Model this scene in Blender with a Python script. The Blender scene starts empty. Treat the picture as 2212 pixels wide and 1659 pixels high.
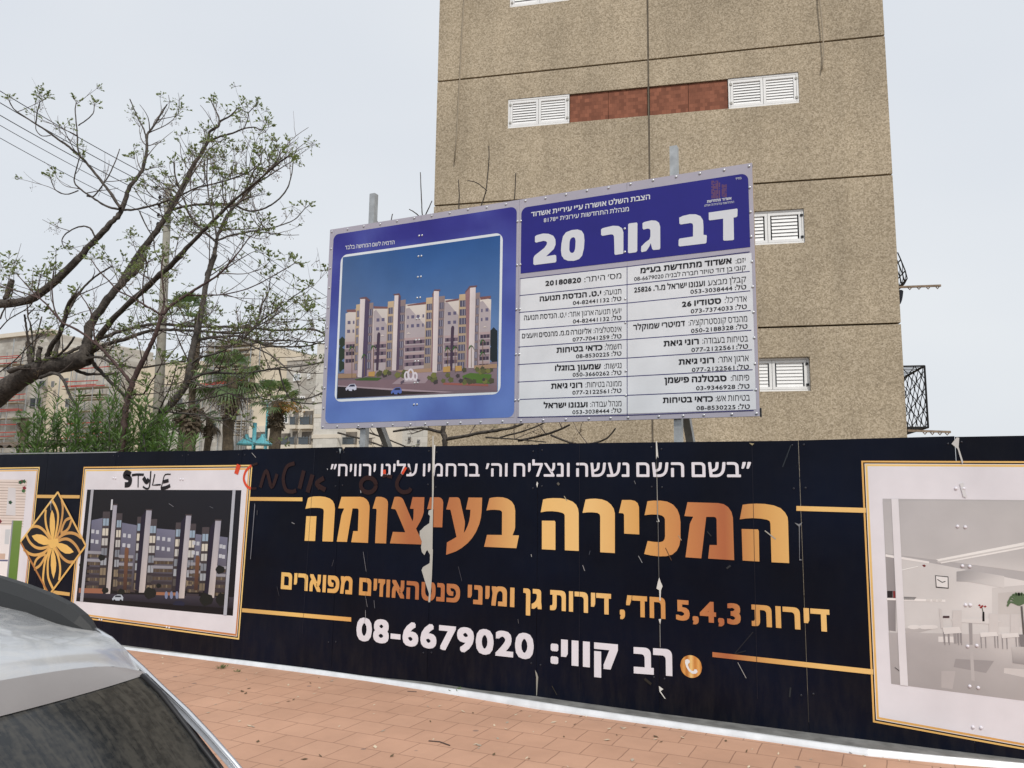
import bpy, bmesh, math, random
from mathutils import Vector, Matrix
from mathutils.geometry import tessellate_polygon
PI = math.pi
R = math.radians
sc = bpy.context.scene
C = sc.collection
rnd = random.Random(7)

# ------------------------------------------------------------------ camera
F_PX, YAW, PITCH, ROLL, BANG = 1728.85, 0.438166, 0.141390, 0.0132965, 0.2188768
CAM = Vector((0, 0, 1.7))
_cy, _sy = math.cos(YAW), math.sin(YAW)
FWD = Vector((-_sy * math.cos(PITCH), _cy * math.cos(PITCH), math.sin(PITCH)))
_r = Vector((_cy, _sy, 0)); _u = _r.cross(FWD)
RIGHT = math.cos(ROLL) * _r + math.sin(ROLL) * _u
UP = -math.sin(ROLL) * _r + math.cos(ROLL) * _u
cd = bpy.data.cameras.new('camera')
cam = bpy.data.objects.new('camera', cd); C.objects.link(cam)
cam.matrix_world = Matrix(((RIGHT.x, UP.x, -FWD.x, CAM.x), (RIGHT.y, UP.y, -FWD.y, CAM.y), (RIGHT.z, UP.z, -FWD.z, CAM.z), (0, 0, 0, 1)))
cd.sensor_width = 36; cd.lens = F_PX / 2212 * 36
cd.clip_start = 0.05; cd.clip_end = 2000
sc.camera = cam

# ------------------------------------------------------------------ sky, sun, exposure
sc.view_settings.view_transform = 'Standard'; sc.view_settings.look = 'None'
sc.view_settings.exposure = 0; sc.view_settings.gamma = 1
SUN_EL, SUN_AZ = 48, 142            # azimuth clockwise from +Y (north)
w = bpy.data.worlds.new('World'); sc.world = w; w.use_nodes = True
nt = w.node_tree; nt.nodes.clear()
def N(nt, t, **kw):
    n = nt.nodes.new(t)
    for k, v in kw.items():
        if k.startswith('i_'):
            n.inputs[k[2:].replace('_', ' ')].default_value = v
        else:
            setattr(n, k, v)
    return n
out = N(nt, 'ShaderNodeOutputWorld'); bg = N(nt, 'ShaderNodeBackground'); bg.inputs['Strength'].default_value = 0.1
sky = N(nt, 'ShaderNodeTexSky', sky_type='NISHITA', sun_disc=False)
sky.sun_elevation = R(SUN_EL); sky.sun_rotation = R(SUN_AZ); sky.air_density = 1.5; sky.dust_density = 3
tc = N(nt, 'ShaderNodeTexCoord'); mp = N(nt, 'ShaderNodeMapping'); mp.inputs['Scale'].default_value = (1, 1, 2.2)
no = N(nt, 'ShaderNodeTexNoise'); no.inputs['Scale'].default_value = 1.6; no.inputs['Detail'].default_value = 3; no.inputs['Roughness'].default_value = .45
cr = N(nt, 'ShaderNodeValToRGB')
cr.color_ramp.elements[0].position = .3; cr.color_ramp.elements[0].color = (7.25, 7.7, 8.4, 1)
cr.color_ramp.elements[1].position = .72; cr.color_ramp.elements[1].color = (8.3, 8.6, 8.95, 1)
mx = N(nt, 'ShaderNodeMix', data_type='RGBA'); mx.inputs[0].default_value = .93
L = nt.links.new
L(tc.outputs['Generated'], mp.inputs['Vector']); L(mp.outputs[0], no.inputs['Vector']); L(no.outputs['Fac'], cr.inputs[0])
L(sky.outputs[0], mx.inputs[6]); L(cr.outputs[0], mx.inputs[7]); L(mx.outputs[2], bg.inputs['Color']); L(bg.outputs[0], out.inputs[0])
sl = bpy.data.lights.new('sun', 'SUN'); sun = bpy.data.objects.new('sun', sl); C.objects.link(sun)
sl.energy = 2.3; sl.angle = R(5); sl.color = (1, .95, .87)
_az = R(SUN_AZ)
sdir = Vector((math.sin(_az) * math.cos(R(SUN_EL)), math.cos(_az) * math.cos(R(SUN_EL)), math.sin(R(SUN_EL))))
sun.rotation_euler = sdir.to_track_quat('Z', 'Y').to_euler(); sun.location = (5, -5, 20)

# ------------------------------------------------------------------ geometry of the place
def ray(x, y):
    return (FWD + RIGHT * ((x - 1106) / F_PX) - UP * ((y - 829.5) / F_PX))
def onY(x, y, Y):
    d = ray(x, y); return CAM + d * (Y / d.y)
def onZ(x, y, Z=0.0):
    d = ray(x, y); return CAM + d * ((Z - CAM.z) / d.z)
def depth(p): return (p - CAM).dot(FWD)
FENCE_Y, SIGN_Y, BDIST = 6.5, 7.6, 15.9
BU = Vector((math.cos(BANG), math.sin(BANG), 0)); BN = Vector((-math.sin(BANG), math.cos(BANG), 0))
def onB(x, y, off=0):                 # facade of the big building -> (u, z)
    d = ray(x, y); p = CAM + d * ((BDIST + off) / d.dot(BN)); return (p.dot(BU), p.z)
def B(u, z, off=0.0): return BU * u + BN * (BDIST + off) + Vector((0, 0, z))
def fr(sx, sy, scale):                # a close-up of the photograph -> its full frame
    return lambda zx, zy: ((sx + zx / scale) * .54861, (sy + zy / scale) * .54861)

# ------------------------------------------------------------------ objects
def tag(o, label=None, cat=None, group=None, kind=None):
    if label: o['label'] = label
    if cat: o['category'] = cat
    if group: o['group'] = group
    if kind: o['kind'] = kind
    return o
def thing(name, label, cat, loc=(0, 0, 0), group=None):
    o = bpy.data.objects.new(name, None); C.objects.link(o); o.location = loc; o.empty_display_size = .2
    return tag(o, label, cat, group)
def link(name, me, parent=None, mats=()):
    o = bpy.data.objects.new(name, me); C.objects.link(o)
    for m in mats: me.materials.append(m)
    if parent is not None:
        o.parent = parent
        o.matrix_parent_inverse = Matrix.Translation(-parent_loc(parent))
    return o
def parent_loc(p):
    v = Vector(p.location)
    q = p
    while q.parent is not None:
        # children here keep world coordinates (their own location stays 0)
        q = q.parent
    return v if p.parent is None else Vector((0, 0, 0))
class MB:
    def __init__(s): s.v = []; s.f = []; s.m = []; s.c = []
    def face(s, pts, m=0):
        i = len(s.v); s.v += [tuple(p) for p in pts]; s.f.append(list(range(i, i + len(pts)))); s.m.append(m)
    def box(s, lo, hi, m=0, fn=None):
        x0, y0, z0 = lo; x1, y1, z1 = hi
        P = [(x0, y0, z0), (x1, y0, z0), (x1, y1, z0), (x0, y1, z0), (x0, y0, z1), (x1, y0, z1), (x1, y1, z1), (x0, y1, z1)]
        if fn: P = [fn(*p) for p in P]
        i = len(s.v); s.v += [tuple(p) for p in P]
        for q in ((0, 3, 2, 1), (4, 5, 6, 7), (0, 1, 5, 4), (1, 2, 6, 5), (2, 3, 7, 6), (3, 0, 4, 7)):
            s.f.append([i + k for k in q]); s.m.append(m)
    def tube(s, pts, rad, n=6, m=0, cap=True):
        pts = [Vector(p) for p in pts]
        if isinstance(rad, (int, float)): rad = [rad] * len(pts)
        base = len(s.v); prev = None
        for k, p in enumerate(pts):
            t = (pts[min(k + 1, len(pts) - 1)] - pts[max(k - 1, 0)])
            if t.length < 1e-9: t = Vector((0, 0, 1))
            t.normalize()
            if prev is None:
                a = Vector((0, 0, 1)) if abs(t.z) < .9 else Vector((1, 0, 0))
                u = t.cross(a).normalized()
            else:
                u = (prev - t * prev.dot(t))
                u = u.normalized() if u.length > 1e-6 else t.orthogonal().normalized()
            prev = u; v = t.cross(u)
            for j in range(n):
                a = 2 * PI * j / n
                s.v.append(tuple(p + (u * math.cos(a) + v * math.sin(a)) * rad[k]))
        for k in range(len(pts) - 1):
            for j in range(n):
                a = base + k * n + j; b = base + k * n + (j + 1) % n
                s.f.append([a, b, b + n, a + n]); s.m.append(m)
        if cap:
            s.f.append([base + j for j in range(n)][::-1]); s.m.append(m)
            e = base + (len(pts) - 1) * n
            s.f.append([e + j for j in range(n)]); s.m.append(m)
    def bar(s, a, b, w=.04, d=.04, m=0):
        a = Vector(a); b = Vector(b); t = (b - a).normalized()
        h = Vector((0, 0, 1)) if abs(t.z) < .95 else Vector((1, 0, 0))
        u = t.cross(h).normalized() * w / 2; v = u.cross(t).normalized() * d / 2
        i = len(s.v)
        for p in (a, b):
            for q in (-u - v, u - v, u + v, -u + v): s.v.append(tuple(p + q))
        for q in ((0, 1, 2, 3), (7, 6, 5, 4), (0, 4, 5, 1), (1, 5, 6, 2), (2, 6, 7, 3), (3, 7, 4, 0)):
            s.f.append([i + k for k in q]); s.m.append(m)
    def prism(s, pts, d, m=0):        # flat outline pts (3D), pushed by vector d
        d = Vector(d); P = [Vector(p) for p in pts]; i = len(s.v); n = len(P)
        s.v += [tuple(p) for p in P] + [tuple(p + d) for p in P]
        s.f.append([i + k for k in range(n)]); s.f.append([i + n + k for k in reversed(range(n))]); s.m += [m, m]
        for k in range(n):
            s.f.append([i + k, i + n + k, i + n + (k + 1) % n, i + (k + 1) % n]); s.m.append(m)
    def build(s, name, mats, parent=None, smooth=False):
        me = bpy.data.meshes.new(name); me.from_pydata(s.v, [], s.f)
        if not isinstance(mats, (list, tuple)): mats = [mats]
        for p, m in zip(me.polygons, s.m): p.material_index = m; p.use_smooth = smooth
        me.update()
        bm = bmesh.new(); bm.from_mesh(me); bmesh.ops.recalc_face_normals(bm, faces=bm.faces); bm.to_mesh(me); bm.free()
        return link(name, me, parent, mats)

# ------------------------------------------------------------------ materials
def lin(c):
    c = c / 255.0
    return c / 12.92 if c <= .04045 else ((c + .055) / 1.055) ** 2.4
def al(rgb, k=1.08): return tuple(min(.82, lin(c) * k) for c in rgb)
def mat(name, col, rough=.6, spec=.4, metal=0, var=0.0, vscale=6, col2=None, bump=0, bscale=40, coat=0):
    m = bpy.data.materials.new(name); m.use_nodes = True; t = m.node_tree; b = t.nodes['Principled BSDF']
    b.inputs['Roughness'].default_value = rough; b.inputs['Specular IOR Level'].default_value = spec
    b.inputs['Metallic'].default_value = metal; b.inputs['Coat Weight'].default_value = coat
    b.inputs['Base Color'].default_value = (*col, 1)
    if var or col2 or bump:
        tc = N(t, 'ShaderNodeTexCoord')
    if var or col2:
        n = N(t, 'ShaderNodeTexNoise'); n.inputs['Scale'].default_value = vscale; n.inputs['Detail'].default_value = 5; n.inputs['Roughness'].default_value = .6
        t.links.new(tc.outputs['Object'], n.inputs['Vector'])
        r = N(t, 'ShaderNodeValToRGB'); r.color_ramp.elements[0].position = .32; r.color_ramp.elements[1].position = .68
        c2 = col2 or tuple(min(1, c * (1 + var)) for c in col); c1 = col if col2 else tuple(c * (1 - var) for c in col)
        r.color_ramp.elements[0].color = (*c1, 1); r.color_ramp.elements[1].color = (*c2, 1)
        t.links.new(n.outputs['Fac'], r.inputs[0]); t.links.new(r.outputs[0], b.inputs['Base Color'])
    if bump:
        n2 = N(t, 'ShaderNodeTexNoise'); n2.inputs['Scale'].default_value = bscale; n2.inputs['Detail'].default_value = 4
        t.links.new(tc.outputs['Object'], n2.inputs['Vector'])
        bp = N(t, 'ShaderNodeBump'); bp.inputs['Strength'].default_value = bump; bp.inputs['Distance'].default_value = .02
        t.links.new(n2.outputs['Fac'], bp.inputs['Height']); t.links.new(bp.outputs[0], b.inputs['Normal'])
    return m
def print_mat(name, rough=.45, spec=.3):
    m = bpy.data.materials.new(name); m.use_nodes = True; t = m.node_tree; b = t.nodes['Principled BSDF']
    b.inputs['Roughness'].default_value = rough; b.inputs['Specular IOR Level'].default_value = spec
    a = N(t, 'ShaderNodeAttribute', attribute_name='ink')
    tc = N(t, 'ShaderNodeTexCoord'); n = N(t, 'ShaderNodeTexNoise'); n.inputs['Scale'].default_value = 3; n.inputs['Detail'].default_value = 6
    t.links.new(tc.outputs['Object'], n.inputs['Vector'])
    mr = N(t, 'ShaderNodeMapRange'); mr.inputs[1].default_value = .3; mr.inputs[2].default_value = .7; mr.inputs[3].default_value = .92; mr.inputs[4].default_value = 1.05
    t.links.new(n.outputs['Fac'], mr.inputs[0])
    mu = N(t, 'ShaderNodeMix', data_type='RGBA', blend_type='MULTIPLY'); mu.inputs[0].default_value = 1
    t.links.new(a.outputs['Color'], mu.inputs[6]); t.links.new(mr.outputs[0], mu.inputs[7]); t.links.new(mu.outputs[2], b.inputs['Base Color'])
    return m
M = {}
M['print'] = print_mat('printed_vinyl')
M['galv'] = mat('galvanised_steel', (.42, .44, .45), .42, .5, .55, var=.18, vscale=9)
M['rail'] = mat('bright_zinc_rail', (.74, .77, .8), .38, .5, .25, var=.1, vscale=7)
M['rail_top'] = mat('dusty_zinc', (.23, .23, .225), .6, .4, .2, var=.3, vscale=8)
M['rivet'] = mat('rivet_metal', (.6, .61, .63), .3, .5, .6)
M['dark_rivet'] = mat('painted_rivet', (.012, .014, .024), .35, .5)
M['white_ink'] = mat('white_ink', al((216, 214, 222)), .5, .3, var=.04, vscale=3)
M['sign_white'] = mat('sign_white_ink', al((205, 208, 215)), .5, .3)
M['black_ink'] = mat('black_ink', (.008, .008, .010), .5, .3)
M['sign_black'] = mat('sign_black_ink', (.012, .012, .016), .5, .3)
M['peel'] = mat('bare_sheet_metal', al((178, 178, 172)), .5, .4, .1, var=.08, vscale=12)
M['zinc_white'] = mat('white_painted_aluminium', al((230, 232, 234)), .4, .45, var=.05, vscale=3)
M['rubber'] = mat('black_rubber', (.012, .012, .013), .6, .3)
M['dark'] = mat('dark_interior', (.012, .013, .015), .5, .3)
M['bark_a'] = mat('bark_dark', (.115, .10, .088), .9, .2, col2=(.04, .035, .032), vscale=14, bump=1.0, bscale=22)
M['bark_b'] = mat('bark_reddish', (.11, .075, .068), .85, .2, col2=(.055, .036, .036), vscale=16, bump=.5, bscale=30)
M['bark_c'] = mat('bark_grey', (.13, .12, .11), .85, .2, col2=(.07, .062, .058), vscale=16, bump=.5, bscale=30)
M['twig'] = mat('twig_bark', (.085, .065, .058), .85, .2, col2=(.15, .125, .115), vscale=4)
def leaf_mat(name, a, b):
    m = mat(name, a, .55, .3, col2=b, vscale=5); t = m.node_tree; p = t.nodes['Principled BSDF']
    tr = N(t, 'ShaderNodeBsdfTranslucent'); tr.inputs['Color'].default_value = (b[0] * 1.6, b[1] * 1.7, b[2], 1)
    mxs = N(t, 'ShaderNodeMixShader'); mxs.inputs[0].default_value = .25
    o = t.nodes['Material Output']
    t.links.new(p.outputs[0], mxs.inputs[1]); t.links.new(tr.outputs[0], mxs.inputs[2]); t.links.new(mxs.outputs[0], o.inputs[0])
    return m
M['leaf'] = leaf_mat('young_leaf', (.10, .135, .055), (.23, .275, .125))
M['oleander'] = leaf_mat('oleander_leaf', (.065, .12, .045), (.15, .235, .085))
M['palm'] = leaf_mat('palm_leaf', (.06, .10, .045), (.13, .19, .08))
M['dry'] = mat('dry_palm', (.15, .12, .085), .9, .2, col2=(.07, .057, .043), vscale=9)
M['berry'] = mat('dry_berry', (.30, .21, .11), .6, .3, col2=(.03, .022, .016), vscale=3)
M['concrete'] = mat('pole_concrete', (.27, .26, .225), .9, .2, var=.15, vscale=5)
M['turq'] = mat('turquoise_paint', (.11, .38, .44), .45, .4, var=.1)
M['wire'] = mat('black_wire', (.01, .01, .011), .6, .3)
M['red'] = mat('red_paint', (.42, .045, .03), .6, .3)
M['plank'] = mat('scaffold_plank', (.42, .37, .29), .9, .2, var=.2)
M['glass_dark'] = mat('window_glass', (.03, .036, .042), .12, .5)
M['slat'] = mat('shutter_slat', al((232, 232, 230)), .5, .4, var=.03)

# ---- seen-from-front textures that belong to their surface
def paver_mat():
    m = bpy.data.materials.new('red_pavers'); m.use_nodes = True; t = m.node_tree; b = t.nodes['Principled BSDF']
    b.inputs['Roughness'].default_value = .85; b.inputs['Specular IOR Level'].default_value = .25
    tc = N(t, 'ShaderNodeTexCoord'); mp = N(t, 'ShaderNodeMapping'); mp.inputs['Location'].default_value = (.09, -.035, 0)
    br = N(t, 'ShaderNodeTexBrick'); br.offset = .5; br.squash = 1
    br.inputs['Scale'].default_value = 1; br.inputs['Brick Width'].default_value = .268; br.inputs['Row Height'].default_value = .28
    br.inputs['Mortar Size'].default_value = .0045; br.inputs['Mortar Smooth'].default_value = .4; br.inputs['Bias'].default_value = 0
    br.inputs['Color1'].default_value = (.515, .303, .208, 1); br.inputs['Color2'].default_value = (.545, .326, .226, 1); br.inputs['Mortar'].default_value = (.33, .19, .13, 1)
    n = N(t, 'ShaderNodeTexNoise'); n.inputs['Scale'].default_value = 1.3; n.inputs['Detail'].default_value = 8; n.inputs['Roughness'].default_value = .65
    n2 = N(t, 'ShaderNodeTexNoise'); n2.inputs['Scale'].default_value = 220; n2.inputs['Detail'].default_value = 2
    # the joints wander a little and fill with sand and dirt
    nd = N(t, 'ShaderNodeTexNoise'); nd.inputs['Scale'].default_value = 7
    vm = N(t, 'ShaderNodeMix', data_type='RGBA'); vm.inputs[0].default_value = .012; vm.blend_type = 'ADD'
    Lk = t.links.new
    Lk(tc.outputs['Object'], mp.inputs[0]); Lk(mp.outputs[0], vm.inputs[6]); Lk(nd.outputs['Color'], vm.inputs[7]); Lk(tc.outputs['Object'], nd.inputs['Vector'])
    Lk(vm.outputs[2], br.inputs['Vector']); Lk(tc.outputs['Object'], n.inputs['Vector']); Lk(tc.outputs['Object'], n2.inputs['Vector'])
    r1 = N(t, 'ShaderNodeMapRange'); r1.inputs[1].default_value = .3; r1.inputs[2].default_value = .7; r1.inputs[3].default_value = .84; r1.inputs[4].default_value = 1.08
    r2 = N(t, 'ShaderNodeMapRange'); r2.inputs[1].default_value = .25; r2.inputs[2].default_value = .75; r2.inputs[3].default_value = .93; r2.inputs[4].default_value = 1.07
    Lk(n.outputs['Fac'], r1.inputs[0]); Lk(n2.outputs['Fac'], r2.inputs[0])
    m1 = N(t, 'ShaderNodeMix', data_type='RGBA', blend_type='MULTIPLY'); m1.inputs[0].default_value = 1
    m2 = N(t, 'ShaderNodeMix', data_type='RGBA', blend_type='MULTIPLY'); m2.inputs[0].default_value = 1
    Lk(br.outputs['Color'], m1.inputs[6]); Lk(r1.outputs[0], m1.inputs[7]); Lk(m1.outputs[2], m2.inputs[6]); Lk(r2.outputs[0], m2.inputs[7])
    # dark gum spots
    vo = N(t, 'ShaderNodeTexVoronoi'); vo.inputs['Scale'].default_value = 2.6; Lk(vm.outputs[2], vo.inputs['Vector'])
    sp = N(t, 'ShaderNodeMapRange'); sp.inputs[1].default_value = .045; sp.inputs[2].default_value = .065; sp.inputs[3].default_value = .55; sp.inputs[4].default_value = 0
    Lk(vo.outputs['Distance'], sp.inputs[0])
    m3 = N(t, 'ShaderNodeMix', data_type='RGBA'); m3.inputs[7].default_value = (.12, .105, .105, 1)
    Lk(sp.outputs[0], m3.inputs[0]); Lk(m2.outputs[2], m3.inputs[6]); Lk(m3.outputs[2], b.inputs['Base Color'])
    bp = N(t, 'ShaderNodeBump'); bp.inputs['Strength'].default_value = .5; bp.inputs['Distance'].default_value = .006; bp.invert = True
    Lk(br.outputs['Fac'], bp.inputs['Height']); Lk(bp.outputs[0], b.inputs['Normal'])
    return m
def pebble_mat():
    m = bpy.data.materials.new('exposed_aggregate'); m.use_nodes = True; t = m.node_tree; b = t.nodes['Principled BSDF']
    b.inputs['Roughness'].default_value = .9; b.inputs['Specular IOR Level'].default_value = .2
    tc = N(t, 'ShaderNodeTexCoord'); Lk = t.links.new
    v = N(t, 'ShaderNodeTexVoronoi'); v.inputs['Scale'].default_value = 42; v.inputs['Randomness'].default_value = 1
    n = N(t, 'ShaderNodeTexNoise'); n.inputs['Scale'].default_value = 34; n.inputs['Detail'].default_value = 6; n.inputs['Roughness'].default_value = .8
    n3 = N(t, 'ShaderNodeTexNoise'); n3.inputs['Scale'].default_value = .5; n3.inputs['Detail'].default_value = 7; n3.inputs['Roughness'].default_value = .6
    mp = N(t, 'ShaderNodeMapping'); mp.inputs['Scale'].default_value = (2.6, 2.6, .16); n4 = N(t, 'ShaderNodeTexNoise'); n4.inputs['Scale'].default_value = 1; n4.inputs['Detail'].default_value = 5
    for x in (v, n, n3, mp): Lk(tc.outputs['Object'], x.inputs['Vector'])
    Lk(mp.outputs[0], n4.inputs['Vector'])
    r = N(t, 'ShaderNodeValToRGB'); e = r.color_ramp.elements
    e[0].position = .28; e[0].color = (.255, .207, .148, 1); e[1].position = .68; e[1].color = (.565, .478, .362, 1)
    k = r.color_ramp.elements.new(.47); k.color = (.405, .334, .238, 1)
    sep = N(t, 'ShaderNodeSeparateColor'); Lk(v.outputs['Color'], sep.inputs[0])
    mm = N(t, 'ShaderNodeMix', data_type='FLOAT'); mm.inputs[0].default_value = .30; Lk(n.outputs['Fac'], mm.inputs[2]); Lk(sep.outputs[0], mm.inputs[3])
    Lk(mm.outputs[0], r.inputs[0])
    def rng(src, lo, hi):
        mr = N(t, 'ShaderNodeMapRange'); mr.inputs[1].default_value = .3; mr.inputs[2].default_value = .7; mr.inputs[3].default_value = lo; mr.inputs[4].default_value = hi; Lk(src.outputs['Fac'], mr.inputs[0]); return mr
    last = r.outputs[0]
    oi = N(t, 'ShaderNodeObjectInfo'); om = N(t, 'ShaderNodeMapRange'); om.inputs[3].default_value = .95; om.inputs[4].default_value = 1.05; Lk(oi.outputs['Random'], om.inputs[0])
    for q in (rng(n3, .84, 1.10), rng(n4, .90, 1.05), om):
        mu = N(t, 'ShaderNodeMix', data_type='RGBA', blend_type='MULTIPLY'); mu.inputs[0].default_value = 1
        Lk(last, mu.inputs[6]); Lk(q.outputs[0], mu.inputs[7]); last = mu.outputs[2]
    Lk(last, b.inputs['Base Color'])
    bp = N(t, 'ShaderNodeBump'); bp.inputs['Strength'].default_value = .5; bp.inputs['Distance'].default_value = .01
    Lk(mm.outputs[0], bp.inputs['Height']); Lk(bp.outputs[0], b.inputs['Normal'])
    return m
def brick_mat(name, c1, c2, mo, bw, rh, ms=.004, var=.15, rot=None, nscale=2):
    m = bpy.data.materials.new(name); m.use_nodes = True; t = m.node_tree; b = t.nodes['Principled BSDF']
    b.inputs['Roughness'].default_value = .85; b.inputs['Specular IOR Level'].default_value = .25
    tc = N(t, 'ShaderNodeTexCoord'); mp = N(t, 'ShaderNodeMapping'); mp.inputs['Rotation'].default_value = rot or (R(90), 0, 0)
    br = N(t, 'ShaderNodeTexBrick'); br.offset = .5
    for k, x in (('Scale', 1), ('Brick Width', bw), ('Row Height', rh), ('Mortar Size', ms), ('Mortar Smooth', .2)): br.inputs[k].default_value = x
    br.inputs['Color1'].default_value = (*c1, 1); br.inputs['Color2'].default_value = (*c2, 1); br.inputs['Mortar'].default_value = (*mo, 1)
    n = N(t, 'ShaderNodeTexNoise'); n.inputs['Scale'].default_value = nscale; n.inputs['Detail'].default_value = 5
    mr = N(t, 'ShaderNodeMapRange'); mr.inputs[1].default_value = .3; mr.inputs[2].default_value = .7; mr.inputs[3].default_value = 1 - var; mr.inputs[4].default_value = 1 + var
    mu = N(t, 'ShaderNodeMix', data_type='RGBA', blend_type='MULTIPLY'); mu.inputs[0].default_value = 1
    Lk = t.links.new
    Lk(tc.outputs['Object'], mp.inputs[0]); Lk(mp.outputs[0], br.inputs['Vector']); Lk(tc.outputs['Object'], n.inputs['Vector']); Lk(n.outputs['Fac'], mr.inputs[0])
    Lk(br.outputs['Color'], mu.inputs[6]); Lk(mr.outputs[0], mu.inputs[7]); Lk(mu.outputs[2], b.inputs['Base Color'])
    return m
def ramp_x_mat(name, stops, x0, x1, rough=.4):
    # printed gold foil gradient: colour runs along the banner
    m = bpy.data.materials.new(name); m.use_nodes = True; t = m.node_tree; b = t.nodes['Principled BSDF']
    b.inputs['Roughness'].default_value = rough; b.inputs['Specular IOR Level'].default_value = .3
    tc = N(t, 'ShaderNodeTexCoord'); s = N(t, 'ShaderNodeSeparateXYZ'); mr = N(t, 'ShaderNodeMapRange'); r = N(t, 'ShaderNodeValToRGB')
    mr.inputs[1].default_value = x0; mr.inputs[2].default_value = x1
    e = r.color_ramp.elements
    for i, (p, c) in enumerate(stops):
        k = e[i] if i < 2 else e.new(p)
        k.position = p; k.color = (*al(c), 1)
    t.links.new(tc.outputs['Object'], s.inputs[0]); t.links.new(s.outputs[0], mr.inputs[0]); t.links.new(mr.outputs[0], r.inputs[0]); t.links.new(r.outputs[0], b.inputs['Base Color'])
    return m
def hoarding_mat():
    m = bpy.data.materials.new('navy_banner_vinyl'); m.use_nodes = True; t = m.node_tree; b = t.nodes['Principled BSDF']
    b.inputs['Roughness'].default_value = .36; b.inputs['Specular IOR Level'].default_value = .12
    tc = N(t, 'ShaderNodeTexCoord'); Lk = t.links.new
    n = N(t, 'ShaderNodeTexNoise'); n.inputs['Scale'].default_value = 1.1; n.inputs['Detail'].default_value = 3; Lk(tc.outputs['Object'], n.inputs['Vector'])
    r = N(t, 'ShaderNodeValToRGB'); r.color_ramp.elements[0].position = .3; r.color_ramp.elements[0].color = (.0030, .0040, .0088, 1)
    r.color_ramp.elements[1].position = .75; r.color_ramp.elements[1].color = (.0030, .0060, .0180, 1); Lk(n.outputs['Fac'], r.inputs[0])
    # splash dirt near the foot and fine dust specks
    s = N(t, 'ShaderNodeSeparateXYZ'); Lk(tc.outputs['Object'], s.inputs[0])
    mr = N(t, 'ShaderNodeMapRange'); mr.inputs[1].default_value = .05; mr.inputs[2].default_value = .75; mr.inputs[3].default_value = .36; mr.inputs[4].default_value = .05; Lk(s.outputs[2], mr.inputs[0])
    mp = N(t, 'ShaderNodeMapping'); mp.inputs['Scale'].default_value = (9, 9, 2.2); Lk(tc.outputs['Object'], mp.inputs[0])
    n2 = N(t, 'ShaderNodeTexNoise'); n2.inputs['Scale'].default_value = 1.4; n2.inputs['Detail'].default_value = 8; n2.inputs['Roughness'].default_value = .7; Lk(mp.outputs[0], n2.inputs['Vector'])
    r2 = N(t, 'ShaderNodeMapRange'); r2.inputs[1].default_value = .42; r2.inputs[2].default_value = .8; Lk(n2.outputs['Fac'], r2.inputs[0])
    mu = N(t, 'ShaderNodeMath', operation='MULTIPLY'); Lk(mr.outputs[0], mu.inputs[0]); Lk(r2.outputs[0], mu.inputs[1])
    mx = N(t, 'ShaderNodeMix', data_type='RGBA'); mx.inputs[7].default_value = (.042, .035, .03, 1)
    Lk(mu.outputs[0], mx.inputs[0]); Lk(r.outputs[0], mx.inputs[6]); Lk(mx.outputs[2], b.inputs['Base Color'])
    n3 = N(t, 'ShaderNodeTexNoise'); n3.inputs['Scale'].default_value = 2.2; n3.inputs['Detail'].default_value = 2; Lk(tc.outputs['Object'], n3.inputs['Vector'])
    bp = N(t, 'ShaderNodeBump'); bp.inputs['Strength'].default_value = .3; bp.inputs['Distance'].default_value = .05; Lk(n3.outputs['Fac'], bp.inputs['Height']); Lk(bp.outputs[0], b.inputs['Normal'])
    return m
M['pavers'] = paver_mat(); M['pebble'] = pebble_mat(); M['banner'] = hoarding_mat()
M['asphalt'] = mat('asphalt', (.05, .05, .052), .9, .2, var=.25, vscale=30, bump=.3, bscale=150)
M['kerb'] = mat('kerb_concrete', (.36, .35, .33), .85, .2, var=.12, vscale=6)
M['earth'] = mat('yard_earth', (.22, .18, .13), .95, .1, var=.3, vscale=1.5)
M['tile'] = brick_mat('brown_ceramic_tile', (.185, .072, .045), (.30, .118, .072), (.16, .06, .038), .095, .083, .0015, .09, nscale=5)
M['joint'] = mat('dark_joint', (.05, .042, .034), .95, .1, var=.3, vscale=10)
M['stone'] = brick_mat('stone_cladding', (.40, .37, .33), (.53, .51, .47), (.34, .32, .29), .62, .31, .008, .14, nscale=.8)
M['stone_pale'] = brick_mat('pale_stone_cladding', (.60, .58, .53), (.70, .67, .62), (.48, .46, .43), .62, .31, .008, .08, nscale=.8)
M['cream'] = mat('cream_render', (.66, .58, .46), .9, .2, var=.06, vscale=.8)
M['cream_pale'] = mat('pale_render', (.68, .62, .53), .9, .2, var=.05, vscale=.8)
M['grey_wall'] = mat('grey_render', (.30, .29, .27), .9, .2, var=.12, vscale=1)

# ------------------------------------------------------------------ ground
def sheet(name, x0, y0, x1, y1, z, m, n=1):
    b = MB(); b.face([(x0, y0, z), (x1, y0, z), (x1, y1, z), (x0, y1, z)])
    o = b.build(name, m); return tag(o, kind='structure')
sheet('ground', -400, -300, 400, 600, -.16, M['earth'])
sheet('road', -120, -8, 120, 1.78, -.13, M['asphalt'])
sheet('pavement', -60, 1.93, 60, 6.62, 0, M['pavers'])
kb = MB(); kb.box((-60, 1.78, -.15), (60, 1.93, .004)); tag(kb.build('kerb', M['kerb']), kind='structure')
sheet('yard', -60, 6.62, 60, 40, -.02, M['earth'])
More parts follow.
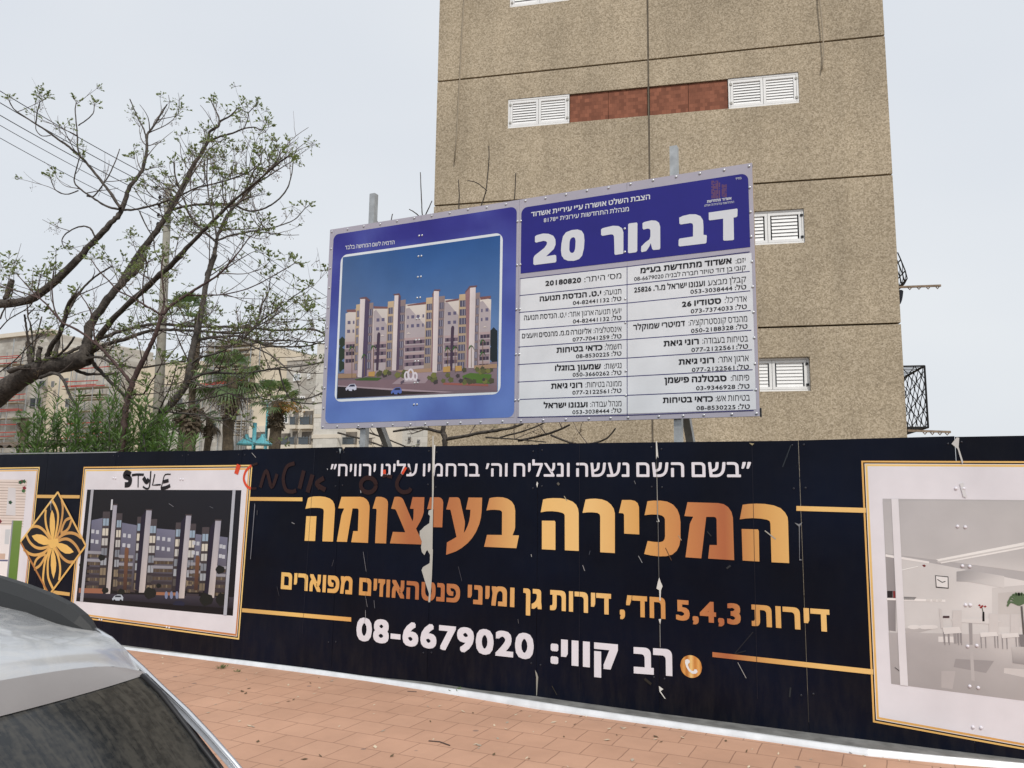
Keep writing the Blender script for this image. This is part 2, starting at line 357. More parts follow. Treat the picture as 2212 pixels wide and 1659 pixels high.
# ------------------------------------------------------------------ flat printed art on a real board
class Art:
    def __init__(s, Y, gap=.002): s.Y = Y; s.gap = gap; s.v = []; s.f = []; s.c = []; s.k = {}
    def P(s, x, y): p = onY(x, y, s.Y); return (p.x, p.z)
    def raw(s, pts, col, lay=0, tile=False):
        n = len(pts); i = len(s.v); k = s.k[lay] = (s.k.get(lay, 0) + (not tile)) % 180; yy = s.Y - s.gap - lay * .0003 - k * .0000015
        s.v += [(p[0], yy, p[1]) for p in pts]
        cs = col if isinstance(col, list) else [col] * n
        for t in tessellate_polygon([[Vector((p[0], p[1], 0)) for p in pts]]):
            a, b, c = t
            (x0, z0), (x1, z1), (x2, z2) = pts[a], pts[b], pts[c]
            if (x1 - x0) * (z2 - z0) - (x2 - x0) * (z1 - z0) < 0: b, c = c, b
            s.f.append((i + a, i + b, i + c)); s.c += [cs[a], cs[b], cs[c]]
    def px(s, pts, col, lay=0): s.raw([s.P(*p) for p in pts], col, lay)
    def z(s, tr, pts, col, lay=0): s.px([tr(*p) for p in pts], col, lay)
    def stroke(s, pts, wd, col, lay=0):        # pts in plane units
        Q = [Vector(p) for p in pts]; L_ = []; R_ = []
        for k, p in enumerate(Q):
            t = (Q[min(k + 1, len(Q) - 1)] - Q[max(k - 1, 0)]); t = t.normalized() if t.length else Vector((1, 0))
            n = Vector((-t.y, t.x)); ww = wd[k] if isinstance(wd, list) else wd
            L_.append(p + n * ww / 2); R_.append(p - n * ww / 2)
        for k in range(len(Q) - 1):
            s.raw([tuple(R_[k]), tuple(R_[k + 1]), tuple(L_[k + 1]), tuple(L_[k])], col, lay, k > 0)
    def zstroke(s, tr, pts, wd, col, lay=0, smooth=True):
        q = [s.P(*tr(*p)) for p in pts]
        s.stroke(spline2(q) if smooth else q, wd, col, lay)
    def grid(s, quad, nx, ny, fn, lay=0):      # quad TL TR BR BL in plane units, fn(u,v)->rgb
        TL, TR, BR, BL = [Vector(q) for q in quad]
        def at(u, v): return (TL * (1 - u) + TR * u) * (1 - v) + (BL * (1 - u) + BR * u) * v
        for i in range(nx):
            for j in range(ny):
                u0, u1, v0, v1 = i / nx, (i + 1) / nx, j / ny, (j + 1) / ny
                s.raw([tuple(at(u0, v1)), tuple(at(u1, v1)), tuple(at(u1, v0)), tuple(at(u0, v0))], [fn(u0, v1), fn(u1, v1), fn(u1, v0), fn(u0, v0)], lay, True)
    def build(s, name, parent, mats):
        me = bpy.data.meshes.new(name); me.from_pydata(s.v, [], s.f); me.update()
        a = me.color_attributes.new('ink', 'FLOAT_COLOR', 'CORNER')
        a.data.foreach_set('color', [x for c in s.c for x in (*al(c), 1)])
        return link(name, me, parent, [mats])
def spline2(P, n=6):
    P = [Vector(p) for p in P]
    if len(P) < 3: return [tuple(p) for p in P]
    o = []
    for k in range(len(P) - 1):
        p0, p1, p2, p3 = P[max(k - 1, 0)], P[k], P[k + 1], P[min(k + 2, len(P) - 1)]
        for j in range(n):
            t = j / n
            o.append(tuple(.5 * ((2 * p1) + (p2 - p0) * t + (2 * p0 - 5 * p1 + 4 * p2 - p3) * t * t + (3 * p1 - p0 - 3 * p2 + p3) * t ** 3)))
    o.append(tuple(P[-1])); return o
def mixc(a, b, t): return tuple(x + (y - x) * t for x, y in zip(a, b))

# ------------------------------------------------------------------ lettering
DIG = set('0123456789-*,./')
_fc = {}
def glyph_run(run, wt):
    k = (run, wt)
    if k in _fc: return _fc[k]
    c = bpy.data.curves.new('lettering', 'FONT'); c.body = run; c.offset = min(wt, 0.0); c.space_character = 1 + max(0, wt) * (3.2 if run[0] in DIG else 1.6); c.resolution_u = 3; c.fill_mode = 'NONE'
    o = bpy.data.objects.new('lettering', c); C.objects.link(o); bpy.context.view_layer.update()
    me = bpy.data.meshes.new_from_object(o.evaluated_get(bpy.context.evaluated_depsgraph_get()))
    co = [tuple(x.co[:2]) for x in me.vertices]; nb = {}
    for e in me.edges:
        p, q = e.vertices; nb.setdefault(p, []).append(q); nb.setdefault(q, []).append(p)
    bpy.data.objects.remove(o); bpy.data.curves.remove(c); bpy.data.meshes.remove(me)
    # outlines in the order they were drawn: vertex numbers run along each loop
    loops = []; seen = set()
    for s0 in range(len(co)):
        if s0 in seen: continue
        lp = [s0]; seen.add(s0); prev = None; cur = s0
        while True:
            nx = [q for q in nb.get(cur, []) if q not in seen]
            if not nx: break
            cur = s0 + 1 if (len(lp) == 1 and s0 + 1 in nx) else nx[0]
            lp.append(cur); seen.add(cur)
        if len(lp) > 2: loops.append([co[q] for q in lp])
    def area(L_): return sum(L_[i][0] * L_[(i + 1) % len(L_)][1] - L_[(i + 1) % len(L_)][0] * L_[i][1] for i in range(len(L_))) / 2
    def inside(p, L_):
        r_ = False
        for i in range(len(L_)):
            (x0, y0), (x1, y1) = L_[i], L_[i - 1]
            if (y0 > p[1]) != (y1 > p[1]) and p[0] < (x1 - x0) * (p[1] - y0) / (y1 - y0) + x0: r_ = not r_
        return r_
    holes = [L_ for L_ in loops if any(K_ is not L_ and (area(K_) > 0) != (area(L_) > 0) and abs(area(K_)) > abs(area(L_)) and inside(L_[0], K_) for K_ in loops)]
    outer = [L_ for L_ in loops if not any(L_ is h for h in holes)]
    v = []; f = []
    for n_, L_ in enumerate(outer):
        hs = [h for h in holes if inside(h[0], L_) and abs(area(h)) < abs(area(L_))]
        i = len(v); pts = [p for l2 in [L_] + hs for p in l2]
        v += [(p[0], p[1], n_ % 2) for p in pts]
        for t in tessellate_polygon([[Vector((p[0], p[1], 0)) for p in l2] for l2 in [L_] + hs]):
            p, q, r2 = t
            if (pts[q][0] - pts[p][0]) * (pts[r2][1] - pts[p][1]) - (pts[r2][0] - pts[p][0]) * (pts[q][1] - pts[p][1]) < 0: q, r2 = r2, q
            f.append((i + p, i + q, i + r2))
    if wt > 0:                                  # a heavier cut: the outline swept round a small circle
        n0 = len(v); f0 = list(f); v0 = list(v); v = []; f = []
        dirs = [(1, 1), (-1, 1), (1, -1), (-1, -1), (1, 0), (-1, 0), (0, 1), (0, -1)] if wt > .015 else [(1, 0), (-1, 0), (0, 1), (0, -1)]
        for k2, (dx, dy) in enumerate(dirs):
            f += [tuple(q + k2 * n0 for q in g) for g in f0]; v += [(p[0] + dx * wt, p[1] + dy * wt, k2 * 2 + p[2]) for p in v0]
    _fc[k] = (v, f); return _fc[k]
def layout(s, wt):
    toks = []; cur = ''; kind = None
    for i, ch in enumerate(s):
        if ch == ' ': k = ' '
        elif ch in '0123456789' or (ch in DIG and ((i + 1 < len(s) and s[i + 1] in '0123456789') and kind in ('d', ' ', None) or (kind == 'd' and i + 1 < len(s) and s[i + 1] in '0123456789'))): k = 'd'
        elif ch == '*': k = 'd'
        else: k = 'h'
        if k != kind and cur: toks.append((kind, cur)); cur = ''
        cur += ch; kind = k
    toks.append((kind, cur)); toks.reverse()
    V = []; Fc = []; x = 0
    for k, t in toks:
        if k == ' ': x += .24 * len(t); continue
        t2 = (t[1:] + '*' if t.startswith('*') else t) if k == 'd' else t[::-1]
        v, f = glyph_run(t2, wt)
        if not v: continue
        mn = min(p[0] for p in v); mxx = max(p[0] for p in v)
        sy = .592 / .70 if k == 'd' else 1; sx = .93 if k == 'd' else 1
        i = len(V); V += [((p[0] - mn) * sx + x, (p[1] + wt) * sy - wt, p[2]) for p in v]; Fc += [tuple(i + q for q in g) for g in f]
        x += (mxx - mn) * sx + .05
    return V, Fc
class Lettering:
    def __init__(s, Y, lay=8): s.Y = Y; s.lay = lay; s.v = []; s.f = []
    def add(s, txt, xr, yr, xl, yl, h, wt=.0):
        V, Fc = layout(txt, wt)
        pr = onY(xr, yr, s.Y); pl = onY(xl, yl, s.Y); hh = onY(xr, yr - h, s.Y).z - pr.z
        mn = min(p[0] for p in V); mxx = max(p[0] for p in V); i = len(s.v); yy = s.Y - .002 - s.lay * .0003
        for (x, y, k) in V:
            t = (x - mn) / (mxx - mn)
            s.v.append((pl.x + t * (pr.x - pl.x), yy - k * .00006, pl.z + t * (pr.z - pl.z) + (y + wt) * hh / (.592 + 2 * wt)))
        s.f += [tuple(i + q for q in g) for g in Fc]
    def poly(s, tr, pts):
        P = [onY(*tr(*p), s.Y) for p in pts]; i = len(s.v); yy = s.Y - .002 - s.lay * .0003
        s.v += [(p.x, yy, p.z) for p in P]
        for a, b, c in tessellate_polygon([[Vector((p.x, p.z, 0)) for p in P]]):
            if (P[b].x - P[a].x) * (P[c].z - P[a].z) - (P[c].x - P[a].x) * (P[b].z - P[a].z) < 0: b, c = c, b
            s.f.append((i + a, i + b, i + c))
    def build(s, name, parent, m, words=False):
        if words:                               # one mesh per word: letters closer than a word space stay together
            xs_ = sorted((min(s.v[q][0] for q in f_), max(s.v[q][0] for q in f_), f_) for f_ in s.f); runs = []
            for a_, b_, f_ in xs_:
                if runs and a_ < runs[-1][0] + words: runs[-1][1].append(f_); runs[-1][0] = max(runs[-1][0], b_)
                else: runs.append([b_, [f_]])
            for _, fs in runs:
                ix = sorted({q for f_ in fs for q in f_}); mp_ = {q: i for i, q in enumerate(ix)}
                me = bpy.data.meshes.new(name); me.from_pydata([s.v[q] for q in ix], [], [tuple(mp_[q] for q in f_) for f_ in fs]); me.update(); link(name, me, parent, [m])
            return
        me = bpy.data.meshes.new(name); me.from_pydata(s.v, [], s.f); me.update(); return link(name, me, parent, [m])
def round_rect(x0, z0, x1, z1, r, n=6):
    o = []
    for cx, cz, a in ((x1 - r, z1 - r, 0), (x0 + r, z1 - r, 90), (x0 + r, z0 + r, 180), (x1 - r, z0 + r, 270)):
        for k in range(n + 1):
            t = R(a + 90 * k / n); o.append((cx + r * math.cos(t), cz + r * math.sin(t)))
    return o
def dome_mesh(name, r, m):
    b = bmesh.new(); bmesh.ops.create_uvsphere(b, u_segments=8, v_segments=6, radius=r)
    for v in b.verts: v.co.y *= .5
    me = bpy.data.meshes.new(name); b.to_mesh(me); b.free()
    for p in me.polygons: p.use_smooth = True
    me.materials.append(m); return me
def rivet_at(me, p, parent):
    o = bpy.data.objects.new('rivet', me); C.objects.link(o); o.parent = parent; o.location = p
    if parent.parent is None: o.matrix_parent_inverse = Matrix.Translation(-Vector(parent.location))
    return o

# ================================================================== HOARDING
FY = FENCE_Y
ho = thing('site_hoarding', 'long navy blue and gold printed building site hoarding standing on the red pavement', 'hoarding', (-3, FY, 0))
seams = [-15.2, -14.0, -12.9, -11.7, -10.5, -9.3] + [onY(x, 1000, FY).x for x in (250, 400, 522, 735, 935, 1162, 1419, 1726, 2066)] + [1.5, 2.6, 3.8, 5.0]
def top_z(X):                                   # the sheets were not cut quite level
    return 2.172 + .004 * math.sin(X * 2.1) + (.0 if X > -6.2 else -.012 * min(1, (-6.2 - X) / 3))
panels = []
_zb = fr(600, 2500, 1.106); _z8 = fr(3100, 1700, 1.2532)
edge = [(_zb, 0, 68, 69, 75), (_zb, 400, 112, 113, 122), (_zb, 660, 143, 145, 156), (_zb, 930, 180, 183, 197), (_zb, 1210, 208, 222, 245), (_zb, 1420, 240, 253, 280), (_zb, 1670, 268, 292, 323), (_zb, 1860, 295, 322, 349), (_zb, 2212, 345, 372, 398), (_z8, 400, 1540, 1568, 1601), (_z8, 800, 1583, 1608, 1640), (_z8, 1168, 1618, 1640, 1668)]
RL = []
for tr, x, yp, yt, yb in edge:
    p = onZ(*tr(x, yb), 0); q = onY(*tr(x, yt), p.y + .02); f_ = onY(*tr(x, yp), FY); yy = min(p.y, FY - .045); p = onZ(*tr(x, yb), 0) if yy == p.y else onY(*tr(x, yb), yy); q = onY(*tr(x, yt), yy + .02); RL.append((p.x, yy, max(.018, q.z), f_.x, max(f_.z, .03)))
RL = [(-15.0, FY - .045, .02, -15.0, .04)] + RL + [(5.2, RL[-1][1], .045, 5.2, RL[-1][4])]
def foot(X):
    for a_, b_ in zip(RL, RL[1:]):
        if a_[3] <= X <= b_[3]: return a_[4] + (b_[4] - a_[4]) * (X - a_[3]) / (b_[3] - a_[3])
    return .06
z0 = {}
for k in range(len(seams) - 1):
    a, b = seams[k] + .002, seams[k + 1] - .002
    ta, tb = top_z(a) + rnd.uniform(-.004, .004), top_z(b) + rnd.uniform(-.004, .004)
    pts = [(a, FY, foot(a)), (b, FY, foot(b)), (b, FY, tb)]
    if abs(seams[k] - onY(735, 1000, FY).x) < .01: pts += [(a + .05, FY, ta + .002), (a + .012, FY, ta - .055)]
    pts += [(a, FY, ta)]
    m = MB(); m.prism(pts, (0, .025, 0)); panels.append(m.build('panel', M['banner'], ho))
cp = MB()
for k in range(6): cp.box((seams[k] + .004, FY - .003, top_z(seams[k]) + .004), (seams[k + 1] - .004, FY + .03, top_z(seams[k]) + .014))
cp.build('top_trim', M['galv'], ho)
# galvanised skirting that leans out towards the right, in three lengths
def rail_piece(i0, i1):
    m = MB()
    for A1, B1 in zip(RL[i0:i1], RL[i0 + 1:i1 + 1]):
        q = lambda r_: [(r_[0], r_[1], 0), (r_[0], r_[1] + .004, r_[2] * .3), (r_[0], r_[1] + .02, r_[2]), (r_[0], r_[1] + .034, r_[2] + .003)]
        A_, B_ = q(A1), q(B1)
        for j in range(3): m.face([A_[j], B_[j], B_[j + 1], A_[j + 1]], 0)
        m.face([A_[3], B_[3], (B1[3], FY - .001, B1[4] + .002), (A1[3], FY - .001, A1[4] + .002)], 1)
    m.build('base_rail', [M['rail'], M['rail_top']], ho)
rail_piece(0, 4); rail_piece(4, 6); rail_piece(6, 9); rail_piece(9, 13)
dk = MB(); dk.box((-15, FY + .005, 0), (5, FY + .02, .1)); dk.build('bottom_board', M['dark'], ho)

GOLD = ramp_x_mat('gold_foil_print', [(0, (205, 165, 100)), (.10, (228, 186, 112)), (.215, (212, 160, 92)), (.33, (168, 104, 66)), (.40, (172, 108, 68)), (.475, (190, 132, 82)), (.56, (224, 182, 114)), (.655, (226, 186, 122)), (.73, (208, 158, 92)), (.80, (188, 126, 78)), (.855, (165, 98, 64)), (.91, (204, 156, 92)), (.98, (224, 184, 116))],
                  onY(560, 1100, FY).x, onY(1800, 1100, FY).x)
tA = fr(1180, 1920, 4.424); tB = fr(1620, 1920, 4.424); tC = fr(2100, 1920, 4.424); tD = fr(2500, 1920, 3.456)
z5 = fr(0, 1750, 2.212); z6 = fr(900, 1700, 2.0733); z7 = fr(1950, 1700, 1.58); z8 = fr(3100, 1700, 1.2532); zi = fr(2480, 2440, 2.212); zF = fr(60, 1900, 3.456)
for tr, P in (
 (tA, [(150,180),(190,165),(260,154),(360,152),(450,162),(530,190),(580,230),(610,290),(620,370),(585,940),(400,935),(425,410),(418,380),(400,365),(360,355),(290,350),(200,352),(105,368)]),
 (tA, [(120,498),(298,498),(273,930),(90,926)]),
 (tA, [(733,160),(1060,160),(1120,172),(1170,205),(1205,255),(1222,320),(1222,380),(1195,962),(903,950),(938,757),(1018,757),(1032,400),(1025,372),(1005,362),(925,362),(828,945),(651,940),(728,500),(740,455),(778,368),(770,362),(677,360)]),
 (tA, [(1333,165),(1370,158),(1430,162),(1485,180),(1520,205),(1538,240),(1543,280),(1510,972),(1318,966),(1345,390),(1335,368),(1275,365)]),
 (tA, [(1655,165),(1700,157),(1750,163),(1785,180),(1810,210),(1968,585),(1985,530),(1990,370),(1926,367),(1972,165),(2177,168),(2165,430),(2145,500),(2110,580),(2032,715),(2145,950),(2120,990),(1577,970),(1627,770),(1845,778),(1690,410),(1670,378),(1598,367)]),
 (tB, [(328,170),(362,168),(480,168),(520,180),(545,210),(558,260),(555,350),(541,692),(385,688),(390,380),(360,375),(278,375)]),
 (tB, [(665,170),(800,168),(830,178),(850,205),(935,590),(935,640),(917,790),(950,740),(985,660),(1010,580),(1025,490),(1032,385),(953,380),(998,172),(1236,175),(1228,400),(1215,520),(1185,640),(1130,770),(1060,880),(980,970),(880,1050),(780,1110),(608,1170),(622,955),(790,860),(690,410),(682,385),(610,380)]),
 (tB, [(1363,185),(1420,172),(1500,165),(1600,170),(1680,195),(1750,240),(1795,310),(1812,400),(1810,690),(1800,740),(1765,830),(1877,832),(1832,1055),(1270,1030),(1320,822),(1580,825),(1583,430),(1570,405),(1540,393),(1450,385),(1380,387),(1310,398)]),
 (tC, [(173,207),(240,190),(350,182),(480,185),(600,208),(690,245),(750,300),(783,370),(793,440),(795,1103),(552,1090),(550,490),(540,460),(510,440),(430,420),(330,410),(230,412),(132,430)]),
 (tC, [(153,575),(375,577),(388,600),(388,1085),(152,1073)]),
 (tC, [(913,207),(990,195),(1090,192),(1200,205),(1290,240),(1360,300),(1405,370),(1423,450),(1423,1140),(1168,1125),(1168,500),(1158,465),(1120,440),(1040,430),(950,430),(860,440)]),
 (tC, [(1547,215),(1700,215),(1770,230),(1820,270),(1843,340),(1848,815),(1585,800),(1583,480),(1575,455),(1555,445),(1493,442)]),
 (tD, [(173,185),(250,177),(350,177),(440,190),(520,230),(580,300),(610,380),(622,470),(622,700),(605,790),(570,860),(510,910),(430,932),(330,935),(220,922),(128,903),(175,725),(260,738),(340,742),(385,730),(405,700),(412,660),(410,430),(400,405),(370,380),(320,367),(220,365),(133,375)]),
 (tD, [(717,198),(1130,210),(1210,225),(1270,265),(1315,330),(1335,410),(1352,987),(998,965),(1018,780),(1118,782),(1112,430),(1100,405),(1075,398),(972,398),(905,962),(690,947),(750,490),(795,395),(675,387)]),
 (tD, [(1467,233),(1550,222),(1650,217),(1770,222),(1890,242),(1985,280),(2045,340),(2078,400),(2085,460),(2100,1027),(1860,1015),(1845,490),(1835,455),(1800,437),(1720,422),(1600,415),(1510,420),(1428,432)]),
 (tD, [(1453,562),(1675,568),(1687,590),(1695,1005),(1467,992)])):
    lt = Lettering(FY); lt.poly(tr, P); lt.build('headline_letter', ho, GOLD)
def zline(x): return 1272 + (x - 607) * .07834
lt = Lettering(FY)
def word(t, xr, xl, h, wt=.036):
    lt = Lettering(FY); lt.add(t, xr, zline(xr), xl, zline(xl), h, wt); lt.build('offer_word', ho, GOLD)
X7 = lambda v: z7(v, 0)[0]
X6 = lambda v: z6(v, 0)[0]
word('דירות', X7(2084), X7(1597), 48); word('5,4,3', X7(1529), X7(1126), 47)
word('חד׳,', X7(1060), X7(776), 46); word('דירות', X7(722), X7(342), 45); word('גן', X7(290), X7(175), 43)
word('ומיני', X7(120), X6(1953), 42); word('פנטהאוזים', X6(1890), X6(1066), 40); word('מפוארים', X6(1010), X6(428), 38)
for t, q, p, h, wt in (('רב', z7(1103, 1520), z7(863, 1502), 58, .045), ('קווי:', z7(765, 1484), z7(345, 1440), 56, .045), ('08-6679020', z7(240, 1418), z6(1043, 1702), 58, .036)):
    lt = Lettering(FY); lt.add(t, *q, *p, h, wt); lt.build('phone_lettering', ho, M['white_ink'])
lt = Lettering(FY)
q = z7(1595, 283); p = z6(832, 362); lt.add('״בשם השם נעשה ונצליח וה׳ ברחמיו עלינו ירוויח״', *q, *p, 33, .014)
lt.build('slogan_word', ho, M['white_ink'], .045)
# gold rules
for tr, P in ((z6, [(176, 533), (605, 536), (605, 567), (173, 563)]), (z6, [(112, 1440), (1003, 1515), (1003, 1550), (110, 1472)]), (z8, [(45, 366), (388, 376), (388, 400), (45, 390)]),
              (zi, [(720, 281), (2120, 432), (2120, 478), (720, 324)]), (z5, [(318, 438), (697, 442), (695, 470), (316, 466)]), (z5, [(370, 1258), (612, 1290), (608, 1320), (368, 1290)])):
    ru = Lettering(FY, 6); ru.poly(tr, P); ru.build('gold_rule', ho, GOLD)
# phone badge
a = Art(FY); c0 = a.P(*z7(1219, 1460)); rr = (a.P(*z7(1287, 1460))[0] - a.P(*z7(1152, 1460))[0]) / 2
stops = [(0, (176, 112, 52)), (.18, (214, 158, 88)), (.3, (170, 105, 50)), (.5, (236, 196, 128)), (.68, (190, 124, 62)), (.85, (222, 168, 96)), (1, (178, 112, 54))]
def rampc(t):
    for (p0, q0), (p1, q1) in zip(stops, stops[1:]):
        if t <= p1: return mixc(q0, q1, (t - p0) / (p1 - p0))
    return stops[-1][1]
for k in range(24):
    t0, t1 = k / 24, (k + 1) / 24
    x0, x1 = (2 * t0 - 1) * rr, (2 * t1 - 1) * rr; h0 = math.sqrt(max(0, rr * rr - x0 * x0)); h1 = math.sqrt(max(0, rr * rr - x1 * x1))
    pl = [(c0[0] + x0, c0[1] - h0), (c0[0] + x1, c0[1] - h1), (c0[0] + x1, c0[1] + h1), (c0[0] + x0, c0[1] + h0)]
    cl = [rampc(t0), rampc(t1), rampc(t1), rampc(t0)]
    if h0 < 1e-9: pl = pl[:3]; cl = cl[:3]
    if h1 < 1e-9: pl = [pl[0], pl[1], pl[3]]; cl = [cl[0], cl[1], cl[3]]
    a.raw(pl, cl, 6)
W_ = (232, 228, 232)
a.z(zi, [(483, 350), (500, 342), (520, 350), (525, 372), (510, 382), (507, 395), (520, 425), (540, 445), (556, 447), (566, 430), (585, 435), (592, 455), (575, 470), (545, 470), (515, 448), (492, 410), (482, 375)], W_, 9)
a.build('phone_badge', ho, M['print'])

# ---- framed pictures printed on the hoarding
GA, GB, GC, NV = (232, 194, 124), (214, 168, 96), (186, 118, 66), (16, 17, 24)
def frame(art, TL, TR, BR, BL, w1, w2, w3, w4, white=(214, 212, 218)):
    q = [Vector(art.P(*p)) for p in (TL, TR, BR, BL)]
    def inset(d):
        return [tuple(q[0] + Vector((d, -d))), tuple(q[1] + Vector((-d, -d))), tuple(q[2] + Vector((-d, d))), tuple(q[3] + Vector((d, d)))]
    d = 0
    for lay, (wd, cols) in enumerate(((w1, [GB, GA, GA, GB]), (w2, [NV] * 4), (w3, [(225, 215, 205)] * 4), (w4, [GA, GB, GC, GB]))):
        art.raw(inset(d), cols, lay); d += wd
    art.raw(inset(d), white, 4)
    return inset(d)
def quad_at(tr, art, TL, TR, BR, BL):
    q = [Vector(art.P(*tr(*p))) for p in (TL, TR, BR, BL)]
    return lambda u, v: tuple((q[0] * (1 - u) + q[1] * u) * (1 - v) + (q[3] * (1 - u) + q[2] * u) * v)
a = Art(FY)
frame(a, z5(730, 195), z5(2200, 177), z5(2083, 1700), z5(606, 1500), .016, .012, .006, .018)
def night(tr):
    Z = lambda pts, c, l: a.z(tr, pts, c, l)
    Z([(762, 393), (2105, 398), (2030, 1492), (665, 1365)], [(20, 20, 26), (24, 26, 36), (14, 13, 18), (14, 13, 18)], 5)
    for x0, y0, x1, y1 in ((800, 660, 900, 640), (1060, 680, 1200, 705), (1350, 730, 1530, 745), (1665, 775, 1790, 790), (1910, 800, 1985, 810)):
        Z([(x0, y0), (x1, y1), (x1 - 22, 1290), (x0 - 28, 1270)], [(104, 106, 128), (112, 114, 134), (66, 58, 58), (60, 52, 52)], 6)
    for x, y in ((900, 585), (1020, 600), (1200, 630), (1310, 650), (1535, 680), (1650, 690), (1765, 720)):
        wd = 62 if x != 1020 else 50
        Z([(x, y), (x + wd, y), (x + wd - 40, 1280), (x - 40, 1270)], [(70, 64, 68), (70, 64, 68), (46, 40, 42), (46, 40, 42)], 7)
        for k in range(8):
            yy = y + 60 + k * 86; sh = -.062 * (yy - y)
            if yy < 1230:
                c = [(140, 160, 178), (178, 178, 176), (150, 156, 164), (196, 192, 180), (120, 126, 136)][(k * 3 + x) % 5] if k < 5 else [(112, 102, 86), (76, 72, 70), (128, 116, 96)][(k + x) % 3]
                Z([(x + 6 + sh, yy), (x + wd - 6 + sh, yy), (x + wd - 10 + sh, yy + 62), (x + 2 + sh, yy + 62)], c, 8)
                Z([(x + wd / 2 - 2 + sh, yy), (x + wd / 2 + 2 + sh, yy), (x + wd / 2 + sh, yy + 62), (x + wd / 2 - 4 + sh, yy + 62)], (60, 56, 60), 9)
    for x0, x1, y, dx in ((800, 880, 740, 0), (1075, 1160, 775, 0), (1370, 1510, 800, 0), (1680, 1750, 840, 0), (1915, 1970, 870, 0)):
        for r_ in range(2):
            n = max(2, int((x1 - x0) / 45))
            for k in range(n):
                xx = x0 + (x1 - x0) * k / n - r_ * 5; yy = y + r_ * 85 + k * 6
                Z([(xx, yy), (xx + 26, yy + 1), (xx + 24, yy + 34), (xx - 2, yy + 33)], (178, 182, 190), 8)
        for r_ in range(5):
            yy = y + 185 + r_ * 68; xx = x0 - 12 - r_ * 5
            Z([(xx - 25, yy), (x1 + 5 - r_ * 5, yy + 6), (x1 + 3 - r_ * 5, yy + 30), (xx - 27, yy + 26)], (140, 140, 148) if r_ < 2 else (56, 50, 56), 8)
            Z([(xx - 15, yy + 30), (x1 - r_ * 5, yy + 34), (x1 - 4 - r_ * 5, yy + 60), (xx - 17, yy + 58)], (78, 66, 54), 8)
            for k in range(4):
                xk = xx + (x1 - x0) * k / 4
                Z([(xk, yy + 32), (xk + 12, yy + 33), (xk + 11, yy + 58), (xk - 1, yy + 58)], (116, 106, 88) if (k + r_) % 3 == 0 else (84, 76, 70), 9)
    for x, y, wd, y2 in ((990, 525, 34, 1300), (1278, 570, 48, 1290), (1625, 615, 45, 1340), (1880, 660, 50, 1335)):
        if x != 990: Z([(x - 45, y + 60), (x, y), (x - 62, y2 - 10), (x - 100, y2 - 30)], (32, 28, 46), 10)
        Z([(x, y), (x + wd, y), (x + wd - 62, y2), (x - 66, y2)], [(160, 160, 172), (150, 150, 164), (190, 182, 178), (172, 166, 164)], 11)
        Z([(x - 6, y - 8), (x + wd + 6, y - 6), (x + wd + 4, y + 6), (x - 6, y + 4)], (66, 58, 60), 12)
    for x, y in ((1090, 900), (1708, 970)):
        Z([(x, y + 20), (x + 5, y), (x + 20, y - 5), (x + 34, y + 8), (x + 34, y + 30), (x + 15, 1270), (x - 15, 1270)], [(112, 78, 58)] * 5 + [(66, 46, 40)] * 2, 12)
    Z([(690, 1250), (900, 1255), (900, 1298), (688, 1292)], (146, 98, 76), 10)
    Z([(1365, 1285), (1560, 1290), (1560, 1328), (1362, 1320)], (150, 104, 78), 10)
    Z([(680, 1292), (2038, 1330), (2034, 1430), (670, 1330)], [(44, 42, 56), (60, 56, 66), (30, 28, 36), (36, 34, 44)], 10)
    for x, y, r_ in ((920, 1270, 30), (1060, 1285, 32), (1310, 1295, 55), (1800, 1350, 60), (1940, 1350, 60), (890, 985, 30), (1920, 1090, 40), (1385, 1230, 22), (720, 1050, 28)):
        Z([(x + r_ * math.cos(t * PI / 5), y + r_ * .8 * math.sin(t * PI / 5) * (1 + .3 * (t % 2))) for t in range(10)], (20, 24, 22), 13)
    Z([(980, 1345), (1000, 1318), (1030, 1306), (1062, 1308), (1078, 1330), (1074, 1360), (985, 1358)], (168, 178, 190), 13)
    Z([(1002, 1330), (1012, 1315), (1055, 1315), (1060, 1330)], (40, 46, 56), 14)
    for x in (1000, 1056): Z([(x + 10 * math.cos(t * PI / 4), 1358 + 10 * math.sin(t * PI / 4)) for t in range(8)], (18, 18, 22), 14)
    Z([(1510, 1385), (1535, 1362), (1585, 1362), (1612, 1380), (1608, 1404), (1512, 1398)], (30, 34, 56), 13)
    for x in (1452, 1497, 1545): Z([(x + 14 * math.cos(t * PI / 5), 1312 + 34 * math.sin(t * PI / 5)) for t in range(10)], (120, 130, 160), 13)
    Z([(797, 392), (821, 392), (728, 1370), (701, 1368)], (168, 170, 178), 15); Z([(2030, 396), (2056, 396), (1978, 1490), (1949, 1487)], (168, 172, 182), 15)
night(z5)
a.build('night_picture', ho, M['print'])
# far left picture: garden flat plan
a = Art(FY)
frame(a, z5(-600, 210), z5(348, 196), z5(232, 1330), z5(-640, 1190), .016, .012, .006, .016)
a.z(z5, [(-500, 300), (240, 308), (150, 1200), (-520, 1090)], (214, 203, 196), 5)
for k in range(17):
    y = 330 + k * 24
    a.z(z5, [(-500, y - 14), (236 - k * 2, y), (236 - k * 2, y + 5), (-500, y - 8)], (176, 160, 152) if k % 3 else (150, 132, 124), 6)
a.z(z5, [(75, 375), (140, 380), (138, 620), (55, 615)], (204, 202, 204), 7)
for x, y, c in ((190, 325, (110, 30, 44)), (212, 322, (46, 84, 50)), (215, 380, (128, 30, 50)), (208, 405, (60, 100, 56)), (93, 505, (30, 66, 44)), (180, 330, (40, 80, 50)), (2, 670, (120, 40, 50))):
    a.z(z5, [(x + (13 if t % 2 else 20) * math.cos(t * PI / 5), y + (13 if t % 2 else 20) * math.sin(t * PI / 5)) for t in range(10)], c, 8)
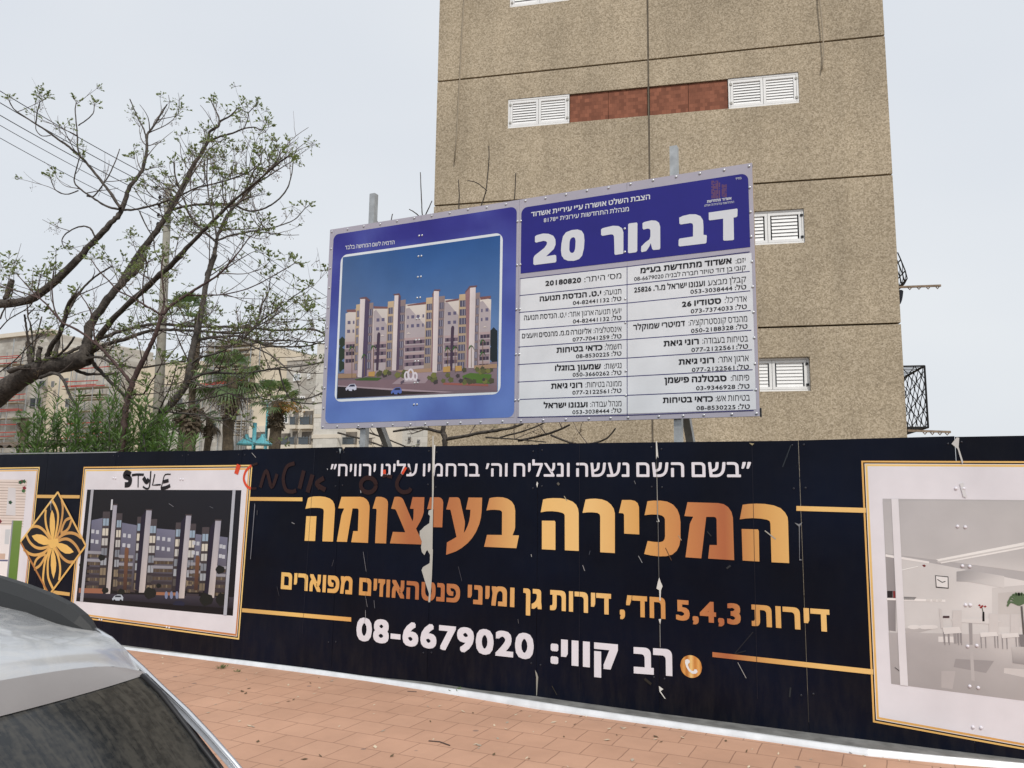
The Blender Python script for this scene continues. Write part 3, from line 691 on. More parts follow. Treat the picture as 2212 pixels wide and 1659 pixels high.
a.z(z5, [(-500, 700), (110, 705), (70, 1165), (-520, 1090)], (228, 222, 222), 8)
a.z(z5, [(-500, 1000), (74, 1004), (70, 1018), (-500, 1012)], (96, 96, 128), 9); a.z(z5, [(-500, 945), (50, 950), (46, 1000), (-500, 996)], (196, 172, 156), 9)
a.z(z5, [(50, 740), (95, 740), (80, 870), (42, 868)], (196, 200, 204), 9)
a.z(z5, [(108, 662), (196, 664), (148, 1195), (60, 1172)], [(104, 132, 66), (104, 132, 66), (90, 122, 50), (90, 122, 50)], 10)
a.z(z5, [(108, 662), (120, 662), (74, 1176), (60, 1172)], (138, 142, 150), 11)
a.build('floor_plan_picture', ho, M['print'])
# gold flower in a lozenge
a = Art(FY, .0075)
a.z(zF, [(588, 132), (966, 858), (472, 1526), (84, 806)], (18, 19, 26), 0)
g1, g2 = (222, 178, 100), (160, 112, 74)
for P in ([(508,370),(535,430),(550,530),(550,620),(530,770),(515,790),(490,690),(478,600),(480,500),(492,420)], [(520,880),(555,1000),(568,1100),(560,1200),(530,1310),(505,1230),(492,1120),(495,1000)], [(233,725),(300,703),(370,710),(430,740),(495,805),(480,842),(400,850),(330,825),(270,780)], [(805,945),(750,968),(690,965),(630,930),(550,845),(560,822),(640,825),(710,850),(770,900)], [(470, 780), (520, 770), (590, 760), (600, 830), (560, 880), (500, 900), (470, 860)]):
    a.z(zF, P, (224, 182, 104), 3)
for P in ([(425,370),(418,470),(430,580),(460,680),(510,790)], [(515,250),(560,330),(590,430),(585,560),(560,700),(540,790)], [(640,240),(655,340),(645,480),(610,640),(560,780)], [(765,480),(700,510),(660,580),(630,680)], [(775,510),(740,610),(690,665),(625,690)], [(220,610),(290,595),(360,620),(430,690),(500,800)], [(160,710),(200,800),(270,870),(350,895),(430,880),(490,850)], [(120,905),(190,960),(270,985),(360,970),(430,930),(500,860)], [(260,1150),(290,1060),(350,1000),(420,970)], [(265,1180),(340,1130),(400,1040),(425,975)], [(905,755),(840,705),(760,685),(680,700),(610,745),(550,800)], [(890,960),(850,880),(790,810),(720,770),(640,775),(560,820)], [(820,1075),(740,1080),(670,1040),(610,970),(550,870)], [(430,1480),(390,1350),(395,1200),(420,1050),(480,900)], [(520,1440),(460,1300),(450,1150),(460,1030),(500,900)], [(605,1330),(620,1200),(610,1080),(580,970),(530,880)]):
    d = (sum(p[0] for p in P) / len(P) - 525) / 300
    a.zstroke(zF, P, .034, mixc(g1, g2, .5 if d > .3 else .25 if d < -.4 else .05), 2)
for p, q2, c in (((588, 130), (970, 858), (214, 172, 104)), ((970, 858), (472, 1528), (216, 172, 98)), ((472, 1528), (80, 806), (170, 116, 66)), ((80, 806), (588, 130), (222, 184, 112))):
    a.stroke([a.P(*zF(*p)), a.P(*zF(*q2))], .026, c, 4)
a.build('flower_ornament', ho, M['print'])
# right-hand picture: white living room
a = Art(FY)
frame(a, z8(365, 143), z8(2600, 150), z8(2600, 1830), z8(423, 1433), .012, .009, .005, .014)
def Zr(pts, c, l=6): a.z(z8, pts, c, l)
Zr([(470, 330), (1900, 345), (1900, 1420), (513, 1243)], [(168, 166, 168), (178, 176, 176), (176, 172, 172), (160, 157, 158)], 5)
Zr([(485, 605), (1168, 735), (1900, 700), (1900, 1000), (1100, 1010), (505, 990)], [(190, 188, 188), (214, 211, 210), (205, 202, 200), (205, 202, 200), (212, 209, 208), (196, 194, 194)], 6)
Zr([(470, 345), (720, 340), (1900, 350), (1900, 640), (1168, 690), (485, 600)], [(172, 170, 172), (176, 174, 175), (184, 182, 182), (190, 187, 186), (198, 195, 194), (178, 176, 177)], 7)
Zr([(485, 615), (535, 626), (535, 985), (500, 980)], [(150, 147, 148), (142, 138, 140), (128, 124, 126), (140, 136, 138)], 7)
Zr([(485, 604), (700, 640), (700, 650), (485, 616)], (222, 219, 218), 8)
Zr([(735, 630), (1168, 545), (1168, 575), (760, 650)], (226, 224, 222), 8); Zr([(735, 640), (1168, 560), (1168, 566), (745, 647)], (196, 193, 192), 9)
Zr([(835, 690), (888, 682), (1070, 712), (1070, 770), (890, 740), (835, 738)], [(150, 148, 150), (160, 158, 160), (200, 197, 196), (206, 203, 202), (180, 178, 178), (160, 158, 160)], 9)
Zr([(1010, 770), (1900, 690), (1900, 980), (1010, 960)], [(196, 193, 192)] * 4, 7); Zr([(1040, 795), (1900, 730), (1900, 900), (1040, 900)], [(188, 184, 182), (180, 176, 174), (180, 176, 174), (190, 186, 184)], 8)
Zr([(490, 820), (780, 828), (780, 840), (490, 830)], (226, 223, 222), 9)
Zr([(493, 785), (520, 785), (520, 818), (493, 818)], (36, 32, 34), 10); Zr([(522, 785), (532, 785), (533, 820), (523, 820)], (120, 40, 40), 10)
for k in range(4): Zr([(575, 814 + k * 4), (636 - k * 3, 816 + k * 4), (636 - k * 3, 818 + k * 4), (575, 816 + k * 4)], (60, 56, 58), 10)
for x in (695, 725, 752): Zr([(x + 12 * math.cos(t * PI / 5), 830 + 9 * math.sin(t * PI / 5)) for t in range(10)], (205, 202, 200), 10)
Zr([(729, 708), (795, 714), (796, 774), (733, 769)], (60, 58, 60), 10); Zr([(733, 712), (791, 718), (792, 769), (737, 764)], (222, 220, 220), 11)
a.zstroke(z8, [(740, 728), (764, 743), (780, 738)], .006, (30, 30, 32), 12, False)
Zr([(665, 658), (676, 655), (685, 662), (675, 668)], (110, 40, 36), 10); Zr([(565, 680), (645, 662), (645, 666), (565, 684)], (228, 226, 224), 10)
# floor with its printed reflections
Zr([(500, 990), (1100, 1000), (1900, 980), (1900, 1420), (513, 1243)], [(168, 164, 165), (196, 192, 191), (186, 182, 180), (178, 174, 173), (156, 152, 153)], 8)
Zr([(580, 970), (735, 970), (650, 990), (585, 992)], (176, 172, 172), 9)
for x in (625, 680, 712): Zr([(x + 32 * math.cos(t * PI / 6), 963 + 11 * math.sin(t * PI / 6)) for t in range(12)], (214, 211, 210), 10)
for P, c in (([(745, 1010), (830, 1010), (830, 1040), (745, 1036)], (214, 211, 210)), ([(760, 1180), (830, 1180), (815, 1270), (760, 1262)], (176, 171, 171)), ([(830, 1120), (1020, 1130), (980, 1190), (820, 1160)], (150, 146, 147)), ([(1070, 1165), (1300, 1180), (1300, 1240), (1068, 1190)], (196, 192, 191)), ([(900, 1060), (915, 1060), (925, 1230), (908, 1226)], (178, 174, 174))):
    Zr(P, c, 9)
dg = (150, 146, 147)
Zr([(806, 922), (1000, 920), (1060, 935), (1000, 948), (815, 938)], (206, 203, 202), 12); Zr([(815, 936), (833, 938), (835, 1045), (822, 1045)], dg, 11); Zr([(895, 942), (912, 942), (914, 1050), (900, 1050)], dg, 11)
for x, y, s_ in ((748, 870, 1), (1040, 895, -1), (1145, 900, -1), (860, 880, -1)):
    w_ = 45 * s_
    Zr([(x, y), (x + 12 * s_, y + 5), (x + 22 * s_, y + 100), (x + 10 * s_, y + 100)] if s_ > 0 else [(x - 45, y), (x, y), (x, y + 100), (x - 45, y + 98)], (196, 192, 191), 13)
    xx = x + (18 if s_ > 0 else -90)
    Zr([(xx, y + 95), (xx + 82, y + 92), (xx + 90, y + 112), (xx + 4, y + 118)], (212, 209, 208), 14)
    for lx in (2, 24, 70, 84): Zr([(xx + lx, y + 112), (xx + lx + 6, y + 112), (xx + lx + 8, y + 172), (xx + lx + 4, y + 172)], (140, 136, 138), 13)
Zr([(768, 908), (800, 908), (800, 918), (768, 918)], (70, 50, 54), 14); Zr([(963, 888), (972, 888), (973, 935), (962, 935)], (24, 22, 24), 14)
for x, y in ((948, 856), (962, 860), (976, 862), (955, 866)): Zr([(x - 7, y), (x, y - 6), (x + 7, y), (x, y + 5)], (140, 34, 34), 14)
a.zstroke(z8, [(966, 890), (960, 865)], .004, (50, 70, 50), 13, False)
for k in range(11):
    t = PI * (k / 10) ; a.zstroke(z8, [(1142, 855), (1142 + 40 * math.cos(t), 840 - 45 * math.sin(t)), (1142 + 58 * math.cos(t), 862 - 52 * math.sin(t))], [.012] * 12 + [.002], (84, 104, 76), 14)
Zr([(1150, 860), (1160, 860), (1172, 1000), (1162, 1000)], (90, 86, 84), 13); Zr([(1143, 1000), (1185, 1000), (1180, 1062), (1150, 1060)], (120, 116, 118), 14)
Zr([(1107, 1062), (1300, 1050), (1300, 1165), (1112, 1140)], [(186, 182, 181), (176, 172, 171), (140, 136, 137), (146, 142, 143)], 13)
Zr([(513, 331), (548, 332), (596, 1254), (557, 1249)], (212, 210, 214), 16)
a.build('living_room_picture', ho, M['print'])
# ---- wear: peeled foil, rips, scratches
a = Art(FY, .009)
pc, pc2 = (176, 176, 170), (206, 206, 202)
a.z(tB, [(372,-900),(398,-900),(398, 0),(385, 380),(372,1239),(330,1239),(333,1170),(285,1085),(265,1110),(235,1175),(190,1120),(175,1040),(190,940),(150,830),(155,750),(180,735),(230,680),(320,620),(333,495),(300,460),(310,400),(360,380),(368,100)], pc, 0)
a.z(z6, [(1658, 960), (1672, 960), (1664, 1180), (1650, 1390), (1634, 1390), (1640, 1320), (1610, 1230), (1580, 1130), (1590, 1105), (1645, 1072)], pc, 0)
a.build('peeled_patch', ho, M['print'])
a = Art(FY, .0095)
for tr, P, c in (
 (z7, [(1001, 60), (1008, 60), (1017, 165), (1008, 150), (1003, 175)], pc2), (z7, [(1005, 175), (1010, 300), (1016, 560), (1010, 565), (1006, 300)], (140, 140, 136)),
 (z7, [(1022, 905), (1030, 930), (1043, 960), (1033, 985), (1030, 1050), (1024, 1050), (1022, 985), (1005, 975), (1012, 940)], pc2), (z7, [(1018, 1165), (1034, 1163), (1028, 1200)], pc2),
 (z7, [(1025, 1200), (1028, 1200), (1030, 1340), (1027, 1340)], (150, 150, 148)), (z7, [(1020, 1580), (1048, 1600), (1030, 1612), (1062, 1659), (1056, 1659), (1024, 1615)], pc2),
 (z7, [(1006, 560), (1024, 560), (1016, 535)], pc2), (z7, [(1013, 560), (1017, 560), (1022, 905), (1019, 905)], (96, 96, 96)),
 (z7, [(1862, 565), (1890, 575), (1912, 562), (1895, 590), (1895, 790), (1912, 798), (1893, 800), (1890, 590)], (120, 122, 126)),
 (z7, [(262, 310), (270, 320), (264, 348), (258, 328)], pc2), (z7, [(250, 1480), (262, 1500), (270, 1525), (262, 1640), (258, 1640), (257, 1525)], (150, 148, 140)), (z7, [(1580, 70), (1612, 74), (1600, 86)], (150, 140, 110)),
 (z8, [(810, 60), (835, 28), (848, 30), (845, 75), (868, 150), (862, 160), (840, 85)], (190, 190, 188)), (z8, [(850, 255), (868, 250), (884, 325), (868, 320)], (206, 206, 208)),
 (z5, [(975, 480), (990, 478), (985, 570), (968, 570)], (190, 192, 198)), (z5, [(436, 500), (456, 490), (452, 520)], (190, 190, 188)), (z5, [(446, 520), (450, 520), (452, 575), (448, 575)], (170, 170, 170)),
 (z6, [(192, 172), (198, 172), (230, 210), (226, 212)], (150, 150, 150)), (z6, [(218, 580), (222, 600), (186, 1040), (182, 1040)], (120, 122, 130)), (z6, [(906, 138), (925, 140), (915, 180)], (140, 150, 155)),
 (z6, [(1682, 108), (1692, 108), (1690, 145), (1684, 330), (1672, 345), (1676, 200)], pc2)):
    a = Art(FY, .0095); a.z(tr, P, c, 0); a.build('torn_foil', ho, M['print'])
a = Art(FY, .0062)
for tr, P, w_, c in (
 (z7, [(526, 75), (524, 1600)], .0045, (34, 35, 50)), (z7, [(1598, 80), (1632, 1660)], .0045, (36, 37, 52)), (z6, [(708, 140), (604, 1650)], .0045, (40, 42, 56)), (z6, [(1140, 980), (1110, 1650)], .003, (30, 32, 44)),
 (z7, [(1678, 615), (1745, 668)], .012, (200, 198, 188)), (z7, [(1510, 1435), (1562, 1532)], .007, (190, 190, 188)), (z7, [(1060, 722), (1098, 800)], .008, (110, 80, 58)), (z7, [(892, 772), (916, 815)], .007, (180, 182, 186)),
 (z7, [(546, 830), (558, 865)], .007, (190, 192, 196)), (z7, [(430, 400), (448, 430)], .010, (200, 190, 160)), (z7, [(1840, 85), (1788, 220)], .012, (44, 52, 62)), (z7, [(1490, 1380), (1605, 1245)], .010, (36, 40, 50)),
 (z7, [(1495, 1380), (1560, 1362)], .010, (36, 40, 50)), (z7, [(1860, 310), (872, 322)] if False else [(866, 305), (874, 325)], .006, (150, 152, 156)), (z7, [(1140, 645), (1160, 675)], .009, (206, 180, 150)), (z7, [(225, 762), (228, 778)], .008, (200, 200, 200)),
 (z7, [(585, 765), (592, 740)], .006, (90, 96, 110)), (z7, [(355, 1580), (385, 1636)], .010, (70, 66, 60)), (z7, [(930, 1535), (972, 1570)], .03, (50, 48, 44)), (z7, [(1320, 620), (1345, 650)], .01, (60, 62, 66)),
 (z7, [(1440, 850), (1465, 832)], .02, (56, 60, 66)), (z7, [(143, 1165), (147, 1192)], .006, (120, 120, 124)), (z7, [(1838, 1590), (1832, 1650)], .016, (48, 54, 60)), (z7, [(388, 318), (400, 330)], .03, (110, 106, 98)),
 (z6, [(1102, 980), (1126, 1140)], .006, (150, 150, 156)), (z6, [(1120, 1340), (1136, 1430)], .006, (150, 150, 156)), (z6, [(1190, 1375), (1196, 1440)], .006, (140, 142, 150)), (z6, [(1120, 1455), (1122, 1530)], .006, (190, 190, 196)),
 (z6, [(1078, 470), (1084, 500)], .011, (206, 206, 210)), (z6, [(518, 740), (542, 752)], .012, (150, 152, 156)), (z6, [(398, 1262), (416, 1340)], .008, (60, 62, 72)), (z6, [(1878, 1100), (1908, 1220)], .007, (84, 84, 96)),
 (z6, [(846, 1098), (862, 1045)], .006, (90, 90, 98)), (z6, [(238, 640), (236, 680)], .02, (62, 64, 72)), (z6, [(808, 300), (812, 312)], .012, (200, 202, 210)), (z5, [(1475, 515), (1515, 542)], .007, (160, 162, 172)), (z5, [(1830, 540), (1860, 555)], .007, (120, 124, 134)),
 (z8, [(530, 1162), (580, 1200)], .006, (50, 48, 50)), (z8, [(550, 1050), (572, 1058)], .005, (60, 58, 60))):
    a = Art(FY, .0062); a.stroke([a.P(*tr(*p)) for p in P], w_ * .7, tuple(q_ * .8 for q_ in c), 0); a.build('scratch', ho, M['print'])
# ---- spray and marker graffiti
a = Art(FY, .0066); K = (22, 20, 24)
for P, w_, sm in (([(1142, 262), (1105, 246), (1092, 275), (1135, 298), (1128, 345), (1090, 352)], [.07] * 31, 1), ([(1152, 268), (1200, 262), (1256, 264)], .028, 1), ([(1208, 262), (1206, 374)], .016, 0), ([(1252, 288), (1280, 328), (1300, 300)], .05, 1), ([(1317, 232), (1310, 330), (1300, 378), (1275, 384), (1248, 366)], .020, 1),
                  ([(1352, 258), (1332, 355), (1368, 352), (1404, 350)], .018, 0), ([(1490, 260), (1440, 266), (1420, 330), (1405, 384)], .014, 1), ([(1404, 384), (1450, 375), (1486, 358)], .04, 1), ([(1425, 326), (1472, 314)], .04, 0)):
    a.zstroke(z5, P, w_ if not isinstance(w_, list) else .062, K, 0, bool(sm))
a.build('graffiti', ho, M['print']); a = Art(FY, .0066)
rd, rk = (206, 74, 44), (40, 18, 17)
for P, c, w_ in (([(88, 268), (65, 345)], rd, .07), ([(190, 275), (145, 320), (128, 385), (150, 440), (186, 464)], rd, .034), ([(190, 275), (240, 258)], rk, .03), ([(186, 464), (232, 462)], rk, .03),
                 ([(262, 455), (312, 318), (355, 452), (400, 345)], rk, .05), ([(542, 258), (480, 285), (450, 380), (470, 470), (520, 490), (556, 478)], rk, .05), ([(618, 318), (582, 465)], rk, .06), ([(690, 350), (648, 495)], rk, .065), ([(782, 378), (722, 425), (795, 475)], rk, .06), ([(720, 400), (745, 470)], rk, .04),
                 ([(1145 + 62 * math.cos(t * PI / 6), 435 + 60 * math.sin(t * PI / 6)) for t in range(13)], rk, .055), ([(1278, 350), (1282, 372)], rk, .07), ([(1322, 350), (1318, 380)], rk, .07), ([(1276, 310), (1276, 345)], rd, .04), ([(1452, 290), (1420, 345)], rd, .035), ([(1415, 345), (1380, 410), (1385, 460), (1425, 492), (1475, 485), (1492, 460)], rk, .05), ([(1468, 292), (1486, 330)], rk, .03)):
    gs_ = globals().get('gs_', 0) + 1; a = Art(FY, .0066 + gs_ * .00006); a.zstroke(z6, P, w_ * .8, c, 1); a.build('graffiti', ho, M['print'])
# ---- rivets of the hoarding: rows in the seams
rv = dome_mesh('rivet_dark', .008, M['dark_rivet']); rvw = dome_mesh('rivet_pale', .011, M['white_ink'])
white = [(onY(-200, 1000, FY).x, onY(85, 1000, FY).x), (onY(150, 1000, FY).x, onY(548, 1000, FY).x), (onY(1850, 1000, FY).x, 9)]
for k, s_ in enumerate(seams[6:]):
    for z_ in (2.12, 1.80, .30):
        for d in (-.045, .04):
            if z_ < 2 and any(a_ < s_ + d < b_ for a_, b_ in white): continue
            rivet_at(rv, Vector((s_ + d, FY - .002, z_ + rnd.uniform(-.015, .015))), ho)
for tr, P in ((z5, ((1575, 303), (1597, 305), (990, 293), (1010, 295), (870, 1525), (890, 1527), (1455, 1590), (1478, 1595))), (z8, ((832, 280), (870, 280), (840, 467), (878, 470), (864, 662), (900, 664), (880, 855), (903, 855), (890, 1058), (935, 1055), (900, 1255), (942, 1262), (916, 1457), (956, 1460)))):
    for p in P:
        q = onY(*tr(*p), FY); rivet_at(rvw, (q.x, FY - .007, q.z), ho)
# ================================================================== BILLBOARD
SY = SIGN_Y
bb = thing('billboard', 'large blue and white project information board on two steel posts above the hoarding', 'billboard', (-3.5, SY, 0))
def sp(x, y): p = onY(x, y, SY); return p
corners = [sp(713, 493), sp(1625, 355), sp(1648, 905), sp(695, 925)]
xs = [corners[0].x, sp(903, 700).x, sp(1119, 700).x, sp(1356, 650).x, corners[1].x]
bz, tz = 2.475, 4.925
M['sign_grey'] = mat('sign_grey_vinyl', al((166, 163, 176)), .45, .35, var=.05, vscale=2)
M['wood'] = mat('plywood_edge', (.45, .33, .2), .8, .2, var=.15)
for k in range(4):
    m = MB(); m.box((xs[k] + .0015, SY, bz), (xs[k + 1] - .0015, SY + .006, tz)); m.build('board_panel', M['sign_grey'], bb)
m = MB()
for z_ in (bz + .002, (bz + tz) / 2, tz - .042): m.box((xs[0] + .04, SY + .007, z_), (xs[4] - .003, SY + .047, z_ + .04))
m.box((xs[4] - .035, SY + .0075, bz + .043), (xs[4] - .001, SY + .045, tz - .043), 1)
m.build('frame', [M['dark'], M['wood']], bb)
m = MB(); m.box((xs[4] + .002, SY - .004, bz - .01), (xs[4] + .014, SY + .02, bz + .075)); m.build('corner_bracket', M['dark'], bb)
for (px_, top, pxb) in ((808, 420, 799), (1456, 318, 1466)):
    p = onY(px_, top, SY + .09); w_ = .075
    m = MB(); m.box((p.x - w_ / 2, SY + .05, -.02), (p.x + w_ / 2, SY + .05 + w_, p.z)); m.build('post', M['galv'], bb)
    m = MB(); m.bar((p.x + .01, SY + .14, 2.85), (p.x + .01, SY + 2.3, 0), .075, .075); m.build('brace', M['galv'], bb)
H1 = fr(1250, 600, 2.5918); H = fr(1250, 1100, 2.5918); z4 = fr(2000, 980, 2.1067); zE = fr(2080, 760, 2.5136); zE2 = fr(2000, 640, 2.1)
a = Art(SY)
L0, R0 = a.P(*H1(165, 870)), a.P(*H1(2035, 585))
bl = (a.P(*H(85, 1440))[0], a.P(*H(85, 1472))[1]); 
x0, x1, zt, zb = L0[0], R0[0], a.P(*H1(200, 835))[1], bl[1]
def hash2(i, j): return random.Random(i * 928371 + j * 1237 + 11).random()
def vnoise(x, y):
    i, j = math.floor(x), math.floor(y); u, v = x - i, y - j; u = u * u * (3 - 2 * u); v = v * v * (3 - 2 * v)
    return (hash2(i, j) * (1 - u) + hash2(i + 1, j) * u) * (1 - v) + (hash2(i, j + 1) * (1 - u) + hash2(i + 1, j + 1) * u) * v
def bluec(u, v):
    t = min(1, max(0, v * 1.15 - .08 + .0 * u))
    c = mixc((44, 42, 130), (92, 120, 186), t ** .8)
    n = vnoise(u * 5, v * 6) * .6 + vnoise(u * 11 + 9, v * 13) * .4
    return mixc(c, mixc(c, (120, 145, 205), .55), max(0, n - .42) * 1.4) if n > .42 else mixc(c, (34, 30, 108), (.42 - n) * .7)
rr_ = round_rect(x0, zb, x1, zt, .075)
# rounded field: clip the grid by drawing grey corner pieces over it
a.grid([(x0, zt), (x1, zt), (x1, zb), (x0, zb)], 26, 26, bluec, 0)
GR = (166, 163, 176)
for (cx, cz, sx, sz) in ((x0, zt, 1, -1), (x1, zt, -1, -1), (x1, zb, -1, 1), (x0, zb, 1, 1)):
    r_ = .075; arc = [(cx + sx * r_ * (1 - math.sin(t * PI / 12)), cz + sz * r_ * (1 - math.cos(t * PI / 12))) for t in range(7)]
    a.raw([(cx, cz)] + arc, GR, 1)
TL, TR, BR, BL = H1(258, 1058), H1(1872, 862), H(1838, 1152), H(200, 1217)
q = [Vector(a.P(*p)) for p in (TL, TR, BR, BL)]
px0, px1, pzt, pzb = (q[0].x + q[3].x) / 2, (q[1].x + q[2].x) / 2, (q[0].y + q[1].y) / 2, (q[2].y + q[3].y) / 2
a.raw(round_rect(px0 - .03, pzb - .03, px1 + .03, pzt + .03, .09), (214, 220, 230), 2)
def skyc(u, v):
    c = mixc((38, 82, 142), (100, 128, 172), min(1, v * 1.5)); return mixc(c, (88, 104, 136), max(0, .5 - u) * .9)
a.grid([(px0, pzt), (px1, pzt), (px1, pzb), (px0, pzb)], 8, 12, skyc, 4)
def Zp(pts, c, l): a.z(H, pts, c, l)
for x, y, r_ in ((235, 760, 60), (255, 640, 40), (230, 880, 50), (1800, 560, 50), (1820, 640, 60), (1800, 760, 70), (1830, 840, 50)):
    Zp([(min(1838, max(222, x + r_ * math.cos(t * PI / 6))), y + r_ * 1.3 * math.sin(t * PI / 6) * (.8 + .3 * (t % 2))) for t in range(12)], (40, 52, 40) if x < 400 else (30, 38, 44), 5)
Zp([(214, 960), (1836, 840), (1835, 1150), (203, 1214)], [(110, 98, 104), (128, 112, 122), (118, 100, 108), (92, 84, 96)], 5)
Zp([(290, 350), (395, 300), (575, 300), (720, 290), (905, 255), (1110, 235), (1305, 205), (1460, 200), (1660, 185), (1775, 205), (1758, 862), (1600, 900), (1220, 950), (800, 935), (470, 1000), (274, 962)], [(200, 193, 188)] * 6 + [(212, 204, 197)] * 4 + [(150, 130, 138)] * 6, 6)
for P in ([(300, 310), (395, 306), (395, 335), (300, 335)], [(575, 275), (720, 280), (720, 300), (580, 300)], [(910, 262), (1110, 230), (1110, 255), (930, 272)], [(1305, 218), (1445, 195), (1445, 215), (1310, 235)], [(1660, 180), (1770, 168), (1772, 195), (1665, 210)]): Zp(P, (120, 84, 84), 7)
for P in ([(575, 330), (600, 310), (716, 470), (716, 930), (575, 940)], [(905, 300), (940, 290), (1100, 470), (1105, 900), (890, 930)], [(1300, 240), (1330, 235), (1445, 370), (1440, 900), (1290, 920)], [(1660, 230), (1690, 220), (1768, 320), (1762, 860), (1655, 890)]): Zp(P, (168, 158, 162), 7)
for x, y in ((325, 440), (372, 438), (320, 530), (368, 528), (620, 414), (672, 410), (616, 505), (668, 501), (927, 387), (975, 382), (1030, 378), (1082, 373), (923, 478), (972, 474), (1028, 470), (1078, 466), (1348, 350), (1404, 344), (1346, 440), (1402, 436), (1680, 318), (1732, 312), (1678, 410), (1730, 404)):
    w_ = 8 if x in (372, 368, 927, 1082, 923, 1078, 1680, 1678) else 15
    Zp([(x - w_, y - 15), (x + w_, y - 16), (x + w_, y + 17), (x - w_, y + 18)], (96, 92, 118), 8)
for x0_, x1_, ys in ((285, 395, 640), (575, 765, 640), (890, 1110, 600), (1295, 1500, 575), (1655, 1765, 540)):
    for k in range(5):
        y = ys + k * 75; s_ = -(x1_ - x0_) * .055; sh = -k * 3
        if y > 860: continue
        Zp([(x0_ + sh, y), (x1_ + sh, y + s_), (x1_ + sh, y + s_ + 24), (x0_ + sh, y + 24)], (168, 148, 150) if k % 2 == 0 else (140, 122, 130), 9)
        Zp([(x0_ + 8 + sh, y + 26), (x1_ - 4 + sh, y + s_ + 26), (x1_ - 4 + sh, y + s_ + 62), (x0_ + 8 + sh, y + 64)], (106, 90, 104), 9)
        for j in range(3):
            xx = x0_ + (x1_ - x0_) * (.12 + .3 * j) + sh; yy = y + s_ * (.12 + .3 * j)
            Zp([(xx, yy + 28), (xx + 20, yy + 27), (xx + 20, yy + 60), (xx, yy + 62)], (58, 50, 66), 10)
for x, wd, yt, sh_ in ((398, 42, 260, 0), (508, 66, 245, 1), (722, 62, 228, 0), (842, 62, 214, 1), (1112, 70, 190, 0), (1243, 60, 176, 1), (1450, 85, 155, 0), (1617, 45, 140, 1)):
    c = (190, 168, 138) if not sh_ else (138, 122, 122)
    Zp([(x, yt), (x + wd, yt - 8), (x + wd - 26, 920), (x - 26, 930)], [c, c, mixc(c, (90, 80, 90), .5), mixc(c, (90, 80, 90), .5)], 10)
    for k in range(8):
        y = yt + 62 + k * 90; d = -26 * (y - yt) / 690
        if y > 870: break
        Zp([(x + 8 + d, y), (x + wd - 8 + d, y - 4), (x + wd - 8 + d, y + 62), (x + 8 + d, y + 66)], (82, 80, 100), 11)
        for j in (.38, .68): Zp([(x + wd * j + d, y), (x + wd * j + 5 + d, y), (x + wd * j + 5 + d, y + 62), (x + wd * j + d, y + 62)], (160, 156, 168), 12)
for lt_, dk_, c in (([(440, 198), (490, 198), (455, 1002), (413, 1000)], [(490, 200), (535, 228), (505, 985), (455, 1002)], (78, 66, 92)), ([(790, 162), (830, 162), (805, 932), (762, 930)], [(830, 164), (852, 188), (835, 915), (805, 932)], (84, 70, 90)),
                   ([(1190, 118), (1243, 118), (1222, 952), (1175, 950)], [(1178, 160), (1190, 120), (1176, 950), (1165, 930)], (120, 86, 92)), ([(1560, 84), (1618, 78), (1600, 905), (1543, 906)], [(1512, 132), (1560, 86), (1543, 906), (1528, 890)], (142, 108, 112))):
    Zp(dk_, c, 13); Zp(lt_, [(214, 204, 204), (206, 196, 198), (196, 186, 186), (202, 192, 192)], 14)
for P in ([(432, 190), (500, 178), (545, 216), (535, 228), (492, 200), (436, 202)], [(776, 152), (838, 143), (856, 182), (846, 190), (828, 163), (784, 165)], [(1172, 160), (1195, 105), (1258, 104), (1254, 122), (1192, 120), (1178, 165)], [(1508, 130), (1556, 68), (1632, 63), (1628, 80), (1560, 88), (1514, 136)]): Zp(P, (104, 78, 84), 15)
for x, y in ((612, 545), (1366, 478)): Zp([(x, y + 20), (x + 8, y), (x + 20, y - 6), (x + 32, y + 8), (x + 32, y + 30), (x + 12, 930), (x - 12, 930)], (66, 52, 70), 15)
Zp([(214, 966), (400, 960), (400, 1005), (212, 1010)], (150, 124, 100), 14); Zp([(805, 935), (1175, 905), (1175, 945), (905, 960)], (158, 130, 108), 12); Zp([(1600, 880), (1835, 862), (1835, 905), (1600, 915)], (160, 132, 108), 12)
for P in ([(525, 945), (590, 940), (585, 992), (522, 990)], [(1285, 895), (1358, 885), (1358, 945), (1285, 948)], [(1405, 885), (1475, 882), (1475, 935), (1405, 940)]): Zp(P, (178, 142, 84), 15)
Zp([(212, 1030), (1000, 1020), (1835, 1085), (1835, 1135), (900, 1130), (210, 1080)], (122, 100, 108), 8); Zp([(212, 1082), (900, 1122), (1400, 1150), (1300, 1156), (880, 1140), (210, 1094)], (158, 140, 148), 9)
Zp([(760, 1070), (900, 960), (1200, 940), (1100, 1060)], (150, 132, 140), 9)
Zp([(206, 1094), (880, 1140), (1250, 1156), (203, 1214)], [(26, 22, 26), (48, 38, 38), (60, 48, 46), (22, 20, 24)], 10)
Zp([(380, 1020), (500, 1000), (660, 1005), (620, 1034), (400, 1032)], (62, 88, 44), 10); Zp([(1480, 985), (1560, 955), (1780, 970), (1770, 1065), (1500, 1055)], (78, 108, 46), 10); Zp([(1290, 1055), (1745, 1070), (1745, 1092), (1285, 1075)], (146, 88, 80), 11)
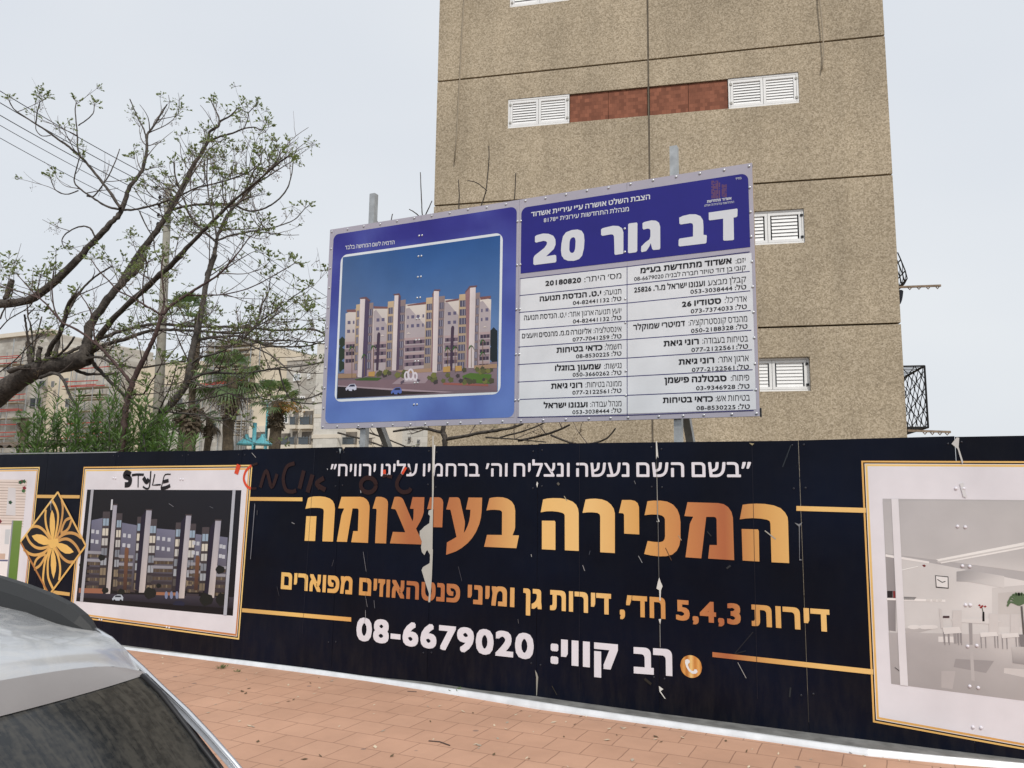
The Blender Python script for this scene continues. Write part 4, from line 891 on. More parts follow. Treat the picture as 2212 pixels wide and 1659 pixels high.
for k in range(46):
    r2 = random.Random(k); x = r2.choice([r2.uniform(620, 900), r2.uniform(1110, 1480), r2.uniform(1490, 1830), r2.uniform(1110, 1480), r2.uniform(1500, 1760)])
    y = 965 + r2.uniform(-20, 25) if x < 905 else (1020 + r2.uniform(-45, 30) if x < 1490 else r2.choice([925, 1035]) + r2.uniform(-15, 20)); r_ = r2.uniform(18, 34)
    Zp([(x + r_ * math.cos(t * PI / 5) * (1 if t % 2 else .75), y + r_ * math.sin(t * PI / 5) * (1 if t % 2 else .75)) for t in range(10)], r2.choice([(74, 74, 56), (92, 96, 58), (110, 112, 62), (64, 58, 60)]), 12 + (k % 3))
for x, y, h_ in ((355, 690, 320), (482, 770, 220), (575, 680, 260), (1332, 700, 190), (1408, 690, 260), (1573, 680, 220), (1690, 620, 270), (1690, 745, 120)):
    Zp([(x - 3, y), (x + 3, y), (x + 3, y + h_), (x - 3, y + h_)], (110, 88, 70), 16)
    for j in range(7):
        t = PI * j / 6 + .1; Zp([(x, y), (x + 14 * math.cos(t) - 5, y - 24 * math.sin(t) + 10), (x + 34 * math.cos(t), y - 26 * math.sin(t) + 34 * abs(math.cos(t)) + 16), (x + 16 * math.cos(t) + 5, y - 20 * math.sin(t) + 16)], (66, 108, 60) if j % 2 else (52, 88, 50), 17)
for x, y, c in ((290, 1070, (196, 198, 216)), (752, 1105, (84, 104, 172))):
    Zp([(x, y + 45), (x + 12, y + 30), (x + 45, y), (x + 95, y - 4), (x + 112, y + 25), (x + 110, y + 55), (x + 70, y + 70), (x + 5, y + 64)], c, 16)
    Zp([(x + 32, y + 26), (x + 50, y + 5), (x + 92, y + 2), (x + 96, y + 24)], (40, 44, 66), 17)
    for d in (24, 76): Zp([(x + d + 11 * math.cos(t * PI / 4), y + 62 + 11 * math.sin(t * PI / 4)) for t in range(8)], (30, 28, 34), 17)
for x, y, r_ in ((915, 985, 20), (955, 970, 26), (1000, 990, 18)):
    a.zstroke(H, [(x + r_ * math.cos(t * PI / 6), y + r_ * 1.9 * math.sin(t * PI / 6)) for t in range(13)], .022, (206, 200, 208), 16)
Zp([(880, 1018), (1030, 1015), (1050, 1040), (860, 1048)], (176, 164, 172), 15); Zp([(850, 1045), (890, 1022), (890, 1050), (855, 1072)], (90, 78, 92), 16); Zp([(1020, 1015), (1055, 1028), (1030, 1052), (1018, 1040)], (90, 78, 92), 16)
for x, y in ((932, 550), (1710, 485), (665, 572)): Zp([(x - 22, y + 8), (x, y - 8), (x + 24, y + 6)], (206, 196, 190), 16)
a.build('project_picture', bb, M['print'])
# right half: header and table
a = Art(SY)
hx0, hx1 = a.P(*zE2(112, 400))[0], a.P(*zE2(1992, 300))[0]
ht, hb = a.P(*zE2(1900, 100))[1], a.P(*zE2(1990, 700))[1]
r_ = .07
pts = [(hx0, hb), (hx1, hb)] + [(hx1 - r_ + r_ * math.cos(t * PI / 12), ht - r_ + r_ * math.sin(t * PI / 12)) for t in range(7)] + [(hx0 + r_ - r_ * math.sin(t * PI / 12), ht - r_ + r_ * math.cos(t * PI / 12)) for t in range(7)]
a.raw(pts, (35, 33, 122), 1)
tb0 = a.P(*z4(100, 250))[1]; tbb = a.P(*z4(100, 1397))[1]
a.raw([(hx0, tbb), (hx1 + .01, tbb), (hx1 + .01, tb0), (hx0, tb0)], (214, 217, 222), 1)
LN = (52, 50, 104)
def hl(p, q2, w_=.009): a.stroke([a.P(*z4(*p)), a.P(*z4(*q2))], w_, LN, 3)
for p, q2 in (((990, 148), (2005, 25)), ((990, 297), (2007, 187)), ((990, 450), (2010, 348)), ((990, 600), (2015, 512)), ((990, 752), (2020, 675)), ((990, 906), (2025, 838)), ((990, 1058), (2030, 1003)), ((990, 1215), (2036, 1172)), ((990, 1380), (2040, 1340)),
              ((100, 248), (990, 148)), ((97, 388), (990, 297)), ((93, 528), (990, 450)), ((90, 672), (990, 600)), ((87, 815), (990, 752)), ((85, 960), (990, 906)), ((83, 1105), (990, 1058)), ((80, 1250), (990, 1215)), ((80, 1397), (990, 1380))): hl(p, q2)
a.stroke([a.P(*z4(989, 148)), a.P(*z4(990, 1380))], .007, LN, 4)
# small emblem: two towers drawn in copper dashes
for (xa, xb, ya, yb) in ((1682, 1740, 152, 300), (1742, 1757, 160, 296), (1767, 1810, 182, 288)):
    ny = 17; nx = 5 if xb - xa > 20 else 1
    for j in range(ny):
        for i in range(nx):
            if random.Random(i * 7 + j * 31 + xa).random() < .16: continue
            u0, u1 = xa + (xb - xa) * (i + .08) / nx, xa + (xb - xa) * (i + .9) / nx; v0 = ya + (yb - ya) * j / ny; v1 = v0 + (yb - ya) * .6 / ny
            a.z(zE2, [(u0, v1), (u1, v1), (u1, v0), (u0, v0)], (122, 82, 92), 3)
a.build('information_table', bb, M['print'])
lt = Lettering(SY)
for P in ([(1787,195),(2066,155),(2073,165),(2070,230),(2060,240),(2033,245),(2037,460),(2025,468),(1940,473),(1930,465),(1930,255),(1795,272),(1788,262)],
          [(1495,245),(1530,228),(1600,212),(1660,212),(1705,230),(1730,270),(1735,330),(1735,415),(1765,418),(1768,430),(1765,490),(1755,500),(1500,530),(1488,520),(1490,465),(1500,452),(1632,432),(1632,320),(1625,302),(1605,298),(1510,313),(1497,303)],
          [(1132,300),(1150,288),(1220,272),(1265,275),(1295,295),(1307,335),(1308,545),(1300,560),(1240,565),(1228,555),(1213,497),(1200,530),(1170,575),(1125,587),(1117,575),(1120,530),(1160,490),(1200,460),(1210,430),(1210,370),(1200,355),(1180,353),(1142,363),(1133,352)],
          [(990,312),(1002,302),(1075,293),(1082,303),(1080,575),(1068,587),(998,597),(988,588)],
          [(722,362),(740,348),(840,325),(895,328),(930,350),(943,390),(943,595),(935,603),(865,613),(855,605),(850,430),(840,413),(820,410),(735,425),(722,415)],
          [(68,432),(85,418),(150,402),(205,405),(250,425),(270,460),(272,510),(255,555),(178,628),(265,613),(278,620),(280,675),(270,688),(65,713),(52,705),(53,645),(65,620),(160,545),(185,510),(188,490),(175,478),(150,475),(80,492),(68,485)]):
    lt = Lettering(SY); lt.poly(zE, P); lt.build('address_letter', bb, M['sign_white'])
lt = Lettering(SY)
O_ = [(325,570),(330,500),(345,430),(375,390),(430,368),(490,362),(530,375),(552,410),(558,470),(552,550),(535,620),(505,655),(455,672),(395,672),(355,655),(332,620)]
I_ = [(408,555),(409,520),(411,485),(417,460),(432,443),(450,438),(464,447),(470,475),(468,520),(465,555),(457,580),(445,592),(432,594),(420,590),(411,575),(408,565)]
O_ = [(x, y) for x, y in O_]; n = len(O_)
for k in range(n): lt.poly(zE, [O_[k], O_[(k + 1) % n], I_[(k + 1) % n], I_[k]])
lt.build('address_letter', bb, M['sign_white'])
lt = Lettering(SY)
def add(tr, t, xr, yr, xl, yl, h, wt=0, name='header_line', m='sign_white'):
    lt = Lettering(SY)
    a0 = tr(xr, yr); a1 = tr(xl, yl); sc_ = abs(tr(0, 1)[1] - tr(0, 0)[1]); lt.add(t, *a0, *a1, h * sc_, wt); lt.build(name, bb, M[m])
add(zE, 'הצבת השלט אושרה ע״י עיריית אשדוד', 1207, 62, 30, 237, 48, .022); add(zE, 'מנהלת התחדשות עירונית *8178', 998, 180, 155, 292, 42, .012)
add(zE, 'אשדוד מתחדשת', 2012, 66, 1770, 100, 25, .03); add(zE, 'התחדשות עירונית זה אנחנו', 2037, 99, 1745, 136, 20, .0); add(zE2, 'בס״ד', 1932, 137, 1882, 146, 17, .01)
add(H1, 'הדמיה לשם המחשה בלבד', 788, 938, 283, 993, 38, .012)
lt = Lettering(SY)
rg, bd, tl = -.006, .032, .014
for t, xr, yr, xl, yl, h, wt in (
 ('יזם:',1972,112,1890,122,37,rg),('אשדוד מתחדשת בע״מ',1858,121,1100,204,46,bd),('קובי בן דוד טויזר חברה לבניה 08-6679020',1975,172,1048,267,34,.004),
 ('קבלן מבצע',1977,272,1660,305,42,rg),('וענונו ישראל מ.ר. 25826',1635,308,1048,363,44,.02),('טל: 053-3038444',1978,334,1515,374,36,tl),
 ('אדריכל:',1982,436,1800,449,44,rg),('סטודיו 26',1770,453,1445,483,46,bd),('טל: 073-7374033',1983,497,1518,535,36,tl),
 ('מהנדס קונסטרוקציה:',1986,602,1500,637,46,rg),('דמיטרי שמוקלר',1470,640,1040,674,44,.022),('טל: 050-2188328',1988,660,1520,698,36,tl),
 ('בטיחות בעבודה:',1992,767,1615,787,46,rg),('רוני גיאת',1585,790,1293,810,46,bd),('טל: 077-2122561',1993,826,1523,856,36,tl),
 ('ארגון אתר:',1998,930,1745,942,46,rg),('רוני גיאת',1713,945,1418,962,46,bd),('טל: 077-2122561',2000,997,1527,1021,36,tl),
 ('פיתוח:',2003,1090,1850,1095,46,rg),('סבטלנה פישמן',1815,1097,1300,1114,48,bd),('טל: 03-9346928',2005,1157,1562,1173,36,tl),
 ('בטיחות אש:',2008,1257,1725,1264,46,rg),('כדאי בטיחות',1702,1266,1287,1279,46,bd),('טל: 08-8530225',2008,1326,1565,1338,36,tl),
 ('מס׳ היתר:',942,243,635,276,42,rg),('20180820',608,279,312,309,44,.03),
 ('תנועה:',942,372,797,385,40,rg),('י.ט. הנדסת תנועה',775,388,265,437,42,bd),('טל: 04-82441132',942,430,540,466,34,tl),
 ('יועץ תנועה ארגון אתר:',942,532,503,564,40,rg),('י.ט. הנדסת תנועה',485,567,135,593,40,.012),('טל: 04-82441132',942,588,540,619,34,tl),
 ('אינסטלציה:',943,684,712,699,40,rg),('אליונורה מ.מ. מהנסים ויועצים',693,701,118,743,40,.012),('טל: 077-7041259',943,741,538,769,34,tl),
 ('חשמל:',943,829,805,838,42,rg),('כדאי בטיחות',785,839,405,863,44,bd),('טל: 08-8530225',943,884,566,908,34,tl),
 ('נגישות:',943,988,800,995,42,rg),('שמעון בוזגלו',772,997,392,1012,44,bd),('טל: 050-3660262',943,1043,538,1061,34,tl),
 ('ממונה בטיחות:',943,1138,645,1149,42,rg),('רוני גיאת',618,1151,360,1161,44,bd),('טל: 077-2122561',943,1192,536,1209,34,tl),
 ('מנהל עבודה:',943,1304,685,1311,42,rg),('וענונו ישראל',662,1313,297,1322,44,bd),('טל: 053-3038444',943,1357,536,1371,34,tl)):
    add(z4, t, xr, yr, xl, yl, h, wt, 'table_line', 'sign_black')
rvs = dome_mesh('rivet_bright', .013, M['rivet'])
nn = 0
def srv(x, z_):
    rivet_at(rvs, (x, SY - .004, z_), bb)
n = 22
for k in range(n):
    x = xs[0] + .03 + (xs[4] - xs[0] - .06) * k / (n - 1)
    srv(x, tz - .025 + rnd.uniform(-.006, .006)); srv(x + rnd.uniform(-.05, .05) * (0 < k < n - 1), bz + .025)
for k in range(1, 10):
    z_ = bz + (tz - bz) * k / 10
    srv(xs[0] + .03, z_); srv(xs[4] - .03, z_)
    srv(xs[1] - .02, z_); srv(xs[1] + .02, z_)
    if k % 2: srv(xs[2] - .02, z_); srv(xs[2] + .02, z_); 
    if k % 3 != 0: srv(xs[3] - .025, z_)
# ================================================================== BIG APARTMENT BUILDING
uL, uR = (onB(938, 444)[0] + onB(930, 700)[0]) / 2, (onB(1926, 377)[0] + onB(1948, 698)[0]) / 2
uJ = onB(1400, 130)[0]
zj = [(onB(1912, 75)[1] + onB(950, 177)[1]) / 2, (onB(1926, 377)[1] + onB(938, 444)[1]) / 2, onB(1948, 698)[1]]
zj = [zj[0] + 5.8, zj[0] + 2.9] + zj + [zj[2] - 2.9, -.02]
ab = thing('apartment_building', 'tall beige pebble-dashed apartment building with white shutters behind the billboard', 'building', tuple(B((uL + uR) / 2, 0, 4)))
wl = (onB(1097, 245)[0], onB(1230, 237)[0]); wr = (onB(1573, 195)[0], onB(1726, 190)[0])
rows = [(onB(1160, 209)[1], onB(1160, 272)[1])]           # upper and lower edge of the shutters we see best
rows = [(rows[0][0] + 2.9, rows[0][1] + 2.9), rows[0], (onB(1700, 452)[1], onB(1700, 526)[1]), (onB(1700, 771)[1], onB(1700, 845)[1])]
rows = [(rows[0][0], onB(1160, 9)[1])] + rows[1:]
G = .019
def slab(u0, u1, z0, z1, holes, name='facade_panel'):
    us = sorted({u0, u1, *[h[0] for h in holes], *[h[1] for h in holes]}); zs = sorted({z0, z1, *[h[2] for h in holes], *[h[3] for h in holes]})
    m = MB()
    for i in range(len(us) - 1):
        for j in range(len(zs) - 1):
            cu, cz = (us[i] + us[i + 1]) / 2, (zs[j] + zs[j + 1]) / 2
            if any(h[0] < cu < h[1] and h[2] < cz < h[3] for h in holes): continue
            P = [B(us[i], zs[j]), B(us[i + 1], zs[j]), B(us[i + 1], zs[j + 1]), B(us[i], zs[j + 1])]
            m.face(P)
    for h in holes:                                       # reveals
        a_, b_, c_, d_ = h; q = [(a_, c_), (b_, c_), (b_, d_), (a_, d_)]
        for k in range(4):
            (p0, p1), (q0, q1) = q[k], q[(k + 1) % 4]; m.face([B(p0, p1), B(q0, q1), B(q0, q1, .16), B(p0, p1, .16)])
    for (p0, p1), (q0, q1) in (((u0, z0), (u1, z0)), ((u1, z0), (u1, z1)), ((u1, z1), (u0, z1)), ((u0, z1), (u0, z0))):
        m.face([B(p0, p1), B(q0, q1), B(q0, q1, .16), B(p0, p1, .16)])
    return m.build(name, M['pebble'], ab)
m = MB(); fb = lambda u, d, z: B(u, z, d)
m.box((uL + .06, .17, -.02), (uR - .06, 11, zj[0] + 2), 0, fb); m.build('building_core', M['joint'], ab)
m = MB(); m.box((uL + .001, .2, 0), (uL + .055, 11, zj[0]), 0, fb); m.box((uR - .055, .2, 0), (uR - .001, 11, zj[0]), 0, fb); m.build('side_wall', M['pebble'], ab)
m = MB(); m.box((uJ - G + .001, .02, 0), (uJ + G - .001, .15, zj[0]), 0, fb); m.build('joint_sealant', mat('joint_sealant', (.17, .145, .115), .9, .1, var=.2), ab)
allh = [(a_, b_, r1, r0) for (r0, r1) in rows for (a_, b_) in (wl, wr)] + [(wl[1], uJ - G, rows[1][1] + .01, rows[1][0] - .01), (uJ + G, wr[0], rows[1][1] + .01, rows[1][0] - .01)]
for k in range(len(zj) - 1):
    za, zb_ = zj[k + 1] + G, zj[k] - G
    for a_, b_ in ((uL, uJ - G), (uJ + G, uR)):
        hs = [h for h in allh if h[0] >= a_ - .03 and h[1] <= b_ + .03 and h[2] > za and h[3] < zb_]
        # a window and the tiles beside it share one opening
        slab(a_, b_, za, zb_, hs)
# brown ceramic band between the shutters
for a_, b_ in ((wl[1] + .004, uJ - G - .002), (uJ + G + .002, wr[0] - .004)):
    for t in range(2):
        x0_, x1_ = a_ + (b_ - a_) * t / 2 + .004, a_ + (b_ - a_) * (t + 1) / 2 - .004
        m = MB(); m.box((x0_, .035, rows[1][1] + .022), (x1_, .10, rows[1][0] - .022), 0, fb); m.build('tile_band', M['tile'], ab)
def window(u0, u1, z0, z1, rec, gap, hinge):
    fw = .045; m = MB()
    for lo, hi in (((u0, z0), (u1, z0 + fw)), ((u0, z1 - fw), (u1, z1)), ((u0, z0 + fw), (u0 + fw, z1 - fw)), ((u1 - fw, z0 + fw), (u1, z1 - fw))):
        m.box((lo[0] + .002, rec, lo[1] + .002), (hi[0] - .002, rec + .06, hi[1] - .002), 0, fb)
    wf = m.build('window', M['zinc_white'], ab)
    m = MB(); m.box((u0 + .01, .12, z0 + .01), (u1 - .01, .14, z1 - .01), 0, fb); m.build('pane', M['glass_dark'], wf)
    um = (u0 + u1) / 2
    for a_, b_, left in ((u0 + fw + .004, um - .004, 1), (um + .004, u1 - fw - .004, 0)):
        m = MB(); s_ = .05; a2, b2, c2, d2 = a_, b_, z0 + fw + .004, z1 - fw - .004
        for lo, hi in (((a2, c2), (b2, c2 + s_)), ((a2, d2 - s_), (b2, d2)), ((a2, c2 + s_), (a2 + s_, d2 - s_)), ((b2 - s_, c2 + s_), (b2, d2 - s_))):
            m.box((lo[0], rec + .004, lo[1]), (hi[0], rec + .045, hi[1]), 0, fb)
        n = 8 if gap < .5 else 7
        for k in range(n):
            h = (d2 - c2 - 2 * s_) / n; zc = c2 + s_ + h * (k + .5); i0, i1 = a2 + s_ + .004 + (.022 if gap > .5 else 0), b2 - s_ - .004 - (.022 if gap > .5 else 0)
            hh = h * (.5 if left and gap < .5 else .53) if gap != .7 else h * .46
            P = [(i0, rec + .014, zc - hh + .002), (i1, rec + .014, zc - hh + .002), (i1, rec + .034, zc + hh - .002), (i0, rec + .034, zc + hh - .002)]
            m.face([B(x, z_, d) for x, d, z_ in P], 1); m.face([B(x, z_, d + .006) for x, d, z_ in P], 1)
            m.face([B(i0, zc - hh + .002, rec + .014), B(i1, zc - hh + .002, rec + .014), B(i1, zc - hh + .002, rec + .02), B(i0, zc - hh + .002, rec + .02)], 1)
        uh = a2 if left else b2
        for zz in (c2 + .06, d2 - .1):
            m.box((uh - .02, rec - .012, zz), (uh + .03, rec + .002, zz + .045), 2, fb)
        m.build('shutter', [M['zinc_white'], M['slat'], M[hinge]], wf)
M['hinge'] = mat('hinge_metal', (.40, .39, .36), .5)
window(*wl, rows[0][1], rows[0][0], .04, .3, 'hinge'); window(*wr, rows[0][1], rows[0][0], .04, .3, 'hinge')
window(*wl, rows[1][1], rows[1][0], .012, .3, 'hinge'); window(*wr, rows[1][1], rows[1][0], .02, .3, 'hinge')
window(*wr, rows[2][1], rows[2][0], .035, .7, 'dark'); window(*wr, rows[3][1], rows[3][0], .085, .8, 'dark')
window(*wl, rows[2][1], rows[2][0], .035, .7, 'dark'); window(*wl, rows[3][1], rows[3][0], .085, .8, 'dark')
M['cable'] = mat('old_cable', (.36, .30, .22), .7)
for P in ([(1006, -60), (1004, 0), (1000, 60), (996, 130), (991, 215), (987, 290), (982, 350)], [(1769, -60), (1770, 0), (1776, 60), (1779, 110), (1778, 135), (1775, 152)]):
    pts = []
    for k, (x, y) in enumerate(P):
        u_, z_ = onB(x, y, -.05); pts.append(B(u_, z_, -.07 - .02 * math.sin(k)))
    m = MB(); m.tube(pts, .015, 6); m.build('cable', M['cable'], ab, True)
# wrought-iron cage and drying rails on the far corner
c6 = fr(2900, 750, 1.5804)
def onBo(zx, zy, off): return onB(*c6(zx, zy), off)
def wavy(m, f, a0, a1, z0, z1, n, amp, r=.008):
    # f(s, z) -> point ; upright wavy rods that meet in ovals
    w_ = (a1 - a0) / n
    for k in range(n + 1):
        P = []
        for j in range(25):
            t = j / 24; z_ = z0 + (z1 - z0) * t; sgn = 1 if k % 2 else -1
            P.append(f(min(a1, max(a0, a0 + w_ * k + sgn * amp * w_ * math.cos(t * PI * 7))), z_))
        m.tube(P, r, 4)
o1 = .5
ut, zt_ = onBo(1172, 1092, o1); ub, zb_ = onBo(1190, 1474, o1); uo = (ut + ub) / 2
cg = MB(); dd = 1.7
for a_ in (o1, o1 + dd):
    for u_ in (uR + .01, uo): cg.bar(B(u_, zb_, a_), B(u_, zt_, a_), .035, .035)
    for z_ in (zb_, zt_): cg.bar(B(uR + .01, z_, a_), B(uo, z_, a_), .03, .03)
for u_ in (uR + .01, uo):
    for z_ in (zb_, zt_): cg.bar(B(u_, z_, o1), B(u_, z_, o1 + dd), .03, .03)
cage = cg.build('window_cage', M['wire'], ab)
m = MB(); wavy(m, lambda s, z_: B(s, z_, o1), uR + .03, uo, zb_, zt_, 4, .42); m.build('lattice', M['wire'], cage)
m = MB(); wavy(m, lambda s, z_: B(uo, z_, s), o1, o1 + dd, zb_, zt_, 10, .42); m.build('lattice', M['wire'], cage)
m = MB()
for k in range(9):
    m.bar(B(uR, zt_ + .012, o1 + dd * (k + .5) / 9), B(uo, zt_ + .012, o1 + dd * (k + .5) / 9), .014, .014); m.bar(B(uR, zb_ - .012, o1 + dd * (k + .5) / 9), B(uo, zb_ - .012, o1 + dd * (k + .5) / 9), .02, .014)
m.build('grating', M['wire'], cage)
o2 = 1.3
prof = [onBo(*p, o2) for p in ((1002, 385), (1022, 430), (1050, 500), (1062, 548), (1045, 580), (1008, 592))]
m = MB()
for k in range(7):
    m.tube([B(u_, z_, o2 + k * .22) for u_, z_ in prof], .012, 4)
for u_, z_ in prof[1:5]: m.bar(B(u_, z_, o2), B(u_, z_, o2 + 1.32), .018, .018)
for k in range(6):
    for (u0_, z0_), (u1_, z1_) in zip(prof[1:4], prof[2:5]):
        m.tube([B(u0_, z0_, o2 + k * .22), B((u0_ + u1_) / 2 + .02, (z0_ + z1_) / 2, o2 + .11 + k * .22), B(u1_, z1_, o2 + (k + 1) * .22)], .007, 4)
m.build('balcony_basket', M['wire'], ab)
M['rust'] = mat('rusty_bar', (.26, .20, .15), .8, .2, var=.3, vscale=20)
for (xa, ya), (xb, yb), off, hooks in (((1000, 602), (1272, 592), 1.0, (1078, 1135, 1192, 1250)), ((1064, 1494), (1333, 1503), .45, (1172, 1218, 1265, 1310))):
    p0, p1 = onBo(xa, ya, off), onBo(xb, yb, off)
    m = MB(); m.bar(B(*p0, off), B(*p1, off), .035, .04)
    for h in hooks:
        t = (h - xa) / (xb - xa); u_, z_ = p0[0] + (p1[0] - p0[0]) * t, p0[1] + (p1[1] - p0[1]) * t
        m.tube([B(u_ - .03, z_ - .02, off), B(u_, z_ - .06, off), B(u_ + .03, z_ - .02, off)], .012, 5)
    m.build('drying_rail', M['rust'], ab)
cl = MB(); o3 = 1.05
P = [onBo(*p, o3) for p in ((1013, 608), (1040, 622), (1034, 660), (1020, 700))]
uu = [p[0] for p in P]; zz = [p[1] for p in P]
n = 8
rowsv = []
for j in range(9):
    t = j / 8; xr_ = 1041 - 5 * t - 16 * t ** 3; wd = onBo(xr_, 608 + 92 * t, o3)[0] - uR - .02
    rowsv.append([B(uR + .02 + wd * i / n, zz[0] - .02 + (zz[3] - zz[0]) * t - .03 * (i / n) * (1 - t), o3 + .05 * math.sin(i * 1.7 + t * 2)) for i in range(n + 1)])
for j in range(8):
    for i in range(n): cl.face([rowsv[j][i], rowsv[j][i + 1], rowsv[j + 1][i + 1], rowsv[j + 1][i]])
c_ = cl.build('hanging_cloth', mat('dark_cloth', (.03, .033, .045), .9, .1), None, True)
tag(c_, 'dark cloth drying on the upper rail at the corner of the beige building', 'cloth')

# ================================================================== FAR BUILDINGS
FARY = 46
def far_block(bld, name, x0, x1, ytop, m, Y=FARY, dep=12, ybot=None):
    a_, b_ = onY(x0, ytop, Y), onY(x1, ytop, Y); z1_ = a_.z; zb0 = -.16 if ybot is None else onY(x0, ybot, Y).z
    k = MB(); k.box((a_.x, Y, zb0), (b_.x, Y + dep, z1_)); return k.build(name, m, bld)
def far_win(bld, x0, y0, x1, y1, kind='window', Y=FARY, frame_m='zinc_white', glass='glass_dark'):
    a_, b_ = onY(x0, y1, Y - .05), onY(x1, y0, Y - .05)
    k = MB(); t = .07
    for lo, hi in (((a_.x, a_.z), (b_.x, a_.z + t)), ((a_.x, b_.z - t), (b_.x, b_.z)), ((a_.x, a_.z + t), (a_.x + t, b_.z - t)), ((b_.x - t, a_.z + t), (b_.x, b_.z - t)), (((a_.x + b_.x) / 2 - .03, a_.z + t), ((a_.x + b_.x) / 2 + .03, b_.z - t))):
        k.box((lo[0], Y - .09, lo[1]), (hi[0], Y - .002, hi[1]))
    f_ = k.build(kind, M[frame_m], bld)
    g_ = MB(); g_.box((a_.x + t, Y - .045, a_.z + t), (b_.x - t, Y - .004, b_.z - t)); g_.build('pane', M[glass], f_); return f_
def balcony(bld, x0, y0, x1, y1, Y=FARY, rail=.5):
    # flat panel coloured as the shade of a deep loggia, with a glass rail
    a_, b_ = onY(x0, y1, Y - .02), onY(x1, y0, Y - .02); k = MB()
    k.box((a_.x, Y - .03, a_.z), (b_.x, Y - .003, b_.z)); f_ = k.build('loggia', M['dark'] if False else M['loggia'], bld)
    k = MB(); h = (b_.z - a_.z) * rail; k.box((a_.x + .02, Y - .40, a_.z + .05), (b_.x - .02, Y - .37, a_.z + h)); k.box((a_.x, Y - .42, a_.z + h), (b_.x, Y - .35, a_.z + h + .07)); k.box((a_.x - .1, Y - .45, a_.z - .25), (b_.x + .1, Y - .031, a_.z + .02), 1)
    k.build('railing', [M['rail_glass'], M['cream_pale']], f_)
    k = MB()
    for t in (.18, .5, .8): k.box((a_.x + (b_.x - a_.x) * t, Y - .06, a_.z + .1), (a_.x + (b_.x - a_.x) * (t + .1), Y - .0305, b_.z - .3))
    k.build('balcony_door', M['zinc_grey'], f_)
M['loggia'] = mat('loggia_shade', (.16, .14, .12), .9, .2, var=.4, vscale=1.2)  # dark tone stands in for the shade inside the recess
M['rail_glass'] = mat('smoked_rail_glass', (.07, .085, .10), .15, .5)
M['zinc_grey'] = mat('grey_door', (.25, .25, .25), .5)
zr = fr(900, 1400, 2.765); z3 = fr(0, 1000, 1.6385); z2 = fr(0, 300, 1.6385)
X3 = lambda v: z3(v, 0)[0]; Y3 = lambda v: z3(0, v)[1]; XR = lambda v: zr(v, 0)[0]; YR = lambda v: zr(0, v)[1]
sb = thing('apartment_block', 'stone-clad apartment block with cream balconies seen left of the billboard', 'building', tuple(onY(640, 1000, FARY).xy) + (-.16,))
far_block(sb, 'stone_wing', XR(640), XR(972), YR(60), M['stone']); far_block(sb, 'corner_tower', XR(968.5), XR(1228), YR(-130), M['stone_pale'], FARY - .6, 13)
far_block(sb, 'cream_wing', XR(300), XR(645), YR(112), M['cream'], FARY + .35); far_block(sb, 'balcony_wing', XR(690), XR(925), YR(590), M['cream_pale'], FARY - .5, 1)
far_block(sb, 'lower_wing', XR(225), XR(690), YR(770), M['cream_pale'], FARY - .45, .9); far_block(sb, 'stone_front', XR(440), XR(760), YR(470), M['stone'], FARY - .25, .8)
far_block(sb, 'rear_wing', XR(1228), XR(1830), YR(600), M['cream_pale'], FARY + .4)
for q_ in ((706, 192, 788, 280), (858, 192, 892, 255)): far_win(sb, *zr(q_[0], q_[1]), *zr(q_[2], q_[3]), glass='blind')if False else None
M['blind'] = mat('pale_blind', (.55, .6, .64), .5)
for q_, g_ in (((706, 192, 788, 280), 'blind'), ((858, 192, 892, 255), 'blind'), ((780, 440, 832, 480), 'glass_dark'), ((910, 440, 940, 500), 'glass_dark')): far_win(sb, *zr(*q_[:2]), *zr(*q_[2:]), glass=g_)
far_win(sb, *zr(340, 262), *zr(490, 325), Y=FARY + .35, frame_m='zinc_grey'); far_win(sb, *zr(570, 655), *zr(652, 740), Y=FARY - .25); far_win(sb, *zr(385, 655), *zr(432, 715), Y=FARY - .45)if False else None
far_win(sb, *zr(360, 470), *zr(430, 540), Y=FARY + .35, frame_m='zinc_grey')
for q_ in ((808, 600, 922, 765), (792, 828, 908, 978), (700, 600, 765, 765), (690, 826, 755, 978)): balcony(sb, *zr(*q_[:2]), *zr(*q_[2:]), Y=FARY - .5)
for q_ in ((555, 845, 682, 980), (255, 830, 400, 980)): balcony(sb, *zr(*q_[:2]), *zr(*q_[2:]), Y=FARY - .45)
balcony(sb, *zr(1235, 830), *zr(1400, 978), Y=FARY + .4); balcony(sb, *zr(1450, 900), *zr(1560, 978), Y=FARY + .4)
k = MB(); a_, b_ = onY(*zr(930, 640), FARY - .6), onY(*zr(1228, 665), FARY - .6); k.box((a_.x, FARY - .63, b_.z), (b_.x, FARY - .602, a_.z)); a_, b_ = onY(*zr(905, 862), FARY - .6), onY(*zr(1228, 895), FARY - .6); k.box((a_.x + .02, FARY - .63, b_.z), (b_.x, FARY - .602, a_.z)); k.build('stone_band', M['cream_pale'], sb)
k = MB(); a_, b_ = onY(XR(640), YR(60), FARY), onY(XR(972), YR(60), FARY); k.box((a_.x - .1, FARY - .08, a_.z), (b_.x, FARY + .4, a_.z + .25)); k.build('parapet', M['cream_pale'], sb)
ph = thing('stone_house', 'low pale stone house with two tiny windows under the billboard', 'building', tuple(onY(860, 1000, 34).xy) + (-.16,))
far_block(ph, 'wall', XR(1900), XR(2200), YR(640), M['stone_pale'], 34, 8)
for q_ in ((1955, 885, 1982, 935), (2055, 915, 2080, 965)): far_win(ph, *zr(*q_[:2]), *zr(*q_[2:]), Y=34, frame_m='zinc_grey')
